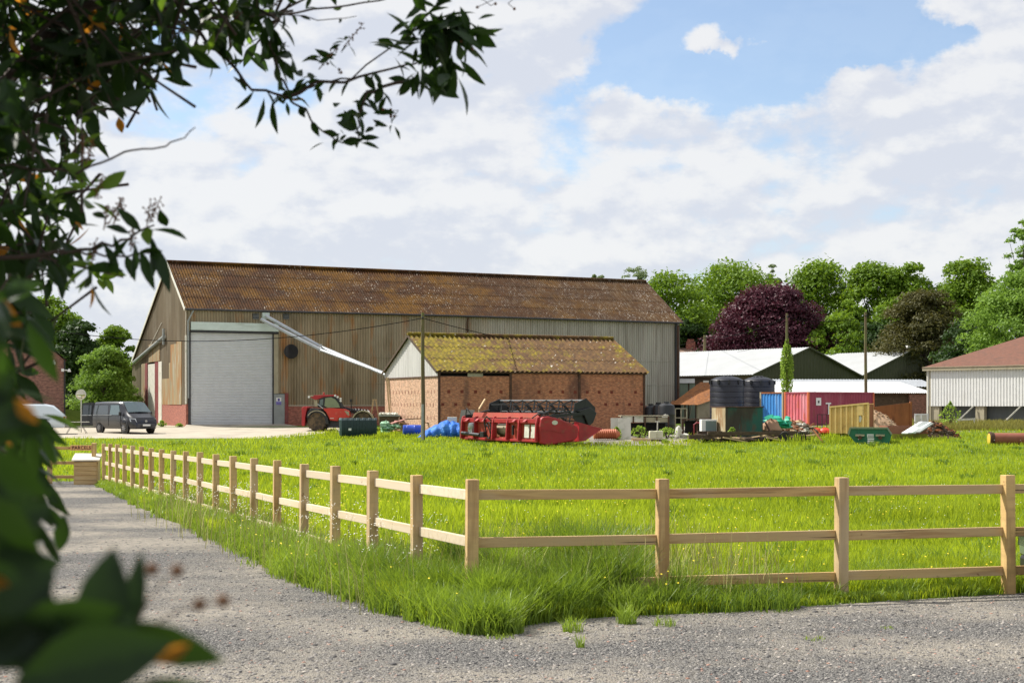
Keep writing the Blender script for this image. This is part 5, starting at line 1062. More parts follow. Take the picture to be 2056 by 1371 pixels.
# junk pile: green plastic, boards, blue barrel, blue tarpaulin
jm = surf('pale_green_plastic', (.30, .52, .33), .5)
m = MB(); o = at(776, 86.5)
for k, (dx, dz, rx_, rz2) in enumerate(((-.15, .62, .22, .16), (.0, .7, .16, .14), (.15, .5, .3, .13), (-.1, .4, .22, .14), (-.05, .2, .3, .12), (.5, .6, .26, .09), (.65, .52, .2, .1), (.3, .38, .2, .08))): m.blob((dx, .1*(k % 3), dz), (rx_, .25, rz2), 11, .5, k+3)
tag(m.build('plastic_sheet', jm, smooth=True, loc=o, ang=20), 'crumpled pale green plastic sheet on the junk pile left of the blue barrel', 'plastic sheet')
cols = [M['redorange'], M['palewood'], M['dirtywhite'], M['rust'], M['oldwood'], M['greypaint'], surf('pink_board', (.5, .24, .2), .7)]
for k, (a0, a1, w_) in enumerate((((785, 850), (812, 842), .5), ((795, 845), (818, 851), .6), ((783, 856), (815, 862), .25), ((800, 842), (845, 840), .2), ((790, 862), (825, 858), .15), ((853, 848), (880, 852), .2), ((866, 836), (879, 848), .08), ((780, 860), (806, 866), .3), ((855, 853), (878, 856), .3))):
    m = MB(); m.beam(W(a0[0], a0[1], 86.6+.15*k), W(a1[0], a1[1], 86.9+.15*k), w_, .05)
    tag(m.build('scrap_board', cols[[6, 6, 1, 4, 3, 4, 3, 1, 2][k]]), ['pink board on top of the junk pile', 'pink board tilted against the blue barrel', 'pale plank low in the junk pile', 'dark plank lying on top behind the blue barrel', 'rusty strip at the foot of the junk pile', 'dark plank between barrel and blue tarpaulin', 'rusty rod leaning beside the shed corner', 'pale plank at the left foot of the junk pile', 'white board between barrel and tarpaulin'][k], 'board')
bY_ = 84.5; p = thing('blue_barrel', 'blue plastic barrel lying on its side left of the utility pole', 'barrel', at(809, bY_, .32+.05), R(8)); lb = X(846, bY_)-X(809, bY_)
m = MB(); m.lathe([(.27, 0), (.31, .03), (.31, .2), (.325, .22), (.31, .24), (.315, lb*.6), (.33, lb*.62), (.315, lb*.64), (.31, lb-.04), (.28, lb)], (0, 0, 0), 24, 'x'); bm_ = surf('blue_barrel_plastic', (.012, .06, .42), .35, var=.08, coat=.2); m.build('drum', bm_, p, smooth=True)
m = MB(); m.cyl((-.03, 0, .15), (0, 0, .15), .04); m.build('bung', M['black'], p)
def tarp():
    n1, n2 = 46, 16; Y0 = 82.2; prof = [(838, 878), (846, 872), (857, 862), (875, 853), (893, 844), (898, 843), (903, 850), (908, 845), (921, 850), (935, 857), (945, 880)]
    V = []; rr = random.Random(5)
    for i in range(n1+1):
        px = 838 + 107*i/n1; top = hz(lerp(prof, px), Y0); x = X(px, Y0)
        for j in range(n2+1):
            t = j/n2; a = math.pi*t; yo = -1.0*math.cos(a)*(1+.1*math.sin(i*.9)); zz_ = top*math.sin(a)**.55 * (1 + .02*math.sin(i*1.3 + j*.9)) + .02*math.sin(i*.8+3*math.cos(a*2))*math.sin(a)
            V.append((x + .05*math.sin(j*1.7+i*.6), Y0 + yo + .9, G(Y0) + max(0.0, zz_) + rr.uniform(-.015, .015)))
    k = n2+1; Fs = [(i*k+j, (i+1)*k+j, (i+1)*k+j+1, i*k+j+1) for i in range(n1) for j in range(n2)]
    m = MB(); m.add(V, Fs); t = surf('blue_tarpaulin', (.03, .15, .56), .6, var=.25, vscale=(2, 2, 2), spec=.3, bump=((2.2, 2.2, 2.2), 1., .25), layers=[((.10, .32, .72), (1.5, 1.5, 1.5), .5, .65, .6)])
    o = m.build('blue_tarpaulin', t, smooth=True, ang=60); sl_ = o.modifiers.new('thickness', 'SOLIDIFY'); sl_.thickness = .01
    tag(o, 'bright blue tarpaulin draped over a heap left of the header', 'tarpaulin')
tarp()
p = thing('grey_bin', 'grey plastic crate standing behind the blue tarpaulin', 'crate', at(926, 80)); m = MB(); w_ = .45; z1 = hz(823, 80); m.add([(-.15, 0, .9), (.55, 0, .9), (.75, 0, z1), (0, 0, z1), (-.15, .5, .9), (.55, .5, .9), (.75, .5, z1), (0, .5, z1)], [(0,3,2,1), (4,5,6,7), (0,1,5,4), (1,2,6,5), (2,3,7,6), (3,0,4,7)]); m.box(-.1, .5, .05, .45, 0, .9); m.build('crate_body', M['greypaint'], p)
p = thing('white_box', 'small white box behind the blue tarpaulin', 'box', at(907, 84.5)); m = MB(); m.box(-.25, .3, -.2, .2, 0, hz(837, 84.5)); m.build('box_body', M['dirtywhite'], p, bevel=.02)
m = MB(); m.beam(W(962, 821, 78.5), W(974, 801, 78.8), .1, .06); m.cyl((X(962, 78.5), 78.5, G(78.5)), W(962, 822, 78.5), .05); tag(m.build('pale_stake', M['palewood']), 'pale wooden stake standing behind the left end of the header', 'stake')

# coil of orange drain pipe
p = thing('drain_pipe', 'ribbed orange drain pipe lying between header and white boards', 'pipe', at(1192, 79.5, .33), R(4)); m = MB(); pr = []; Lp = X(1236, 79.5) - X(1192, 79.5)
for k in range(22): t = k/21*Lp; pr.append((.30 if k % 2 else .24, t))
m.lathe([(.2, 0)] + pr + [(.1, Lp+.25)], (0, 0, 0), 18, 'x'); m.build('ribbed_pipe', surf('orange_drain_pipe', (.42, .12, .05), .6), p)
# white boards
for (a, c_, t_, Y, lab) in ((1227, 1251, 839, 80.6, 'left white board standing on edge beside the orange pipe'), (1242, 1267, 839.5, 80.2, 'right white mossy board standing under the feed trough')):
    m = MB(); m.add([(X(a, Y), Y, G(Y)), (X(c_, Y), Y, G(Y)), (X(c_, Y), Y+.25, G(Y)+hz(t_, Y)), (X(a, Y), Y+.25, G(Y)+hz(t_, Y)), (X(a, Y), Y+.08, G(Y)), (X(c_, Y), Y+.08, G(Y)), (X(c_, Y), Y+.33, G(Y)+hz(t_, Y)), (X(a, Y), Y+.33, G(Y)+hz(t_, Y))], [(0,3,2,1), (4,5,6,7), (0,1,5,4), (1,2,6,5), (2,3,7,6), (3,0,4,7)])
    tag(m.build('white_board', M['dirtywhite']), lab, 'board')
# feed trough on legs
Y = 84; p = thing('feed_trough', 'long grey feed trough on legs in front of the shed end', 'trough', at(1246, Y), R(5)); x1 = X(1290, Y)-X(1246, Y); x2 = X(1341, Y)-X(1246, Y); zt, zb_ = hz(834, Y), hz(847.5, Y)
m = MB(); m.box(0, x1, -.35, .0, zb_, zt-.05); m.build('pale_side', M['dirtywhite'], p, bevel=.01); m = MB(); m.box(x1+.03, x2, -.3, .0, zb_, zt-.1); m.build('grey_side', M['cream'], p, bevel=.01)
m = MB(); m.box(-.03, x2+.03, -.38, .7, zt-.05, zt); m.build('top_rim', M['cream'], p)
for k in range(5): m = MB(); m.box(x2*k/4-.04, x2*k/4+.04, -.40, -.36, 0 if k % 2 == 0 else zb_, zt-.05); m.build('leg', M['rustdark'], p)
m = MB(); m.box(.1, x2-.1, .1, .6, .05, zb_-.05); m.build('dark_base', M['void'], p)
# small black tanks beside the shed
for (pc_, pw, pt, Y, lab) in ((1307, 24, 813, 92, 'left small black water tank, half hidden by the shed end'), (1322, 22, 810, 91, 'middle small black water tank beside the shed'), (1338, 34, 809, 88, 'nearest small black water tank with white splash beside the shed')):
    p = thing('small_water_tank', lab, 'water tank', at(pc_, Y), 0, 'small black water tanks'); r = pw/F*Y/2; h = hz(pt, Y)
    m = MB(); m.lathe([(r*.97, 0), (r, .05), (r, h*.3), (r*1.02, h*.32), (r, h*.34), (r, h*.62), (r*1.02, h*.64), (r, h*.66), (r, h*.86), (r*.9, h*.93), (r*.45, h*.985), (.15, h), (.15, h+.06), (.02, h+.06)], (0, 0, 0), 24); m.build('tank_body', M['black'], p, smooth=True)
    m = MB(); m.lathe([(.17, h-.02), (.17, h+.08), (.1, h+.09)], (0, 0, 0), 14); m.build('lid', M['black'], p)
    if pt == 809: m = MB(); m.blob((-.1, -r-.0, h*.55), (.22, .04, .17), 9, .3, 3); m.build('white_splash', M['dirtywhite'], p)
# cage frame
Y = 92; p = thing('cage_frame', 'rusty metal frame standing in the dark hut opening', 'frame', at(1356, Y)); x1 = X(1379, Y)-X(1356, Y); zt = hz(820, Y)
for x in (0, x1*.5, x1): m = MB(); m.box(x-.03, x+.03, -.03, .03, 0, zt); m.build('upright', M['cream'], p)
for z in (.4, zt*.6, zt): m = MB(); m.box(0, x1, -.035, .035, z-.03, z+.03); m.build('bar', M['cream'], p)
# white jerrycans on planks and timber
for (c_, w_, Y, lab) in ((1310, 14, 78.5, 'left white plastic container with black cap on the planks'), (1323, 15, 78.8, 'right white plastic container standing on the planks')):
    p = thing('plastic_container', lab, 'container', at(c_, Y, .12), R(8), 'white plastic containers'); w2 = w_/F*Y/2; h = .42
    m = MB(); m.box(-w2, w2, -.15, .15, 0, h); m.build('body', surf('translucent_plastic', (.62, .60, .42), .5), p, bevel=.05); m = MB(); m.cyl((-.03, 0, h), (-.03, 0, h+.07), .05); m.build('cap', M['black'], p)
p = thing('bracket_post', 'short grey post with a cross top behind the white containers', 'post', at(1320, 80)); m = MB(); m.box(-.03, .03, -.03, .03, 0, hz(847, 80)); m.build('post', M['dirtywhite'], p); m = MB(); m.box(-.12, .12, -.03, .03, hz(847, 80), hz(845, 80)); m.build('cross_top', M['dirtywhite'], p)
for (a, c_, py, Y, mt, lab) in ((1268, 1296, 867, 79.2, 'palewood', 'rear orange timber lying on the yard gravel'), (1271, 1306, 872, 77.9, 'palewood', 'front orange timber lying on the yard gravel'), (1308, 1331, 873, 77.4, 'oldwood', 'dark plank under the white containers')):
    m = MB(); m.beam((X(a, Y), Y, G(Y)+.08), (X(c_, Y), Y-.2, G(Y)+.08), .18, .12); tag(m.build('timber', M[mt]), lab, 'timber')
# white sack and weeds by the table
m = MB(); m.blob((0, 0, .35), (.22, .2, .3), 8, .3, 2); m.blob((.35, .1, .15), (.3, .2, .12), 8, .3, 4); tag(m.build('white_sack', M['dirtywhite'], smooth=True, loc=at(1361, 82)), 'crumpled white sack beside the old work bench', 'sack')
# work bench frame with red vice
Y = 83; p = thing('work_bench', 'old dark bench frame with a red bar inside, left of the white cabinet', 'bench', at(1371, Y), R(-10)); x1 = X(1434, Y)-X(1371, Y); zt = hz(841, Y)
m = MB(); m.obox((x1/2, 0, zt), (x1+.1, .5, .06), (0, -.05, 0)); m.build('top', M['rustdark'], p)
for x, s in ((.0, -1), (x1*.45, -1), (.0, 1), (x1, 1)): m = MB(); m.box(x-.05, x+.05, s*.22-.04, s*.22+.04, 0, zt); m.build('leg', M['rustdark'], p)
m = MB(); m.tube([(.65, -.3, .15), (.65, -.3, zt*.7), (.8, -.3, zt*.8), (1.2, -.3, zt*.78)], .05, 8); m.build('red_bar', surf('dull_red_bar', (.25, .03, .04), .6), p)
m = MB(); m.box(.1, x1-.1, .2, .26, .1, zt-.1); m.build('back_panel', M['void'], p)
# white cabinet
Y = 78; p = thing('white_cabinet', 'white metal cabinet with grey door beside the rusty green tank', 'cabinet', at(1409, Y), R(6)); x1 = X(1440, Y)-X(1409, Y); zt = hz(842, Y)
m = MB(); m.box(0, x1, 0, .55, 0, zt); m.build('casing', M['white'], p, bevel=.02); m = MB(); m.box(.22, x1-.03, -.02, .01, .06, zt-.08); m.build('door', surf('grey_green_glass_door', (.13, .18, .18), .3), p)
# rusty green steel tank
Y = 78.5; gt = Fr(X(1457, Y-1.2), Y-1.2, G(Y), 14); p = gt.root('steel_tank', 'large square steel tank with peeling green paint and lichen', 'tank'); L_ = gt.fx(1532); zt = gt.fz(1457, 816)
gm_ = surf('peeling_green_paint', (.045, .04, .025), .8, var=.3, vscale=(3, 3, 1), layers=[((.015, .11, .075), (.9, .9, .35), .50, .62, .9), ((.10, .07, .035), (2, 2, .8), .55, .7, .7), ((.02, .2, .15), (4, 4, .7), .66, .74, .6)])
m = MB(); m.box(0, L_, 0, 2.0, .0, zt-.04); m.build('shell', gm_, p, bevel=.02)
m = MB(); m.box(-.03, -.004, -.01, 1.9, 0, zt-.06); m.build('lichen_end', surf('lichen_end_panel', (.36, .29, .17), .9, var=.25, vscale=(3, 3, 1), layers=[((.24, .13, .05), (1.5, 1.5, .4), .48, .6, .8), ((.5, .48, .34), (3, 3, 1.2), .58, .7, .7)]), p)
m = MB(); m.box(-.05, L_+.05, -.04, 2.04, zt-.05, zt); m.build('rim', M['rustdark'], p)
# flat timber trailer under it
Y = 76; p = thing('timber_trailer', 'long low dark timber trailer bed with broken slats, lying in the grass', 'trailer', at(1378, Y), R(9)); L_ = (X(1622, Y)-X(1378, Y))/math.cos(R(9)); zt = hz(874, Y)
m = MB(); m.box(1.0, L_, -.6, -.45, zt+.02, zt+.2); m.box(1.0, L_, 1.3, 1.45, zt+.02, zt+.2); m.box(0, 2.2, -.55, -.4, zt-.18, zt+.05); m.build('side_rail', M['oldwood'], p)
for k in range(13):
    m = MB(); x = 1.1 + k*(L_-1.3)/12; m.obox((x, .3 + random.uniform(-.2, .2), zt-.05-random.random()*.1), (.12, 2.3, .06), (random.uniform(-.12, .12), 0, random.uniform(.3, .75))); m.build('slat', M['palewood'] if k % 3 == 0 else M['oldwood'], p)
for k in range(5): m = MB(); x = 1.3 + k*1.15; m.obox((x, -.75, zt*.45), (1.4, .06, .07), (0, random.uniform(-.25, .25), random.uniform(-.2, .3))); m.build('loose_slat', M['palewood'] if k % 2 else M['oldwood'], p)
for x in (L_-.4, L_-1.3): wheel(p, 'wheel', (x, -.55, .3), .3, .25, M['black'])
m = MB(); m.box(.8, L_, -.3, 1.3, .05, zt-.15); m.build('underframe', M['void'], p)
# rubble heap
def heap(name, label, cat, px0, px1, pyt, Y, depth, mats, seed, peak=.5, n=70, kind='stuff', bs=1.):
    rr = random.Random(seed); x0, x1 = X(px0, Y), X(px1, Y); h = hz(pyt, Y); m = MB(); 
    n1, n2 = 26, 12; V = []
    for i in range(n1+1):
        t = i/n1; pf = min(t/peak, (1-t)/(1-peak)); pf = math.sin(pf*math.pi/2)**.8
        for j in range(n2+1): s = j/n2; V.append((x0+(x1-x0)*t, Y+depth*(s-.3), G(Y) - .03 + h*.86*pf*math.sin(math.pi*s)**.8 + rr.uniform(-.05, .05)*pf))
    k = n2+1; m.add(V, [(i*k+j, (i+1)*k+j, (i+1)*k+j+1, i*k+j+1) for i in range(n1) for j in range(n2)])
    for q_ in range(n):
        t = rr.random(); pf = min(t/peak, (1-t)/(1-peak)); m.cur = 1 + rr.randrange(len(mats)-1) if len(mats) > 1 else 0
        s = rr.uniform(.1, .5); z = G(Y) + h*.86*math.sin(pf*math.pi/2)**.8*math.sin(math.pi*s)**.8
        if rr.random() < .5: m.obox((x0+(x1-x0)*t, Y+depth*(s-.3), z), (rr.uniform(.15, .8)*bs, rr.uniform(.05, .25)*bs, rr.uniform(.03, .12)*bs), (rr.uniform(-.4, .4), rr.uniform(-.5, .5), rr.uniform(0, 3)))
        else: m.blob((x0+(x1-x0)*t, Y+depth*(s-.3), z), (rr.uniform(.08, .25)*bs, rr.uniform(.08, .2)*bs, rr.uniform(.05, .15)*bs), 7, .35, q_)
    m.cur = 0
    return tag(m.build(name, mats), label, cat, kind=kind)
soil = surf('soil', (.14, .10, .06), .95, var=.3, vscale=(4, 4, 4), layers=[((.08, .12, .03), (2, 2, 2), .52, .65, .6)])
heap('rubble_heap', 'heap of rubble, boards and weeds in front of the red container', 'rubble', 1535, 1646, 840, 81, 2.2, [soil, M['palewood'], M['rust'], M['dirtywhite'], M['oldwood'], surf('brick_rubble', (.3, .13, .07), .9)], 4, .6, 150)
gp_ = surf('turquoise_sheeting', (.03, .42, .26), .5); m = MB()
for k, (px_, py_, a, c_) in enumerate(((1552, 841, .5, .2), (1562, 848, .35, .2), (1575, 849, .4, .15), (1545, 846, .3, .15), (1570, 856, .5, .1), (1581, 842, .18, .16))): v = W(px_, py_, 80.2); m.blob(tuple(v), (a, .3, c_), 9, .45, k+9)
tag(m.build('green_sheeting', gp_, smooth=True), 'turquoise green plastic sheeting on the rubble heap', 'plastic sheet')
m = MB(); m.blob(tuple(W(1548, 858, 79.6)), (.55, .4, .42), 9, .3, 5); tag(m.build('brown_sack', surf('brown_sack', (.34, .2, .12), .85), smooth=True), 'brown bulging sack at the left end of the rubble heap', 'sack')
m = MB(); m.beam(W(1537, 848, 78.3), W(1548, 870, 77.8), .07, .07); tag(m.build('iron_bar', M['rustdark']), 'dark iron bar leaning at the corner of the rusty green tank', 'bar')
m = MB(); m.beam(W(1633, 862, 75.4), W(1653, 889, 74.6), .06, .06); tag(m.build('rusty_stake', M['rust']), 'rusty stake sticking out of the grass below the yellow tipper body', 'stake')
for i_, px_ in enumerate((1638, 1656)): m = MB(); m.blob((0, 0, .22), (.36, .3, .22), 9, .15, px_); tag(m.build('red_tub', surf('red_orange_plastic', (.55, .05, .02), .5), smooth=True, loc=at(px_, 84, .1)), ('left' if i_ == 0 else 'right') + ' red orange plastic tub in front of the magenta container', 'tub', 'red orange tubs')
Y = 88; p = thing('mesh_trolley', 'dark metal frame trolley in front of the magenta container', 'trolley', at(1641, Y)); x1 = X(1660, Y)-X(1641, Y); zt = hz(832, Y)
for x in (0, x1/2, x1):
    m = MB(); m.box(x-.02, x+.02, -.02, .02, 0, zt); m.build('upright', M['black'], p)
for z in (.2, zt/2, zt): m = MB(); m.box(0, x1, -.025, .025, z-.02, z+.02); m.build('bar', M['black'], p)
# big black water tanks
for (pc_, pw, pt, Y, lab) in ((1459.5, 68, 756, 108, 'left of the two big black ribbed water tanks'), (1523, 64, 757, 110.5, 'right of the two big black ribbed water tanks')):
    p = thing('water_tank', lab, 'water tank', at(pc_, Y), 0, 'big black water tanks'); r = pw/F*Y/2; h = hz(pt+9, Y); pr = [(r*.98, 0)]
    for k in range(8): z = .05 + k*h/8; pr += [(r, z), (r, z+h/8-.1), (r*.985, z+h/8-.07), (r*1.008, z+h/8-.03)]
    H2 = hz(pt, Y); pr += [(r, h), (r*.93, h+(H2-h)*.35), (r*.6, h+(H2-h)*.85), (.35, H2), (.02, H2)]
    m = MB(); m.lathe(pr, (0, 0, 0), 40); m.build('tank_shell', surf('black_tank_plastic', (.010, .011, .020), .42, var=.1), p, smooth=True, ang=50)
    for k in range(10):
        t = 2*math.pi*k/10+.3; m = MB(); m.beam((r*.98*math.cos(t), r*.98*math.sin(t), h-.02), (.35*math.cos(t), .35*math.sin(t), H2+.02), .14, .1); m.box(-.001, .001, -.001, .001, h, h+.001); m.obox((r*math.cos(t), r*math.sin(t), h-.08), (.16, .16, .3), (0, 0, t)); m.build('roof_rib', M['black'], p)
    m = MB(); m.lathe([(.36, H2-.03), (.36, H2+.07), (.3, H2+.1)], (0, 0, 0), 18); m.build('hatch', M['black'], p)
# shipping containers
def container(name, label, px0, Y, deg, L_, H_, mside, mend, wid=2.44):
    p = thing(name, label, 'container', at(px0, Y), R(deg), 'shipping containers')
    def trap(mb, u0, u1, face, zb, zt, per=.28, d=.036):
        n = int((u1-u0)/per); 
        for k in range(n):
            a = u0 + (u1-u0)*k/n; w_ = (u1-u0)/n; us = [a, a+w_*.3, a+w_*.45, a+w_*.85, a+w_]; ds = [0, 0, d, d, 0]
            for i in range(4):
                P_ = [(us[i], ds[i]), (us[i+1], ds[i+1])]
                q_ = [(u, dd_, z) for (u, dd_), z in ((P_[0], zb), (P_[1], zb), (P_[1], zt), (P_[0], zt))]
                if face == 'front': mb.quad(*[(u, .03+dd_, z) for u, dd_, z in q_])
                elif face == 'left': mb.quad(*[(.03+dd_, u, z) for u, dd_, z in q_])
                elif face == 'right': mb.quad(*[(L_-.03-dd_, u, z) for u, dd_, z in q_])
                else: mb.quad(*[(u, wid-.03-dd_, z) for u, dd_, z in q_])
    m = MB(); trap(m, .12, L_-.12, 'front', .16, H_-.1); m.build('side_panel', mside, p); m = MB(); trap(m, .12, L_-.12, 'back', .16, H_-.1); m.build('side_panel', mside, p)
    m = MB(); trap(m, .12, wid-.12, 'left', .16, H_-.1, .3, .05); m.build('end_panel', mend, p); m = MB(); trap(m, .12, wid-.12, 'right', .16, H_-.1); m.build('end_panel', mside, p)
    m = MB(); m.box(.05, L_-.05, .05, wid-.05, H_-.05, H_-.02); m.build('roof', mside, p)
    return p, L_, H_, wid
blue = surf('blue_container_paint', (.05, .25, .62), .6, var=.1, layers=[((.25, .42, .66), (2, 2, .4), .55, .7, .5)]); mag = surf('faded_magenta_paint', (.30, .04, .075), .6, var=.1, layers=[((.26, .03, .06), (.8, .8, .8), .5, .65, .7), ((.4, .13, .16), (1, 1, .3), .58, .75, .6), ((.2, .07, .03), (3, 3, .6), .64, .72, .7)])
pink = surf('sun_bleached_red_paint', (.60, .13, .16), .65, var=.12, layers=[((.72, .32, .36), (2, 2, .25), .48, .62, .8), ((.6, .14, .06), (3, 3, 1), .6, .7, .8)]); orr = surf('orange_corner_paint', (.55, .13, .05), .7)
deg = 33
def posts(p, L_, H_, wid, cm, em):
    for x in (.06, L_-.06):
        for y in (.06, wid-.06): m = MB(); m.box(x-.07, x+.07, y-.07, y+.07, .02, H_); m.build('corner_post', cm, p)
    m = MB(); m.box(0, L_, 0, .1, .0, .17); m.box(0, L_, 0, .1, H_-.11, H_-.004); m.box(0, .1, .1, wid, .0, .17); m.box(0, .1, .1, wid, H_-.11, H_-.004); m.build('frame_rail', em, p)
p, L_, H_, wd = container('shipping_container', 'magenta shipping container with sun bleached pink end', 1623, 103, deg, 6.7, 2.42, mag, pink); posts(p, L_, H_, wd, orr, mag)
m = MB(); m.box(.75, 1.25, -.02, .0, 1.45, 2.0); m.build('white_sticker', M['white'], p); m = MB(); m.box(.92, 1.08, -.025, -.02, 1.62, 1.8); m.build('sticker_mark', M['darksteel'], p)
m = MB(); m.box(1.7, 2.25, -.02, .0, 1.55, 1.65); m.box(1.95, 2.1, -.02, .0, .8, 1.55); m.box(2.1, 2.3, -.02, 0., 1.2, 1.28); m.build('stencil_letters', M['white'], p)
bx = -math.sin(R(deg)); Oc = Vector(at(1573.5, 114.6))
p, L_, H_, wd = container('shipping_container', 'bright blue shipping container end, left of the pink one', 1572, 105.15, deg, 6.06, 2.42, blue, blue, 2.44); posts(p, L_, H_, wd, M['cream'], M['rust'])
# yellow tipper body
Y = 82; yt = Fr(X(1665.5, Y+1.0), Y+1.0, G(Y), -30); p = yt.root('tipper_body', 'tan yellow ribbed steel tipper body standing behind the green skip', 'tipper'); L_ = yt.fx(1744); zl, zr_, zb_ = yt.fz(1665, 817), yt.fz(1744, 809.5), .25
ym = surf('tan_yellow_paint', (.72, .50, .18), .7, var=.1, vscale=(2, 2, 2), layers=[((.3, .15, .05), (2.5, 2.5, 1), .6, .72, .6)])
m = MB(); m.prism([(0, zb_), (L_, zb_+.05), (L_, zr_), (0, zl)], 'y', .05, .09); bdp = m.build('side_sheet', ym, p)
m = MB(); m.prism([(0, zb_), (L_, zb_+.05), (L_, zr_), (0, zl)], 'y', 1.0, 1.04); m.build('far_side', ym, p); m = MB(); m.box(L_-.04, L_, .1, 1.0, zb_, zr_-.05); m.build('end_sheet', M['rust'], p); m = MB(); m.box(0, .04, .1, 1.0, zb_, zl-.05); m.build('end_sheet', ym, p); m = MB(); m.box(.04, L_-.04, .1, 1.0, zb_, zb_+.08); m.build('floor', M['rust'], p)
for k in range(8):
    if k == 7: x = L_-.06
    else: x = .0 + k*L_/7.05
    zt_ = zl + (zr_-zl)*x/L_
    if k == 5: m = MB(); m.box(x, x+.1, -.06, .05, zb_, zb_+1.05); m.box(x, x+.42, -.06, .05, zb_+1.05, zt_-.05)
    else: m = MB(); m.box(x, x+.09, -.06, .05, zb_, zt_)
    m.build('rib', ym, bdp)
m = MB(); m.beam((0, .02, zl), (L_, .02, zr_), .18, .09); m.build('top_rail', ym, bdp); m = MB(); m.blob((L_*.775, .03, zb_+.85), (.1, .03, .16), 8, .3, 2); m.blob((L_*.84, .0, zb_+.15), (.08, .04, .08), 8, .3, 2); m.build('white_mark', M['white'], bdp)
m = MB(); m.box(.3, L_-.2, .2, .9, .0, zb_-.01); m.build('underframe', M['rustdark'], p); 
# gravel mound and rusty bunker plates
mnd = surf('sandy_mound', (.42, .28, .17), .95, var=.15, vscale=(3, 3, 3), layers=[((.12, .22, .03), (.5, .5, .5), .58, .66, .8), ((.3, .2, .12), (6, 6, 6), .5, .7, .6)])
heap('sand_heap', 'sandy gravel mound with grassy foot between tipper body and rusty plate', 'gravel heap', 1700, 1818, 812, 86, 3.2, [mnd], 8, .40, 60, bs=.4)
Y = 88; rp_ = Fr(X(1752, Y), Y, G(Y)+0, 6); p = rp_.root('steel_plate', 'tall orange rusty steel bunker plate behind the sandy mound', 'steel plate'); L_ = rp_.fx(1827); 
m = MB(); m.prism([(0, 0), (L_, 0), (L_, rp_.fz(1827, 808)), (0, rp_.fz(1752, 817))], 'y', 0, .05); m.build('plate', M['rust'], p); m = MB(); m.box(L_, L_+.12, -.05, .12, 0, rp_.fz(1827, 806)); m.build('edge_post', M['rust'], p)
Y = 80; p = thing('steel_bin', 'long low rusty bin with yellow lower rim right of the green skip', 'steel bin', at(1782, Y), R(3)); x1 = X(1862, Y)-X(1782, Y); z1, z2 = hz(855, Y), hz(871, Y)
m = MB(); m.box(0, x1, 0, .05, z2, z1); m.box(0, .05, .05, 1.5, z2, z1); m.box(x1-.05, x1, .05, 1.5, z2, z1); m.box(.05, x1-.05, 1.45, 1.5, z2, z1); m.build('side', surf('pinkish_rust', (.30, .12, .08), .85, var=.2, layers=[((.2, .08, .04), (2, 2, 2), .5, .65, .7)]), p)
m = MB(); m.box(-.02, x1+.02, -.03, .02, 0, z2); m.build('yellow_rim', surf('olive_yellow_paint', (.26, .24, .03), .8, layers=[((.14, .13, .03), (2, 2, 2), .5, .65, .7)]), p)
# green skip
Y = 74.5; sk = thing('skip', 'green steel skip with white lettering panel half sunk in the grass', 'skip', at(1747, Y), R(-15)); ss = F/Y; gsk = surf('green_skip_paint', (.008, .13, .065), .5, var=.15, vscale=(2, 2, 2), layers=[((.04, .07, .03), (3, 3, 3), .6, .75, .6)])
def kp(zx, zy): return ((1700 + zx/20.56 - 1747)/ss, hz(845 + zy/20.56, Y))
m = MB(); pts = [kp(170, 290), kp(1650, 290), kp(1830, 560), kp(1740, 900), kp(1600, 1300), kp(420, 1300), kp(90, 560)]; pts[-2] = (pts[-2][0], 0.0); pts[-3] = (pts[-3][0], 0.0)
m.prism(pts, 'y', 0, .04); m.build('end_wall', gsk, sk); m = MB(); m.prism(pts, 'y', 3.0, 3.04); m.build('end_wall', gsk, sk)
m = MB(); ring = pts
for i in (1, 2, 3, 4, 5, 6): a_, c_ = pts[i], pts[(i+1) % 7]; (m.add([(a_[0], .04, a_[1]), (c_[0], .04, c_[1]), (c_[0], 3.0, c_[1]), (a_[0], 3.0, a_[1])], [(0,1,2,3)]) if i not in (0,) else None)
m.build('hull', gsk, sk)
m = MB(); a_, c_, d_, e_ = pts[6], pts[0], pts[1], pts[2]; m.beam((a_[0], -.02, a_[1]), (c_[0], -.02, c_[1]), .1, .06); m.beam((c_[0], -.02, c_[1]), (d_[0], -.02, d_[1]), .1, .09); m.beam((d_[0], -.02, d_[1]), (e_[0], -.02, e_[1]), .1, .06); m.build('rim', surf('worn_green_rim', (.22, .26, .17), .7), sk)
for zx in (510, 1360): m = MB(); a_ = kp(zx, 330); c_ = kp(zx, 600); m.box(a_[0]-.03, a_[0]+.03, -.07, 0, c_[1], a_[1]); m.build('stiffener', gsk, sk)
for zx in (560, 1370): m = MB(); a_ = kp(zx-180, 590); c_ = kp(zx+180, 600); m.box(a_[0], c_[0], -.16, -.01, a_[1]-.05, a_[1]+.05); m.build('lug', M['cream'], sk); m = MB(); m.lathe([(.1, -.2), (.1, 0)], ((a_[0]+c_[0])/2, 0, a_[1]-.12), 12, 'y'); m.build('lug_pin', M['rustdark'], sk)
m = MB(); a_ = kp(845, 540); c_ = kp(1110, 680); m.box(a_[0], c_[0], -.02, 0, c_[1], a_[1]); m.build('lettering_panel', M['white'], sk)
m = MB(); 
for zy, zz_ in ((705, 780), (805, 870), (890, 940)): a_ = kp(860, zy); c_ = kp(1125, zz_); m.box(a_[0], c_[0], -.02, 0, c_[1], a_[1])
m.build('lettering_rows', M['white'], sk)
m = MB(); 
for k in range(6): a_ = kp(880+38*k, 575); m.box(a_[0], a_[0]+.03, -.025, -.02, a_[1]-.12, a_[1]); 
m.build('lettering', M['greypaint'], sk)
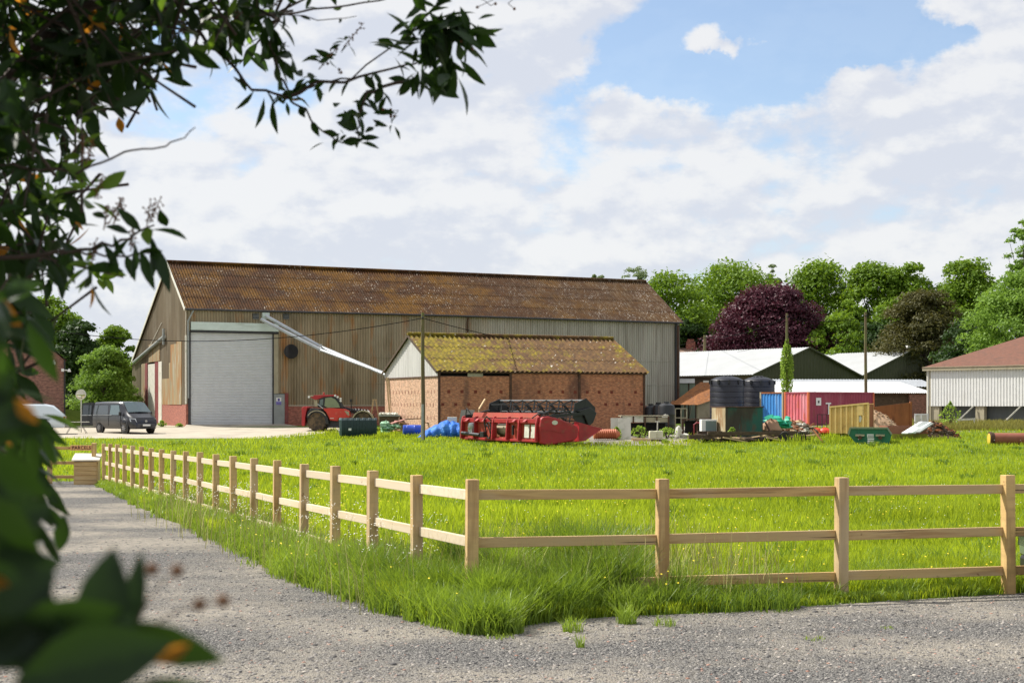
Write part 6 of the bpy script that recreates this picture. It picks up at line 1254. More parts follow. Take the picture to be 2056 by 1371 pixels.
# boards leaning and brush pile
for k, (a, c_, mt, lab) in enumerate((((1816, 870), (1853, 847), 'white', 'long white board, leftmost of the stack sloping beside the low bin'), ((1823, 870), (1859, 847), 'greypaint', 'grey board second in the sloping stack'), ((1832, 869), (1864, 848), 'lintel', 'pale blue green board in the sloping stack'), ((1840, 868), (1868, 850), 'greypaint', 'rightmost grey board of the sloping stack'))):
    m = MB(); m.beam(W(a[0], a[1], 78.3-.1*k), W(c_[0], c_[1], 80.5-.1*k), .35, .06); tag(m.build('sloping_board', M[mt]), lab, 'board', 'boards in the sloping stack')
heap('brush_pile', 'pile of brown cut brush behind the sloping boards', 'brush pile', 1828, 1922, 843, 82, 2.5, [surf('brown_brush', (.12, .075, .045), .95, var=.4, vscale=(6, 6, 6)), M['oldwood'], M['rust']], 12, .45, 260, bs=.8)
# white crate by the store
Y = 100; p = thing('wire_crate', 'white framed crate against the brick wall beside the store corner', 'crate', at(1836, Y)); x1 = X(1864, Y)-X(1836, Y); zt = hz(831, Y)
for z in (.3, zt-.03): m = MB(); m.box(0, x1, -.03, .03, z-.05, z+.05); m.build('bar', M['white'], p)
for x in (.05, x1*.5, x1-.05): m = MB(); m.box(x-.05, x+.05, -.04, .04, 0, zt); m.build('upright', M['white'], p)
m = MB(); m.box(.05, x1, .05, .1, .1, zt-.1); m.build('back_panel', M['dirtywhite'], p)
Y = 100; p = thing('drawbar', 'pale metal drawbar lying in the grass below the store wall', 'drawbar', at(1920, Y)); m = MB(); m.beam((0, 0, hz(843, Y)), (1.3, 0, hz(841, Y)), .12, .12); m.box(0, .08, -.05, .05, 0, hz(843, Y)); m.box(1.2, 1.28, -.05, .05, 0, hz(841, Y)); m.build('bar', M['dirtywhite'], p)
# long rusty roller on the right
Y = 73.5; p = thing('steel_pipe', 'long rusty steel pipe with yellow end lying in the grass at the right', 'pipe', at(1987, Y, .32), R(-4)); m = MB(); m.tube([(0, 0, 0), (7, 0, 0)], .30, 24); m.build('pipe', surf('red_brown_pipe', (.26, .09, .055), .8, var=.15, layers=[((.18, .05, .03), (2, 2, 2), .5, .7, .6)]), p, smooth=True)
m = MB(); m.lathe([(.36, -.03), (.37, .02), (.31, .2)], (0, 0, 0), 24, 'x'); m.build('collar', M['rustdark'], p); m = MB(); m.lathe([(.0, -.08), (.3, -.05), (.31, -.03)], (0, 0, -.03), 24, 'x'); m.build('end_cap', surf('yellow_end_cap', (.6, .42, .04), .7), p)
# ================================================================ trees and shrubs
def crown(name, label, cat, base, H, Rr, mats, seed, z0=.12, lobes=46, per=230, leaf=.34, sq=(1, 1), shape='round', trunk=.3, group=None, droop=0., lobe_r=.34, fill=.3):
    """tapered trunk + limbs, crown of leaf-sized faces clustered on many lobes"""
    rng = np.random.default_rng(seed); rr = random.Random(seed)
    root = thing(name, label, cat, base, 0, group)
    m = MB(); top = H*.8; m.tube([(0, 0, -.4), (.1*Rr*.2, 0, H*.2), (-.05*Rr, .04*Rr, H*.5), (.03*Rr, 0, top)], [trunk, trunk*.8, trunk*.5, trunk*.1], 8)
    L = []
    lobes = int(lobes*1.7); per = int(per*.8)
    for i in range(lobes):
        t = rng.random(); zf = z0 + (1-z0)*(t**.85)
        zn = (zf - z0)/(1-z0)
        pr = {'round': math.sin(math.pi*min(1, (zn*.72+.26)))**.55, 'dome': math.cos(zn*math.pi/2*.96)**.55, 'cone': (1-zn)**.8*.95+.03, 'column': math.sin(math.pi*min(1, zn*.9+.06))**.45}[shape]
        a = rng.random()*6.283; rad = Rr*pr*(.2 + .68*rng.random()**.6); lr = Rr*lobe_r*(.75+.65*rng.random())*(1-.3*zn)
        c = np.array([rad*math.cos(a)*sq[0], rad*math.sin(a)*sq[1], H*zf*1.0 - lr*.5]); L.append((c, lr))
        if i % 3 == 0: zb_ = max(.08*H, c[2]*.55); m.tube([(0, 0, zb_), tuple(c*np.array([.5, .5, 1]) * np.array([1, 1, .8])), tuple(c)], [trunk*.32, trunk*.18, trunk*.05], 5)
    m.build('trunk', M['bark'], root, smooth=True)
    C = np.array([c for c, _ in L]); LR = np.array([r for _, r in L]); n = lobes*per
    k = rng.integers(0, lobes, n); d = rng.normal(size=(n, 3)); d /= np.linalg.norm(d, axis=1)[:, None]; d[:, 2] = np.where(d[:, 2] < -.3, -d[:, 2]*.5, d[:, 2])
    rad = np.where(rng.random(n) < fill, rng.random(n)**.5, .82 + .3*rng.random(n))
    wob = 1 + .22*np.sin(d[:, 0]*5 + k)*np.sin(d[:, 1]*5 + 2*k)
    P = C[k] + d*(LR[k]*rad*wob)[:, None]*np.array([1.15, 1.15, .85])
    if droop: P[:, 2] -= droop*np.hypot(P[:, 0], P[:, 1])**1.3/Rr
    P[:, 2] = np.maximum(P[:, 2], .15)
    nr = d*.7 + rng.normal(size=(n, 3))*.55; nr[:, 2] += .25; nr /= np.linalg.norm(nr, axis=1)[:, None]
    u = np.cross(nr, rng.normal(size=(n, 3))); u /= np.linalg.norm(u, axis=1)[:, None]; v = np.cross(nr, u)
    s = leaf*(.55 + .8*rng.random(n))[:, None]
    V = np.stack([P-u*s*.5, P+v*s*.32, P+u*s*.5, P-v*s*.32], 1).reshape(-1, 3)
    tint = np.clip(.35 + .25*rng.random(n) + .35*(rng.random(lobes)[k]-.5) + .15*d[:, 2], 0, 1)
    npmesh('crown', V, np.arange(4*n), 4, mats, root, attr=np.repeat(tint, 4))
    return root
M['leaf_lime'] = leafmat('lime_tree_leaves', (.045, .11, .008), (.22, .34, .018), .35, .6)
M['leaf_dark'] = leafmat('dark_leaves', (.016, .04, .008), (.05, .10, .015), .3, .6)
M['leaf_bright'] = leafmat('bright_leaves', (.09, .18, .02), (.24, .38, .05), .4, .6)
M['leaf_purple'] = leafmat('copper_beech_leaves', (.03, .009, .016), (.12, .03, .048), .2, .5, tcol=(.14, .02, .04))
M['leaf_olive'] = leafmat('olive_brown_leaves', (.035, .040, .010), (.11, .10, .022), .3, .6)
M['leaf_pale2'] = leafmat('fresh_weed_leaves', (.16, .27, .03), (.36, .50, .07), .45, .6)
M['leaf_pale'] = leafmat('pale_leaves', (.12, .17, .07), (.24, .30, .13), .4, .6)
M['leaf_conifer'] = leafmat('conifer_needles', (.01, .025, .01), (.03, .055, .02), .1, .7)
def tree(name, label, px, Y, pyt, wpx, mat, seed, cat='tree', **kw):
    H = Zp(pyt, Y) - G(Y); wpx = wpx*(1.55 if name in ('lime_tree', 'understorey_tree', 'olive_tree', 'bright_green_tree') else 1.); return crown(name, label, cat, at(px, Y), H, wpx/F*Y/2, M[mat], seed, **kw)
GR = 'tall green trees beyond the sheds'
tree('lime_tree', 'round green tree just right of the big barn roof end', 1338, 185, 549, 150, 'leaf_lime', 1, lobes=60, per=260, leaf=.42, group=GR)
tree('lime_tree', 'broad double headed green tree left of and above the purple beech', 1462, 200, 527, 165, 'leaf_lime', 2, lobes=70, per=280, leaf=.45, group=GR)
tree('lime_tree', 'smaller round head joined to the double headed tree, above the beech', 1530, 196, 535, 80, 'leaf_lime', 22, lobes=40, per=240, leaf=.42, group=GR)
tree('lime_tree', 'rounded green tree rising right behind the purple beech', 1645, 200, 527, 130, 'leaf_lime', 3, lobes=60, per=280, leaf=.45, group=GR, shape='dome')
tree('lime_tree', 'dense green tree with domed top above the right bare pole', 1757, 195, 529, 120, 'leaf_lime', 4, lobes=60, per=280, leaf=.45, group=GR)
tree('lime_tree', 'green tree beside the one above the bare pole, slightly lower', 1822, 192, 534, 100, 'leaf_lime', 5, lobes=56, per=260, leaf=.45, group=GR)
tree('lime_tree', 'tall green tree with pointed top left of the bright right-hand tree', 1938, 188, 524, 125, 'leaf_lime', 6, lobes=60, per=280, leaf=.45, group=GR, shape='dome')
tree('copper_beech_tree', 'large dark purple copper beech tree behind the white roofed sheds', 1552, 176, 577, 365, 'leaf_purple', 7, lobes=130, per=400, leaf=.32, shape='dome', z0=.25, sq=(1, .5), lobe_r=.16)
tree('olive_tree', 'dark olive brown tree between the two right olive gables and the bright tree', 1858, 165, 588, 175, 'leaf_olive', 8, lobes=76, per=380, leaf=.32, shape='dome', lobe_r=.2)
tree('bright_green_tree', 'large bright green broad crowned tree rising behind the tiled store roof', 2065, 140, 545, 210, 'leaf_bright', 9, lobes=90, per=330, leaf=.32, z0=.08, lobe_r=.2, shape='dome')
tree('birch_tree', 'tall loose topped tree at the right edge, rising above all the others', 2062, 146, 438, 95, 'leaf_bright', 10, lobes=60, per=110, leaf=.26, shape='column', lobe_r=.2, z0=.45)
for i, (px, Y, t_, w_, mt, lab) in enumerate(((1200, 230, 548, 45, 'leaf_pale', 'pale feathery tree top showing just above the barn ridge, left one'), (1275, 230, 536, 80, 'leaf_pale', 'pale feathery tree top above the right end of the barn ridge'),
      (1555, 232, 531, 55, 'leaf_pale', 'pale grey green poplar behind the round heads above the beech'), (1412, 225, 582, 60, 'leaf_pale', 'pale small tree in the gap right of the barn tree'), (1715, 225, 562, 60, 'leaf_pale', 'pale green tree in the gap above the right part of the beech'))):
    tree('poplar_tree', lab, px, Y, t_, w_, mt, 30+i, lobes=26, per=90, leaf=.36, shape='column', lobe_r=.25, z0=.35, group='pale feathery trees far behind')
for i, (px, Y, t_, w_, lab) in enumerate(((1600, 215, 558, 30, 'dark conifer tip between the beech and the next green tree'), (1692, 215, 566, 28, 'dark conifer tip right of the tree behind the beech'), (1866, 210, 558, 34, 'dark conifer tip left of the tall pointed green tree'))):
    tree('conifer_tree', lab, px, Y, t_, w_+10, 'leaf_conifer', 40+i, lobes=30, per=120, leaf=.34, shape='cone', lobe_r=.3, z0=.2, group='dark conifers behind')
for i, (px, Y, t_, w_, mt, lab) in enumerate(((1680, 172, 632, 95, 'leaf_lime', 'bushy green tree right of the purple beech trunk'), (1380, 180, 640, 90, 'leaf_dark', 'dark low tree behind the chimney house'), (1760, 178, 645, 100, 'leaf_dark', 'dark low tree behind the right white roofed shed'), (1960, 150, 640, 110, 'leaf_dark', 'dark low tree behind the tiled store roof'), (1455, 190, 640, 90, 'leaf_dark', 'dark understorey tree left of the beech'), (1712, 186, 606, 80, 'leaf_lime', 'shorter green tree filling the gap right of the beech'), (1800, 184, 600, 90, 'leaf_lime', 'shorter green tree below the two heads above the right shed'), (1905, 182, 610, 90, 'leaf_lime', 'shorter green tree just left of the bright right-hand tree'))):
    tree('understorey_tree', lab, px, Y, t_, w_, mt, 50+i, lobes=40, per=220, leaf=.40, lobe_r=.3, z0=.03)
# left side behind the van
tree('round_shrub', 'large round pale green shrub behind the dark van', 210, 112, 700, 135, 'leaf_bright', 60, cat='shrub', lobes=60, per=300, leaf=.20, z0=.02, trunk=.15, lobe_r=.28)
tree('left_tree', 'mid green tree rising behind the round shrub left of the barn', 228, 140, 655, 110, 'leaf_lime', 61, lobes=50, per=260, leaf=.3, lobe_r=.26)
tree('left_tree', 'dark tree between brick house and the round shrub', 158, 128, 640, 110, 'leaf_dark', 62, lobes=60, per=260, leaf=.3, z0=.02)
tree('left_tree', 'mid green tree above the brick house roof, partly behind leaves', 105, 138, 600, 150, 'leaf_lime', 63, lobes=60, per=260, leaf=.34, z0=.05)
tree('left_tree', 'tall dark tree far left behind the brick house', 20, 135, 590, 170, 'leaf_dark', 64, lobes=60, per=260, leaf=.34, z0=.05)
m = MB(); Yb = 104; 
n1 = 14; V = []
for i in range(n1+1):
    px = 118 + 90*i/n1; top = lerp([(118, 820), (135, 824), (160, 836), (185, 846), (208, 856)], px)
    for j, (dy, f_) in enumerate(((-3, 0), (-1.5, .6), (0, .95), (2, 1), (5, .9), (8, 0))): V.append((X(px, Yb), Yb+dy, G(Yb)-.05 + max(0, hz(top, Yb))*f_))
m.add(V, [(i*6+j, (i+1)*6+j, (i+1)*6+j+1, i*6+j+1) for i in range(n1) for j in range(5)]); tag(m.build('grass_bank', groundmat(), smooth=True), kind='structure')
# far hedge so that the horizon reads as woodland
def hedge(name, label, x0, x1, Y, h, mat, seed, n=16000, leaf=.5):
    rng = np.random.default_rng(seed); x = x0 + (x1-x0)*rng.random(n); hh = h*(.75 + .25*np.sin(x*.21+seed)*np.sin(x*.57) + .12*np.sin(x*1.3)); z = hh*rng.random(n)**.6
    y = Y + 3*(rng.random(n)-.5) + .8*np.sin(x*.9); P = np.stack([x, y, z + .28], -1); nr = rng.normal(size=(n, 3)); nr[:, 1] -= .6; nr /= np.linalg.norm(nr, axis=1)[:, None]
    u = np.cross(nr, rng.normal(size=(n, 3))); u /= np.linalg.norm(u, axis=1)[:, None]; v = np.cross(nr, u); s = leaf*(.6+.7*rng.random(n))[:, None]
    V = np.stack([P-u*s*.5, P+v*s*.35, P+u*s*.5, P-v*s*.35], 1).reshape(-1, 3)
    tag(npmesh(name, V, np.arange(4*n), 4, M[mat], attr=np.repeat(np.clip(.3+.4*rng.random(n)+.3*z/h, 0, 1), 4)), label, 'hedge', kind='stuff')
hedge('far_woodland', 'dark far woodland edge closing the view behind the sheds', X(1340, 215), X(2300, 215), 215, 11, 'leaf_dark', 3, 30000, .8)
hedge('far_woodland', 'far woodland edge behind the brick house and the barn gable', X(-500, 170), X(420, 170), 170, 8, 'leaf_dark', 5, 22000, .6)
# weeds, sapling, ivy
def clump(name, label, cat, px, Y, h, wid, mat, seed, n=700, leaf=.12, dep=.5, shape=1.0, kind=None, loc=None):
    rng = np.random.default_rng(seed); o = Vector(loc or at(px, Y)); a = rng.random(n)*6.28; zf = rng.random(n)**.8
    rad = wid*(np.sin(np.pi*np.clip(zf*.8+.15, 0, 1))**shape)*np.sqrt(rng.random(n)); P = np.stack([rad*np.cos(a), rad*np.sin(a)*dep, zf*h], -1)
    nr = rng.normal(size=(n, 3)); nr[:, 2] += .5; nr /= np.linalg.norm(nr, axis=1)[:, None]; u = np.cross(nr, rng.normal(size=(n, 3))); u /= np.linalg.norm(u, axis=1)[:, None]; v = np.cross(nr, u)
    s = leaf*(.6+.8*rng.random(n))[:, None]; V = np.stack([P-u*s*.5, P+v*s*.35, P+u*s*.5, P-v*s*.35], 1).reshape(-1, 3)
    root = thing(name, label, cat, o); npmesh('foliage', V, np.arange(4*n), 4, M[mat], root, attr=np.repeat(np.clip(rng.random(n), 0, 1), 4))
    m = MB(); 
    for k in range(5): t = rng.random()*6.28; m.tube([(0, 0, -.05), (wid*.2*math.cos(t), wid*.2*math.sin(t)*dep, h*.4), (wid*.5*math.cos(t), wid*.5*math.sin(t)*dep, h*.8)], [.03, .02, .008], 5)
    m.build('stem', M['twig'], root); return root
clump('sapling', 'light green leafy sapling in front of the white clad store wall', 'sapling', 1908, 98, 1.75, .85, 'leaf_pale2', 5, 260, .17, shape=1.6)
iv = clump('ivy', 'column of bright green ivy climbing the left utility pole', 'ivy', 1580, 117.6, 4.0, .55, 'leaf_pale2', 6, 2200, .17, 1., .35, loc=(X(1580, 118), 118, G(118)+hz(792, 118)))
m = MB(); 
clump('ivy_tip', 'thin tip of ivy near the top of the left utility pole', 'ivy', 1580, 117.8, 1.2, .2, 'leaf_pale2', 16, 300, .13, 1., .35, loc=(X(1580, 118), 118, G(118)+hz(707, 118)-.1))
for i, (px, Y, h, w_, lab) in enumerate(((1238, 80, .7, .3, 'thin green weed in front of the right white board'), (1284, 82, .7, .6, 'leafy green weeds under the feed trough'), (1340, 81, .65, .7, 'leafy weeds right of the white plastic containers'), (325, 99.3, .45, .35, 'small green weed at the foot of the barn corner'), (1470, 76.5, .8, .3, 'weed growing up the rusty green tank'), (360, 99, .25, .3, 'low weeds beside the barn corner plinth'))):
    clump('weed', lab, 'weed', px, Y, h, w_, 'leaf_pale2', 70+i, 150, .13)
# rough reddish weeds at the right, below the store
rng = np.random.default_rng(9); n = 9000; x = rng.uniform(X(1880, 95), X(2150, 95), n); y = rng.uniform(93, 106, n)
M['dock'] = leafmat('reddish_weeds', (.14, .16, .03), (.30, .27, .06), .35, .6)
tag(blades('rough_weeds', x, y, .2 + .55*vn(x, y, 1.3, 4)*rng.random(n), np.full(n, .05), rng.random(n), M['dock'], .4, .6), 'rough reddish weeds and long grass below the white clad store', 'weeds', kind='stuff')
n = 9000; x = rng.uniform(X(640, 84), X(1000, 84), n); y = rng.uniform(81, 90, n)
tag(blades('rough_grass', x, y, (.10 + .3*rng.random(n))*vn(x, y, 1.5, 6), np.full(n, .04), rng.random(n), M['grass'], .4, .6), 'rough grass growing among the junk in front of the brick shed', 'grass', kind='stuff')
n = 7000; px = rng.uniform(1380, 1900, n); y = rng.uniform(74, 92, n); x = (px-CX)/F*y
tag(blades('rough_grass', x, y, (.15 + .5*rng.random(n))*vn(x, y, 1.2, 7), np.full(n, .04), rng.random(n), M['grass'], .4, .6), 'rough grass growing around the trailer bed and skip', 'grass', kind='stuff')

# ================================================================ foreground laurel leaves
def leafmesh(C, D, Nn, Ls, Ws, fold=.25, bend=.25):
    """batch of folded, curved, pointed leaves. C base, D direction, Nn normal"""
    n = len(C); D = D/np.linalg.norm(D, axis=1)[:, None]; S = np.cross(D, Nn); S /= np.linalg.norm(S, axis=1)[:, None]; U = np.cross(S, D)
    st = [(0, .0), (.12, .28), (.3, .75), (.5, 1.), (.7, .82), (.87, .42), (1., 0.)]
    P = []
    for t, w_ in st:
        mid = C + D*(Ls*t)[:, None] - U*(Ls*bend*t*t)[:, None]
        if w_ == 0: P.append(mid)
        else:
            h = (Ws*w_*.5)[:, None]; P += [mid - S*h + U*h*fold*2*.5, mid - U*h*.1, mid + S*h + U*h*fold*2*.5]
    P = np.stack(P, 1); k = P.shape[1]
    f = [];
    f += [(0, 2, 1), (0, 3, 2)]
    for i in range(4): a = 1+3*i; f += [(a, a+1, a+4, a+3), (a+1, a+2, a+5, a+4)]
    f += [(13, 14, 16), (14, 15, 16)]
    tot = np.tile([len(q_) for q_ in f], n); idx = (np.array([i for q_ in f for i in q_])[None] + (np.arange(n)*k)[:, None]).ravel()
    return P.reshape(-1, 3), idx, tot, k
M['laurel'] = leafmat('laurel_leaves', (.006, .017, .006), (.018, .046, .009), .2, .42, tcol=(.09, .20, .016), nscale=3., spec=.22)
M['laurel_new'] = leafmat('young_laurel_leaves', (.05, .10, .012), (.12, .22, .03), .4, .4, tcol=(.30, .50, .03), nscale=3., spec=.4)
M['laurel_yellow'] = leafmat('yellowing_leaves', (.22, .10, .01), (.45, .22, .02), .5, .45, tcol=(.8, .32, .03), nscale=3.)
def leafset(name, mat, items, parent):
    """items: (x,y,z base), dir, normal, length, width, tint"""
    C = np.array([i[0] for i in items], float); D = np.array([i[1] for i in items], float); N_ = np.array([i[2] for i in items], float)
    P, idx, tot, k = leafmesh(C, D, N_, np.array([i[3] for i in items]), np.array([i[4] for i in items]))
    return npmesh(name, P, idx, tot, mat, parent, attr=np.repeat([i[5] for i in items], k), smooth=True)
fr_ = random.Random(21)
def rv(s=1.): return Vector((fr_.gauss(0, s), fr_.gauss(0, s), fr_.gauss(0, s)))
class Bush:
    def __init__(s): s.it = {'laurel': [], 'laurel_new': [], 'laurel_yellow': []}; s.tw = MB(); s.sp = MB()
    def leaf(s, p, d, L, mat='laurel', wr=.33, tint=None, face=None):
        d = Vector(d).normalized(); n = (rv() + Vector((0, -.6, .8))).normalized() if face is None else (rv(.25) + Vector(face)).normalized()
        s.it[mat].append((tuple(p), tuple(d), tuple(n), L, L*wr*fr_.uniform(.85, 1.15), fr_.random() if tint is None else tint))
    def twig(s, pts, r0=.006, r1=.002, leaves=0, L=.1, mat='laurel', start=.0, droop=.5, newp=.0, yel=.01, spread=.9):
        """pts: 3-D points; leaves alternate along it"""
        m_ = [Vector(p) for p in pts]; n = len(m_); s.tw.tube(m_, [r0+(r1-r0)*i/(n-1) for i in range(n)], 5)
        for k in range(leaves):
            t = start + (1-start)*(k+.5)/leaves + fr_.uniform(-.02, .02); t = min(.999, max(0, t))*(n-1); i = int(t); p = m_[i].lerp(m_[i+1], t-i); ax = (m_[i+1]-m_[i]).normalized()
            d = ax*.5 + rv(spread) + Vector((0, 0, -droop)); mt = 'laurel_yellow' if fr_.random() < yel else ('laurel_new' if fr_.random() < newp else mat)
            s.leaf(p, d, L*fr_.uniform(.65, 1.2), mt, fr_.choice((.26, .33, .38)))
    def px(s, pts, Y, **kw):
        Ys = Y if isinstance(Y, (list, tuple)) else [Y]*len(pts); q_ = [W(a, b_, y) for (a, b_), y in zip(pts, Ys)]
        fine = []
        for a, b_ in zip(q_, q_[1:]):
            for t in (0, .33, .67): fine.append(a.lerp(b_, t) + rv(.004))
        fine.append(q_[-1]); s.twig(fine, **kw)
    def rosette(s, c, n, L, mat='laurel', up=0., droop=.4, tilt=None):
        for k in range(n): d = rv(1) + Vector((0, 0, -droop)) + (Vector(tilt) if tilt else Vector((0, 0, 0))); s.leaf(Vector(c)+rv(.012), d, L*fr_.uniform(.7, 1.15), mat, fr_.choice((.28, .34, .4)))
    def mass(s, x0, x1, y0, y1, Y0, Y1, n, L, newp=.05, yel=.01, edge=None, dens=None):
        """leafy shoots scattered through a block of space"""
        for _ in range(n):
            px, py, Y = fr_.uniform(x0, x1), fr_.uniform(y0, y1), fr_.uniform(Y0, Y1)
            if edge and not edge(px, py): continue
            c = W(px, py, Y); ax = (rv(1) + Vector((.5, 0, -.1))).normalized(); e = c + ax*fr_.uniform(.10, .22)
            if edge and not edge(CX + F*e.x/e.y + 25, HY - F*(e.z-EYE)/e.y): continue
            s.tw.tube([c - ax*.12, c, e], [.005, .004, .002], 4); nw = fr_.random() < newp
            for k in range(fr_.randint(6, 11)):
                t = k/8; p = c.lerp(e, min(1, t)); s.leaf(p, ax*.4 + rv(.9) + Vector((0, 0, -.35 if not nw else .5)), L*fr_.uniform(.6, 1.15)*(.7 if nw else 1), 'laurel_new' if nw else ('laurel_yellow' if fr_.random() < yel else 'laurel'))
    def spike(s, p, h=.09, d=(0.2, 0, 1)):
        p = Vector(p); d = Vector(d).normalized(); s.sp.tube([p, p+d*h], [.0018, .001], 4)
        for k in range(16): t = .2+.8*k/16; q_ = p + d*h*t + rv(.0055); s.sp.tube([p+d*h*t, q_], [.001, .001], 3); s.sp.blob(tuple(q_), (.0028,)*3, 5, .1, k)
    def berries(s, px, py, Y, n, spread=.03, r=.005):
        c = W(px, py, Y)
        for k in range(n): q_ = c + rv(spread); s.tw.tube([c, q_], [.0012, .001], 3); s.sp.blob(tuple(q_), (r,)*3, 6, .1, k)
    def finish(s, name, label, cat, loc, trunk=None, spm=None):
        root = thing(name, label, cat, loc); o = -Vector(loc)
        for mt, it in list(s.it.items()):
            if it: x = leafset({'laurel': 'dark_leaves', 'laurel_new': 'young_leaves', 'laurel_yellow': 'yellow_leaves'}[mt], M[mt], it, root); x.location = o
        if trunk: 
            for pts, r0, r1 in trunk: s.tw.tube([Vector(p) for p in pts], [r0+(r1-r0)*i/(len(pts)-1) for i in range(len(pts))], 9)
        x = s.tw.build('branches', M['twig'], root, smooth=True); x.location = o
        if s.sp.v: x = s.sp.build('flower_spikes', M['berry'], root); x.location = o; x['kind'] = 'stuff'
        return root
# --- overhanging laurel tree (3 to 4.6 m away)
b1 = Bush()
def massedge(px, py):
    if py < 130: return px < 575 - .25*abs(py-40)
    if py < 280: return px < 320 - (py-130)*.45
    if py < 420: return px < 185
    if py < 560: return px < 205
    if py < 690: return px < 150 - (py-560)*.3
    if py < 760: return px < 60
    return px < 70
b1.mass(-260, 330, -150, 290, 3.6, 4.9, 165, .09, .05, .025, massedge)
b1.mass(250, 590, -160, 60, 3.8, 4.8, 56, .085, .08, .02, massedge)
b1.mass(-260, 200, 280, 780, 3.3, 4.5, 150, .095, .16, .02, massedge)
b1.mass(-500, -60, -300, 900, 2.6, 4.2, 260, .11, .04, .01)  # unseen shoots left of the frame, added to darken the visible leaves
b1.mass(-260, 700, -600, -140, 3.0, 4.6, 330, .11, .05, .01)  # unseen shoots above the frame, added to cast shade on the canopy below
b1.mass(60, 330, 60, 230, 3.6, 4.4, 60, .10, .02, .05, lambda x, y: (x-195)**2/150**2 + (y-130)**2/110**2 < 1)
Ym = 4.1
b1.px([(300, -60), (420, 88), (452, 122), (508, 182), (578, 196), (612, 222), (650, 270), (690, 288)], Ym, r0=.006, leaves=16, L=.06, droop=.3)
b1.px([(452, 122), (440, 60), (500, -30)], Ym, leaves=16, L=.08)
b1.px([(600, -40), (560, 20), (536, 70), (560, 150), (580, 190), (650, 166), (700, 158), (820, 68), (905, -20)], Ym+.1, r0=.005, leaves=9, L=.06)
b1.px([(578, 192), (640, 165), (720, 156), (815, 134), (870, 110)], Ym, leaves=8, L=.055)
b1.px([(700, -60), (560, 30), (540, 75), (560, 140)], Ym, r0=.004, leaves=14, L=.07)
b1.px([(400, 40), (560, 30), (660, 15), (760, 5), (860, -30)], Ym+.2, r0=.004, leaves=8, L=.06)
b1.px([(560, 30), (640, 42), (716, 33)], Ym, r0=.002, r1=.001, leaves=2, L=.03)
# dense right-hand cluster
for (cx, cy, n_, L_) in ((880, 40, 15, .115), (850, 90, 13, .11), (915, 30, 11, .1), (930, 75, 10, .1), (900, 115, 11, .105), (830, 60, 8, .1), (835, 150, 10, .09), (862, 20, 11, .1), (800, 95, 6, .08), (905, 150, 5, .1), (945, 55, 5, .08)): b1.rosette(W(cx, cy, Ym+fr_.uniform(-.15, .15)), n_, L_, droop=.7, tilt=(.25, 0, 0))
for (p0, p1, L_) in (((845, 155), (918, 192), .1), ((940, 60), (1005, 72), .1), ((930, 80), (945, 150), .1), ((905, 60), (975, 90), .1), ((848, 160), (880, 205), .08), ((960, 40), (990, 25), .05)):
    a, b_ = W(*p0, Ym-.1), W(*p1, Ym-.1); b1.leaf(a, b_-a, (b_-a).length*1.05, wr=.38)
b1.px([(840, 160), (770, 175), (730, 195), (720, 235), (722, 280)], Ym, leaves=5, L=.07, droop=.6)
for (cx, cy, n_, L_) in ((718, 235, 5, .07), (745, 250, 4, .065), (728, 285, 5, .055), (672, 285, 7, .045), (700, 212, 5, .065), (580, 190, 8, .05), (612, 165, 6, .065), (560, 110, 9, .075), (655, 120, 6, .06), (540, 55, 9, .07), (760, 180, 6, .07), (785, 245, 3, .04), (700, 90, 6, .035), (600, 130, 5, .07)): b1.rosette(W(cx, cy, Ym), n_, L_, droop=.3)
for (p0, p1) in (((510, 182), (480, 226)), ((530, 196), (524, 258)), ((548, 200), (546, 268)), ((575, 205), (580, 232)), ((425, 128), (428, 160)), ((470, 105), (480, 146)), ((300, 160), (320, 245)), ((325, 158), (392, 166))): 
    a, b_ = W(*p0, Ym), W(*p1, Ym); b1.leaf(a, b_-a, (b_-a).length, wr=.3)
for (px, py) in ((940, 80), (985, 12), (1020, 8), (800, 222), (775, 228), (787, 248), (680, 148), (965, 12), (640, 115), (312, 92)): b1.berries(px, py, Ym, 2, .018, .0045)
for (px, py) in ((690, 95), (540, 25), (455, 60), (640, 140), (350, 80), (365, 70)): b1.spike(W(px, py, Ym), .09, (.5, 0, .6))
# bare twig and mid left cluster
b1.px([(20, 330), (75, 345), (150, 345), (200, 328), (265, 300), (330, 296), (372, 278), (392, 256)], 3.3, r0=.004, r1=.0012, leaves=0)
Yc = 3.3
b1.px([(-20, 520), (90, 512), (165, 500), (225, 488), (270, 468), (310, 452)], Yc, r0=.006, leaves=10, L=.08, newp=.2)
b1.px([(150, 505), (210, 515), (255, 512), (290, 505), (310, 512)], Yc, r0=.003, leaves=4, L=.06)
for (p0, p1, wr) in (((285, 466), (240, 420), .36), ((300, 462), (372, 458), .36), ((262, 470), (220, 448), .34), ((300, 480), (345, 572), .28), ((300, 500), (318, 550), .26), ((282, 500), (302, 572), .26), ((270, 485), (280, 550), .3), ((252, 512), (270, 552), .34), ((228, 470), (235, 512), .32), ((200, 455), (140, 440), .28), ((170, 540), (235, 530), .36), ((182, 560), (200, 640), .22), ((170, 580), (185, 560), .3), ((335, 455), (320, 430), .45), ((215, 440), (180, 420), .3)):
    a, b_ = W(*p0, Yc), W(*p1, Yc-.05); b1.leaf(a, b_-a, (b_-a).length, wr=wr, mat='laurel')
for (px, py) in ((228, 450), (222, 442), (295, 455), (300, 448), (262, 505), (208, 462), (190, 400), (165, 325), (172, 330), (182, 535)): b1.spike(W(px, py, Yc), .06, (.35+fr_.uniform(-.3, .2), 0, 1))
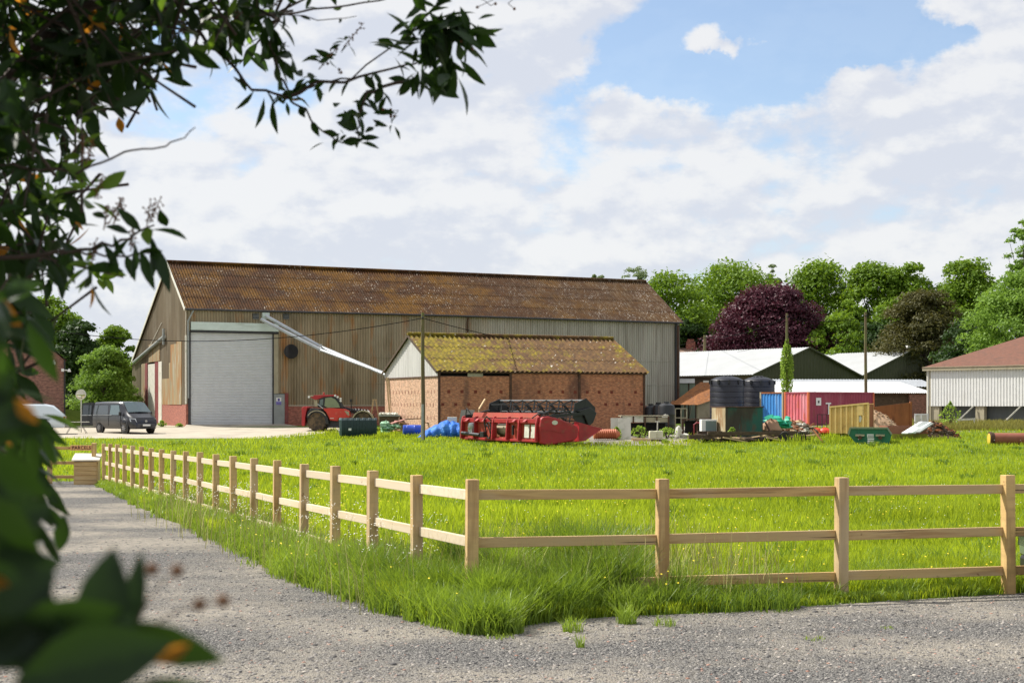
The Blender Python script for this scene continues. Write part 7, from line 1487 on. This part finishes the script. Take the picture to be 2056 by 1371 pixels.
b1.rosette(W(180, 380, Yc), 10, .07, 'laurel_new', droop=-.8); b1.rosette(W(95, 410, Yc), 9, .07, 'laurel_new', droop=-.6); [b1.rosette(W(a_, c_, Ym+.7), 8, .075, 'laurel_new', droop=-.3) for a_, c_ in ((70, 170), (40, 190), (90, 150), (30, 150), (60, 130), (110, 195), (500, 50), (40, 395), (100, 250), (230, 90), (60, 445), (205, 560))]; b1.rosette(W(190, 530, Yc), 6, .07, 'laurel_new', droop=0.)
b1.rosette(W(490, 50, Ym+.2), 7, .06, 'laurel_new', droop=-.2); b1.rosette(W(420, 15, Ym+.2), 7, .06, 'laurel_new', droop=-.2)
for (px, py, Y, L_) in ((240, 45, 4.1, .06), (152, 88, 3.9, .05), (238, 235, 4.1, .045), (182, 575, 3.2, .05), (20, 60, 3.2, .06)): b1.leaf(W(px, py, Y), (.2, 0, -1), L_, 'laurel_yellow', .5)
b1.finish('laurel_tree', 'dark glossy laurel tree overhanging the top left of the view', 'tree', (-1.95, 3.7, 0), [([(-2.0, 3.7, -.1), (-1.95, 3.7, 1.2), (-1.75, 3.75, 2.2), (-1.5, 3.8, 3.2)], .07, .03), ([(-1.75, 3.75, 2.2), (-1.2, 3.9, 2.9), (-.6, 4.1, 3.2)], .025, .008), ([(-1.9, 3.7, 1.5), (-1.5, 3.4, 2.0), (-1.2, 3.3, 2.3)], .022, .007)])
# --- near shrub, strongly out of focus in the photo (under 1.4 m)
b2 = Bush()
def big(p0, p1, Y, wr, mat='laurel', tint=.0):
    a, b_ = W(*p0, Y), W(*p1, Y); b2.leaf(a, b_-a, (b_-a).length, mat, wr, tint, (0, -1, -.2))
for (p0, p1, Y, wr) in (((185, 1330), (225, 1105), .85, .50), ((255, 1300), (282, 1110), .95, .26), ((225, 1240), (435, 1350), .85, .40), ((-20, 1300), (230, 1240), .8, .5), ((20, 1371), (330, 1290), .75, .5), ((-90, 900), (85, 1000), .95, .5), ((-140, 770), (70, 880), 1.05, .62), ((-120, 850), (30, 755), 1.0, .5),
       ((60, 1000), (100, 975), 1.3, .5), ((-80, 1100), (90, 1010), .95, .55), ((-80, 1180), (110, 1130), .9, .6), ((-60, 1371), (90, 1150), .8, .5), ((100, 1420), (60, 1180), .8, .5), ((150, 1440), (260, 1240), .8, .45), ((-90, 640), (20, 790), 1.1, .5), ((200, 1420), (420, 1400), .8, .45), ((-80, 1250), (120, 1330), .8, .6), ((-60, 980), (60, 1120), .9, .55), ((-120, 800), (60, 840), 1.0, .6)): big(p0, p1, Y, wr)
for (p0, p1, Y) in (((260, 1270), (300, 1330), .84), ((300, 1330), (380, 1300), .84), ((110, 1290), (160, 1300), .8), ((30, 800), (70, 850), 1.0), ((-20, 1150), (20, 1190), .9)): big(p0, p1, Y, .45, 'laurel_yellow', .2)
for (p0, p1, Y, wr) in (((75, 1010), (128, 1060), 1.7, .4), ((85, 1060), (112, 1130), 1.7, .36), ((95, 1000), (108, 978), 1.7, .5), ((60, 1090), (95, 1170), 1.6, .4), ((40, 1040), (95, 1090), 1.6, .5), ((130, 1030), (118, 1110), 1.8, .4), ((20, 900), (70, 980), 1.8, .3), ((60, 850), (68, 975), 1.9, .25), ((85, 860), (108, 940), 1.9, .25), ((30, 870), (20, 960), 1.9, .3)): big(p0, p1, Y, wr)
for k in range(70):
    px, py = fr_.uniform(-420, -150), fr_.uniform(640, 1400); Y = fr_.uniform(1.0, 1.8); c = W(px, py, Y)
    for q_ in range(4): b2.leaf(c + rv(.02), rv(1)+Vector((.3, 0, -.2)), fr_.uniform(.06, .09), 'laurel')
for k in range(520):  # unseen leaves left of and behind the camera, added to shade the near ones
    c = Vector((fr_.uniform(-2.6, -.8), fr_.uniform(.2, 2.3), fr_.uniform(1.9, 3.3))) if k % 2 else Vector((fr_.uniform(-2.2, -.5), fr_.uniform(-1.6, .5), fr_.uniform(.3, 3.2)))
    if c.x > -.36*c.y - .55 and c.z < 1.85 + .3*c.y + .15: continue
    e = c + rv(.08); b2.tw.tube([c - rv(.08), c, e], [.005, .004, .002], 4)
    for q_ in range(8): b2.leaf(c.lerp(e, fr_.random()) + rv(.02), rv(1)+Vector((.1, 0, -.4)), fr_.uniform(.08, .12), 'laurel')
for k in range(40):
    px, py = fr_.uniform(-60, 60), fr_.uniform(850, 960); Y = fr_.uniform(2.2, 3.2); c = W(px, py, Y); b2.tw.tube([c+Vector((-.2, 0, .1)), c], [.004, .002], 4)
    for q_ in range(5): b2.leaf(c + rv(.02), rv(.5)+Vector((.2, 0, -1.)), fr_.uniform(.07, .1), 'laurel_new' if fr_.random() < .15 else 'laurel', .26)
for k in range(22):
    px, py = fr_.uniform(-120, -50), fr_.uniform(590, 800); Y = fr_.uniform(1.4, 2.4); c = W(px, py, Y)
    for q_ in range(5): b2.leaf(c + rv(.02), rv(.8)+Vector((.2, 0, -.8)), fr_.uniform(.05, .075), fr_.choice(('laurel', 'laurel', 'laurel', 'laurel_yellow' if fr_.random() < .3 else 'laurel')), .34)
for (px, py) in ((305, 1142), (355, 1145), (400, 1213), (448, 1205)): b2.sp.blob(tuple(W(px, py, .95)), (.0045,)*3, 7, .1, px)
for a in ((300, 1300), (240, 1250)): pass
b2.tw.tube([W(-100, 1500, .9), W(120, 1330, .86), W(255, 1290, .9)], [.006, .004, .002], 5); b2.tw.tube([W(-150, 1000, 1.2), W(20, 950, 1.2), W(70, 1000, 1.5)], [.006, .004, .002], 5)
b2.tw.tube([W(255, 1290, .95), W(300, 1200, .95), W(330, 1165, .95), W(355, 1146, .95)], [.0012, .001, .0008, .0006], 4); b2.tw.tube([W(255, 1290, .95), W(350, 1230, .95), W(400, 1213, .95), W(448, 1206, .95)], [.0012, .001, .0008, .0006], 4)
b2.finish('laurel_shrub', 'out of focus dark laurel shrub close by at the lower left corner', 'shrub', (-.62, .95, 0), [([(-.65, .95, -.05), (-.55, .95, .7), (-.48, .95, 1.3), (-.5, 1.0, 1.9)], .02, .008)])
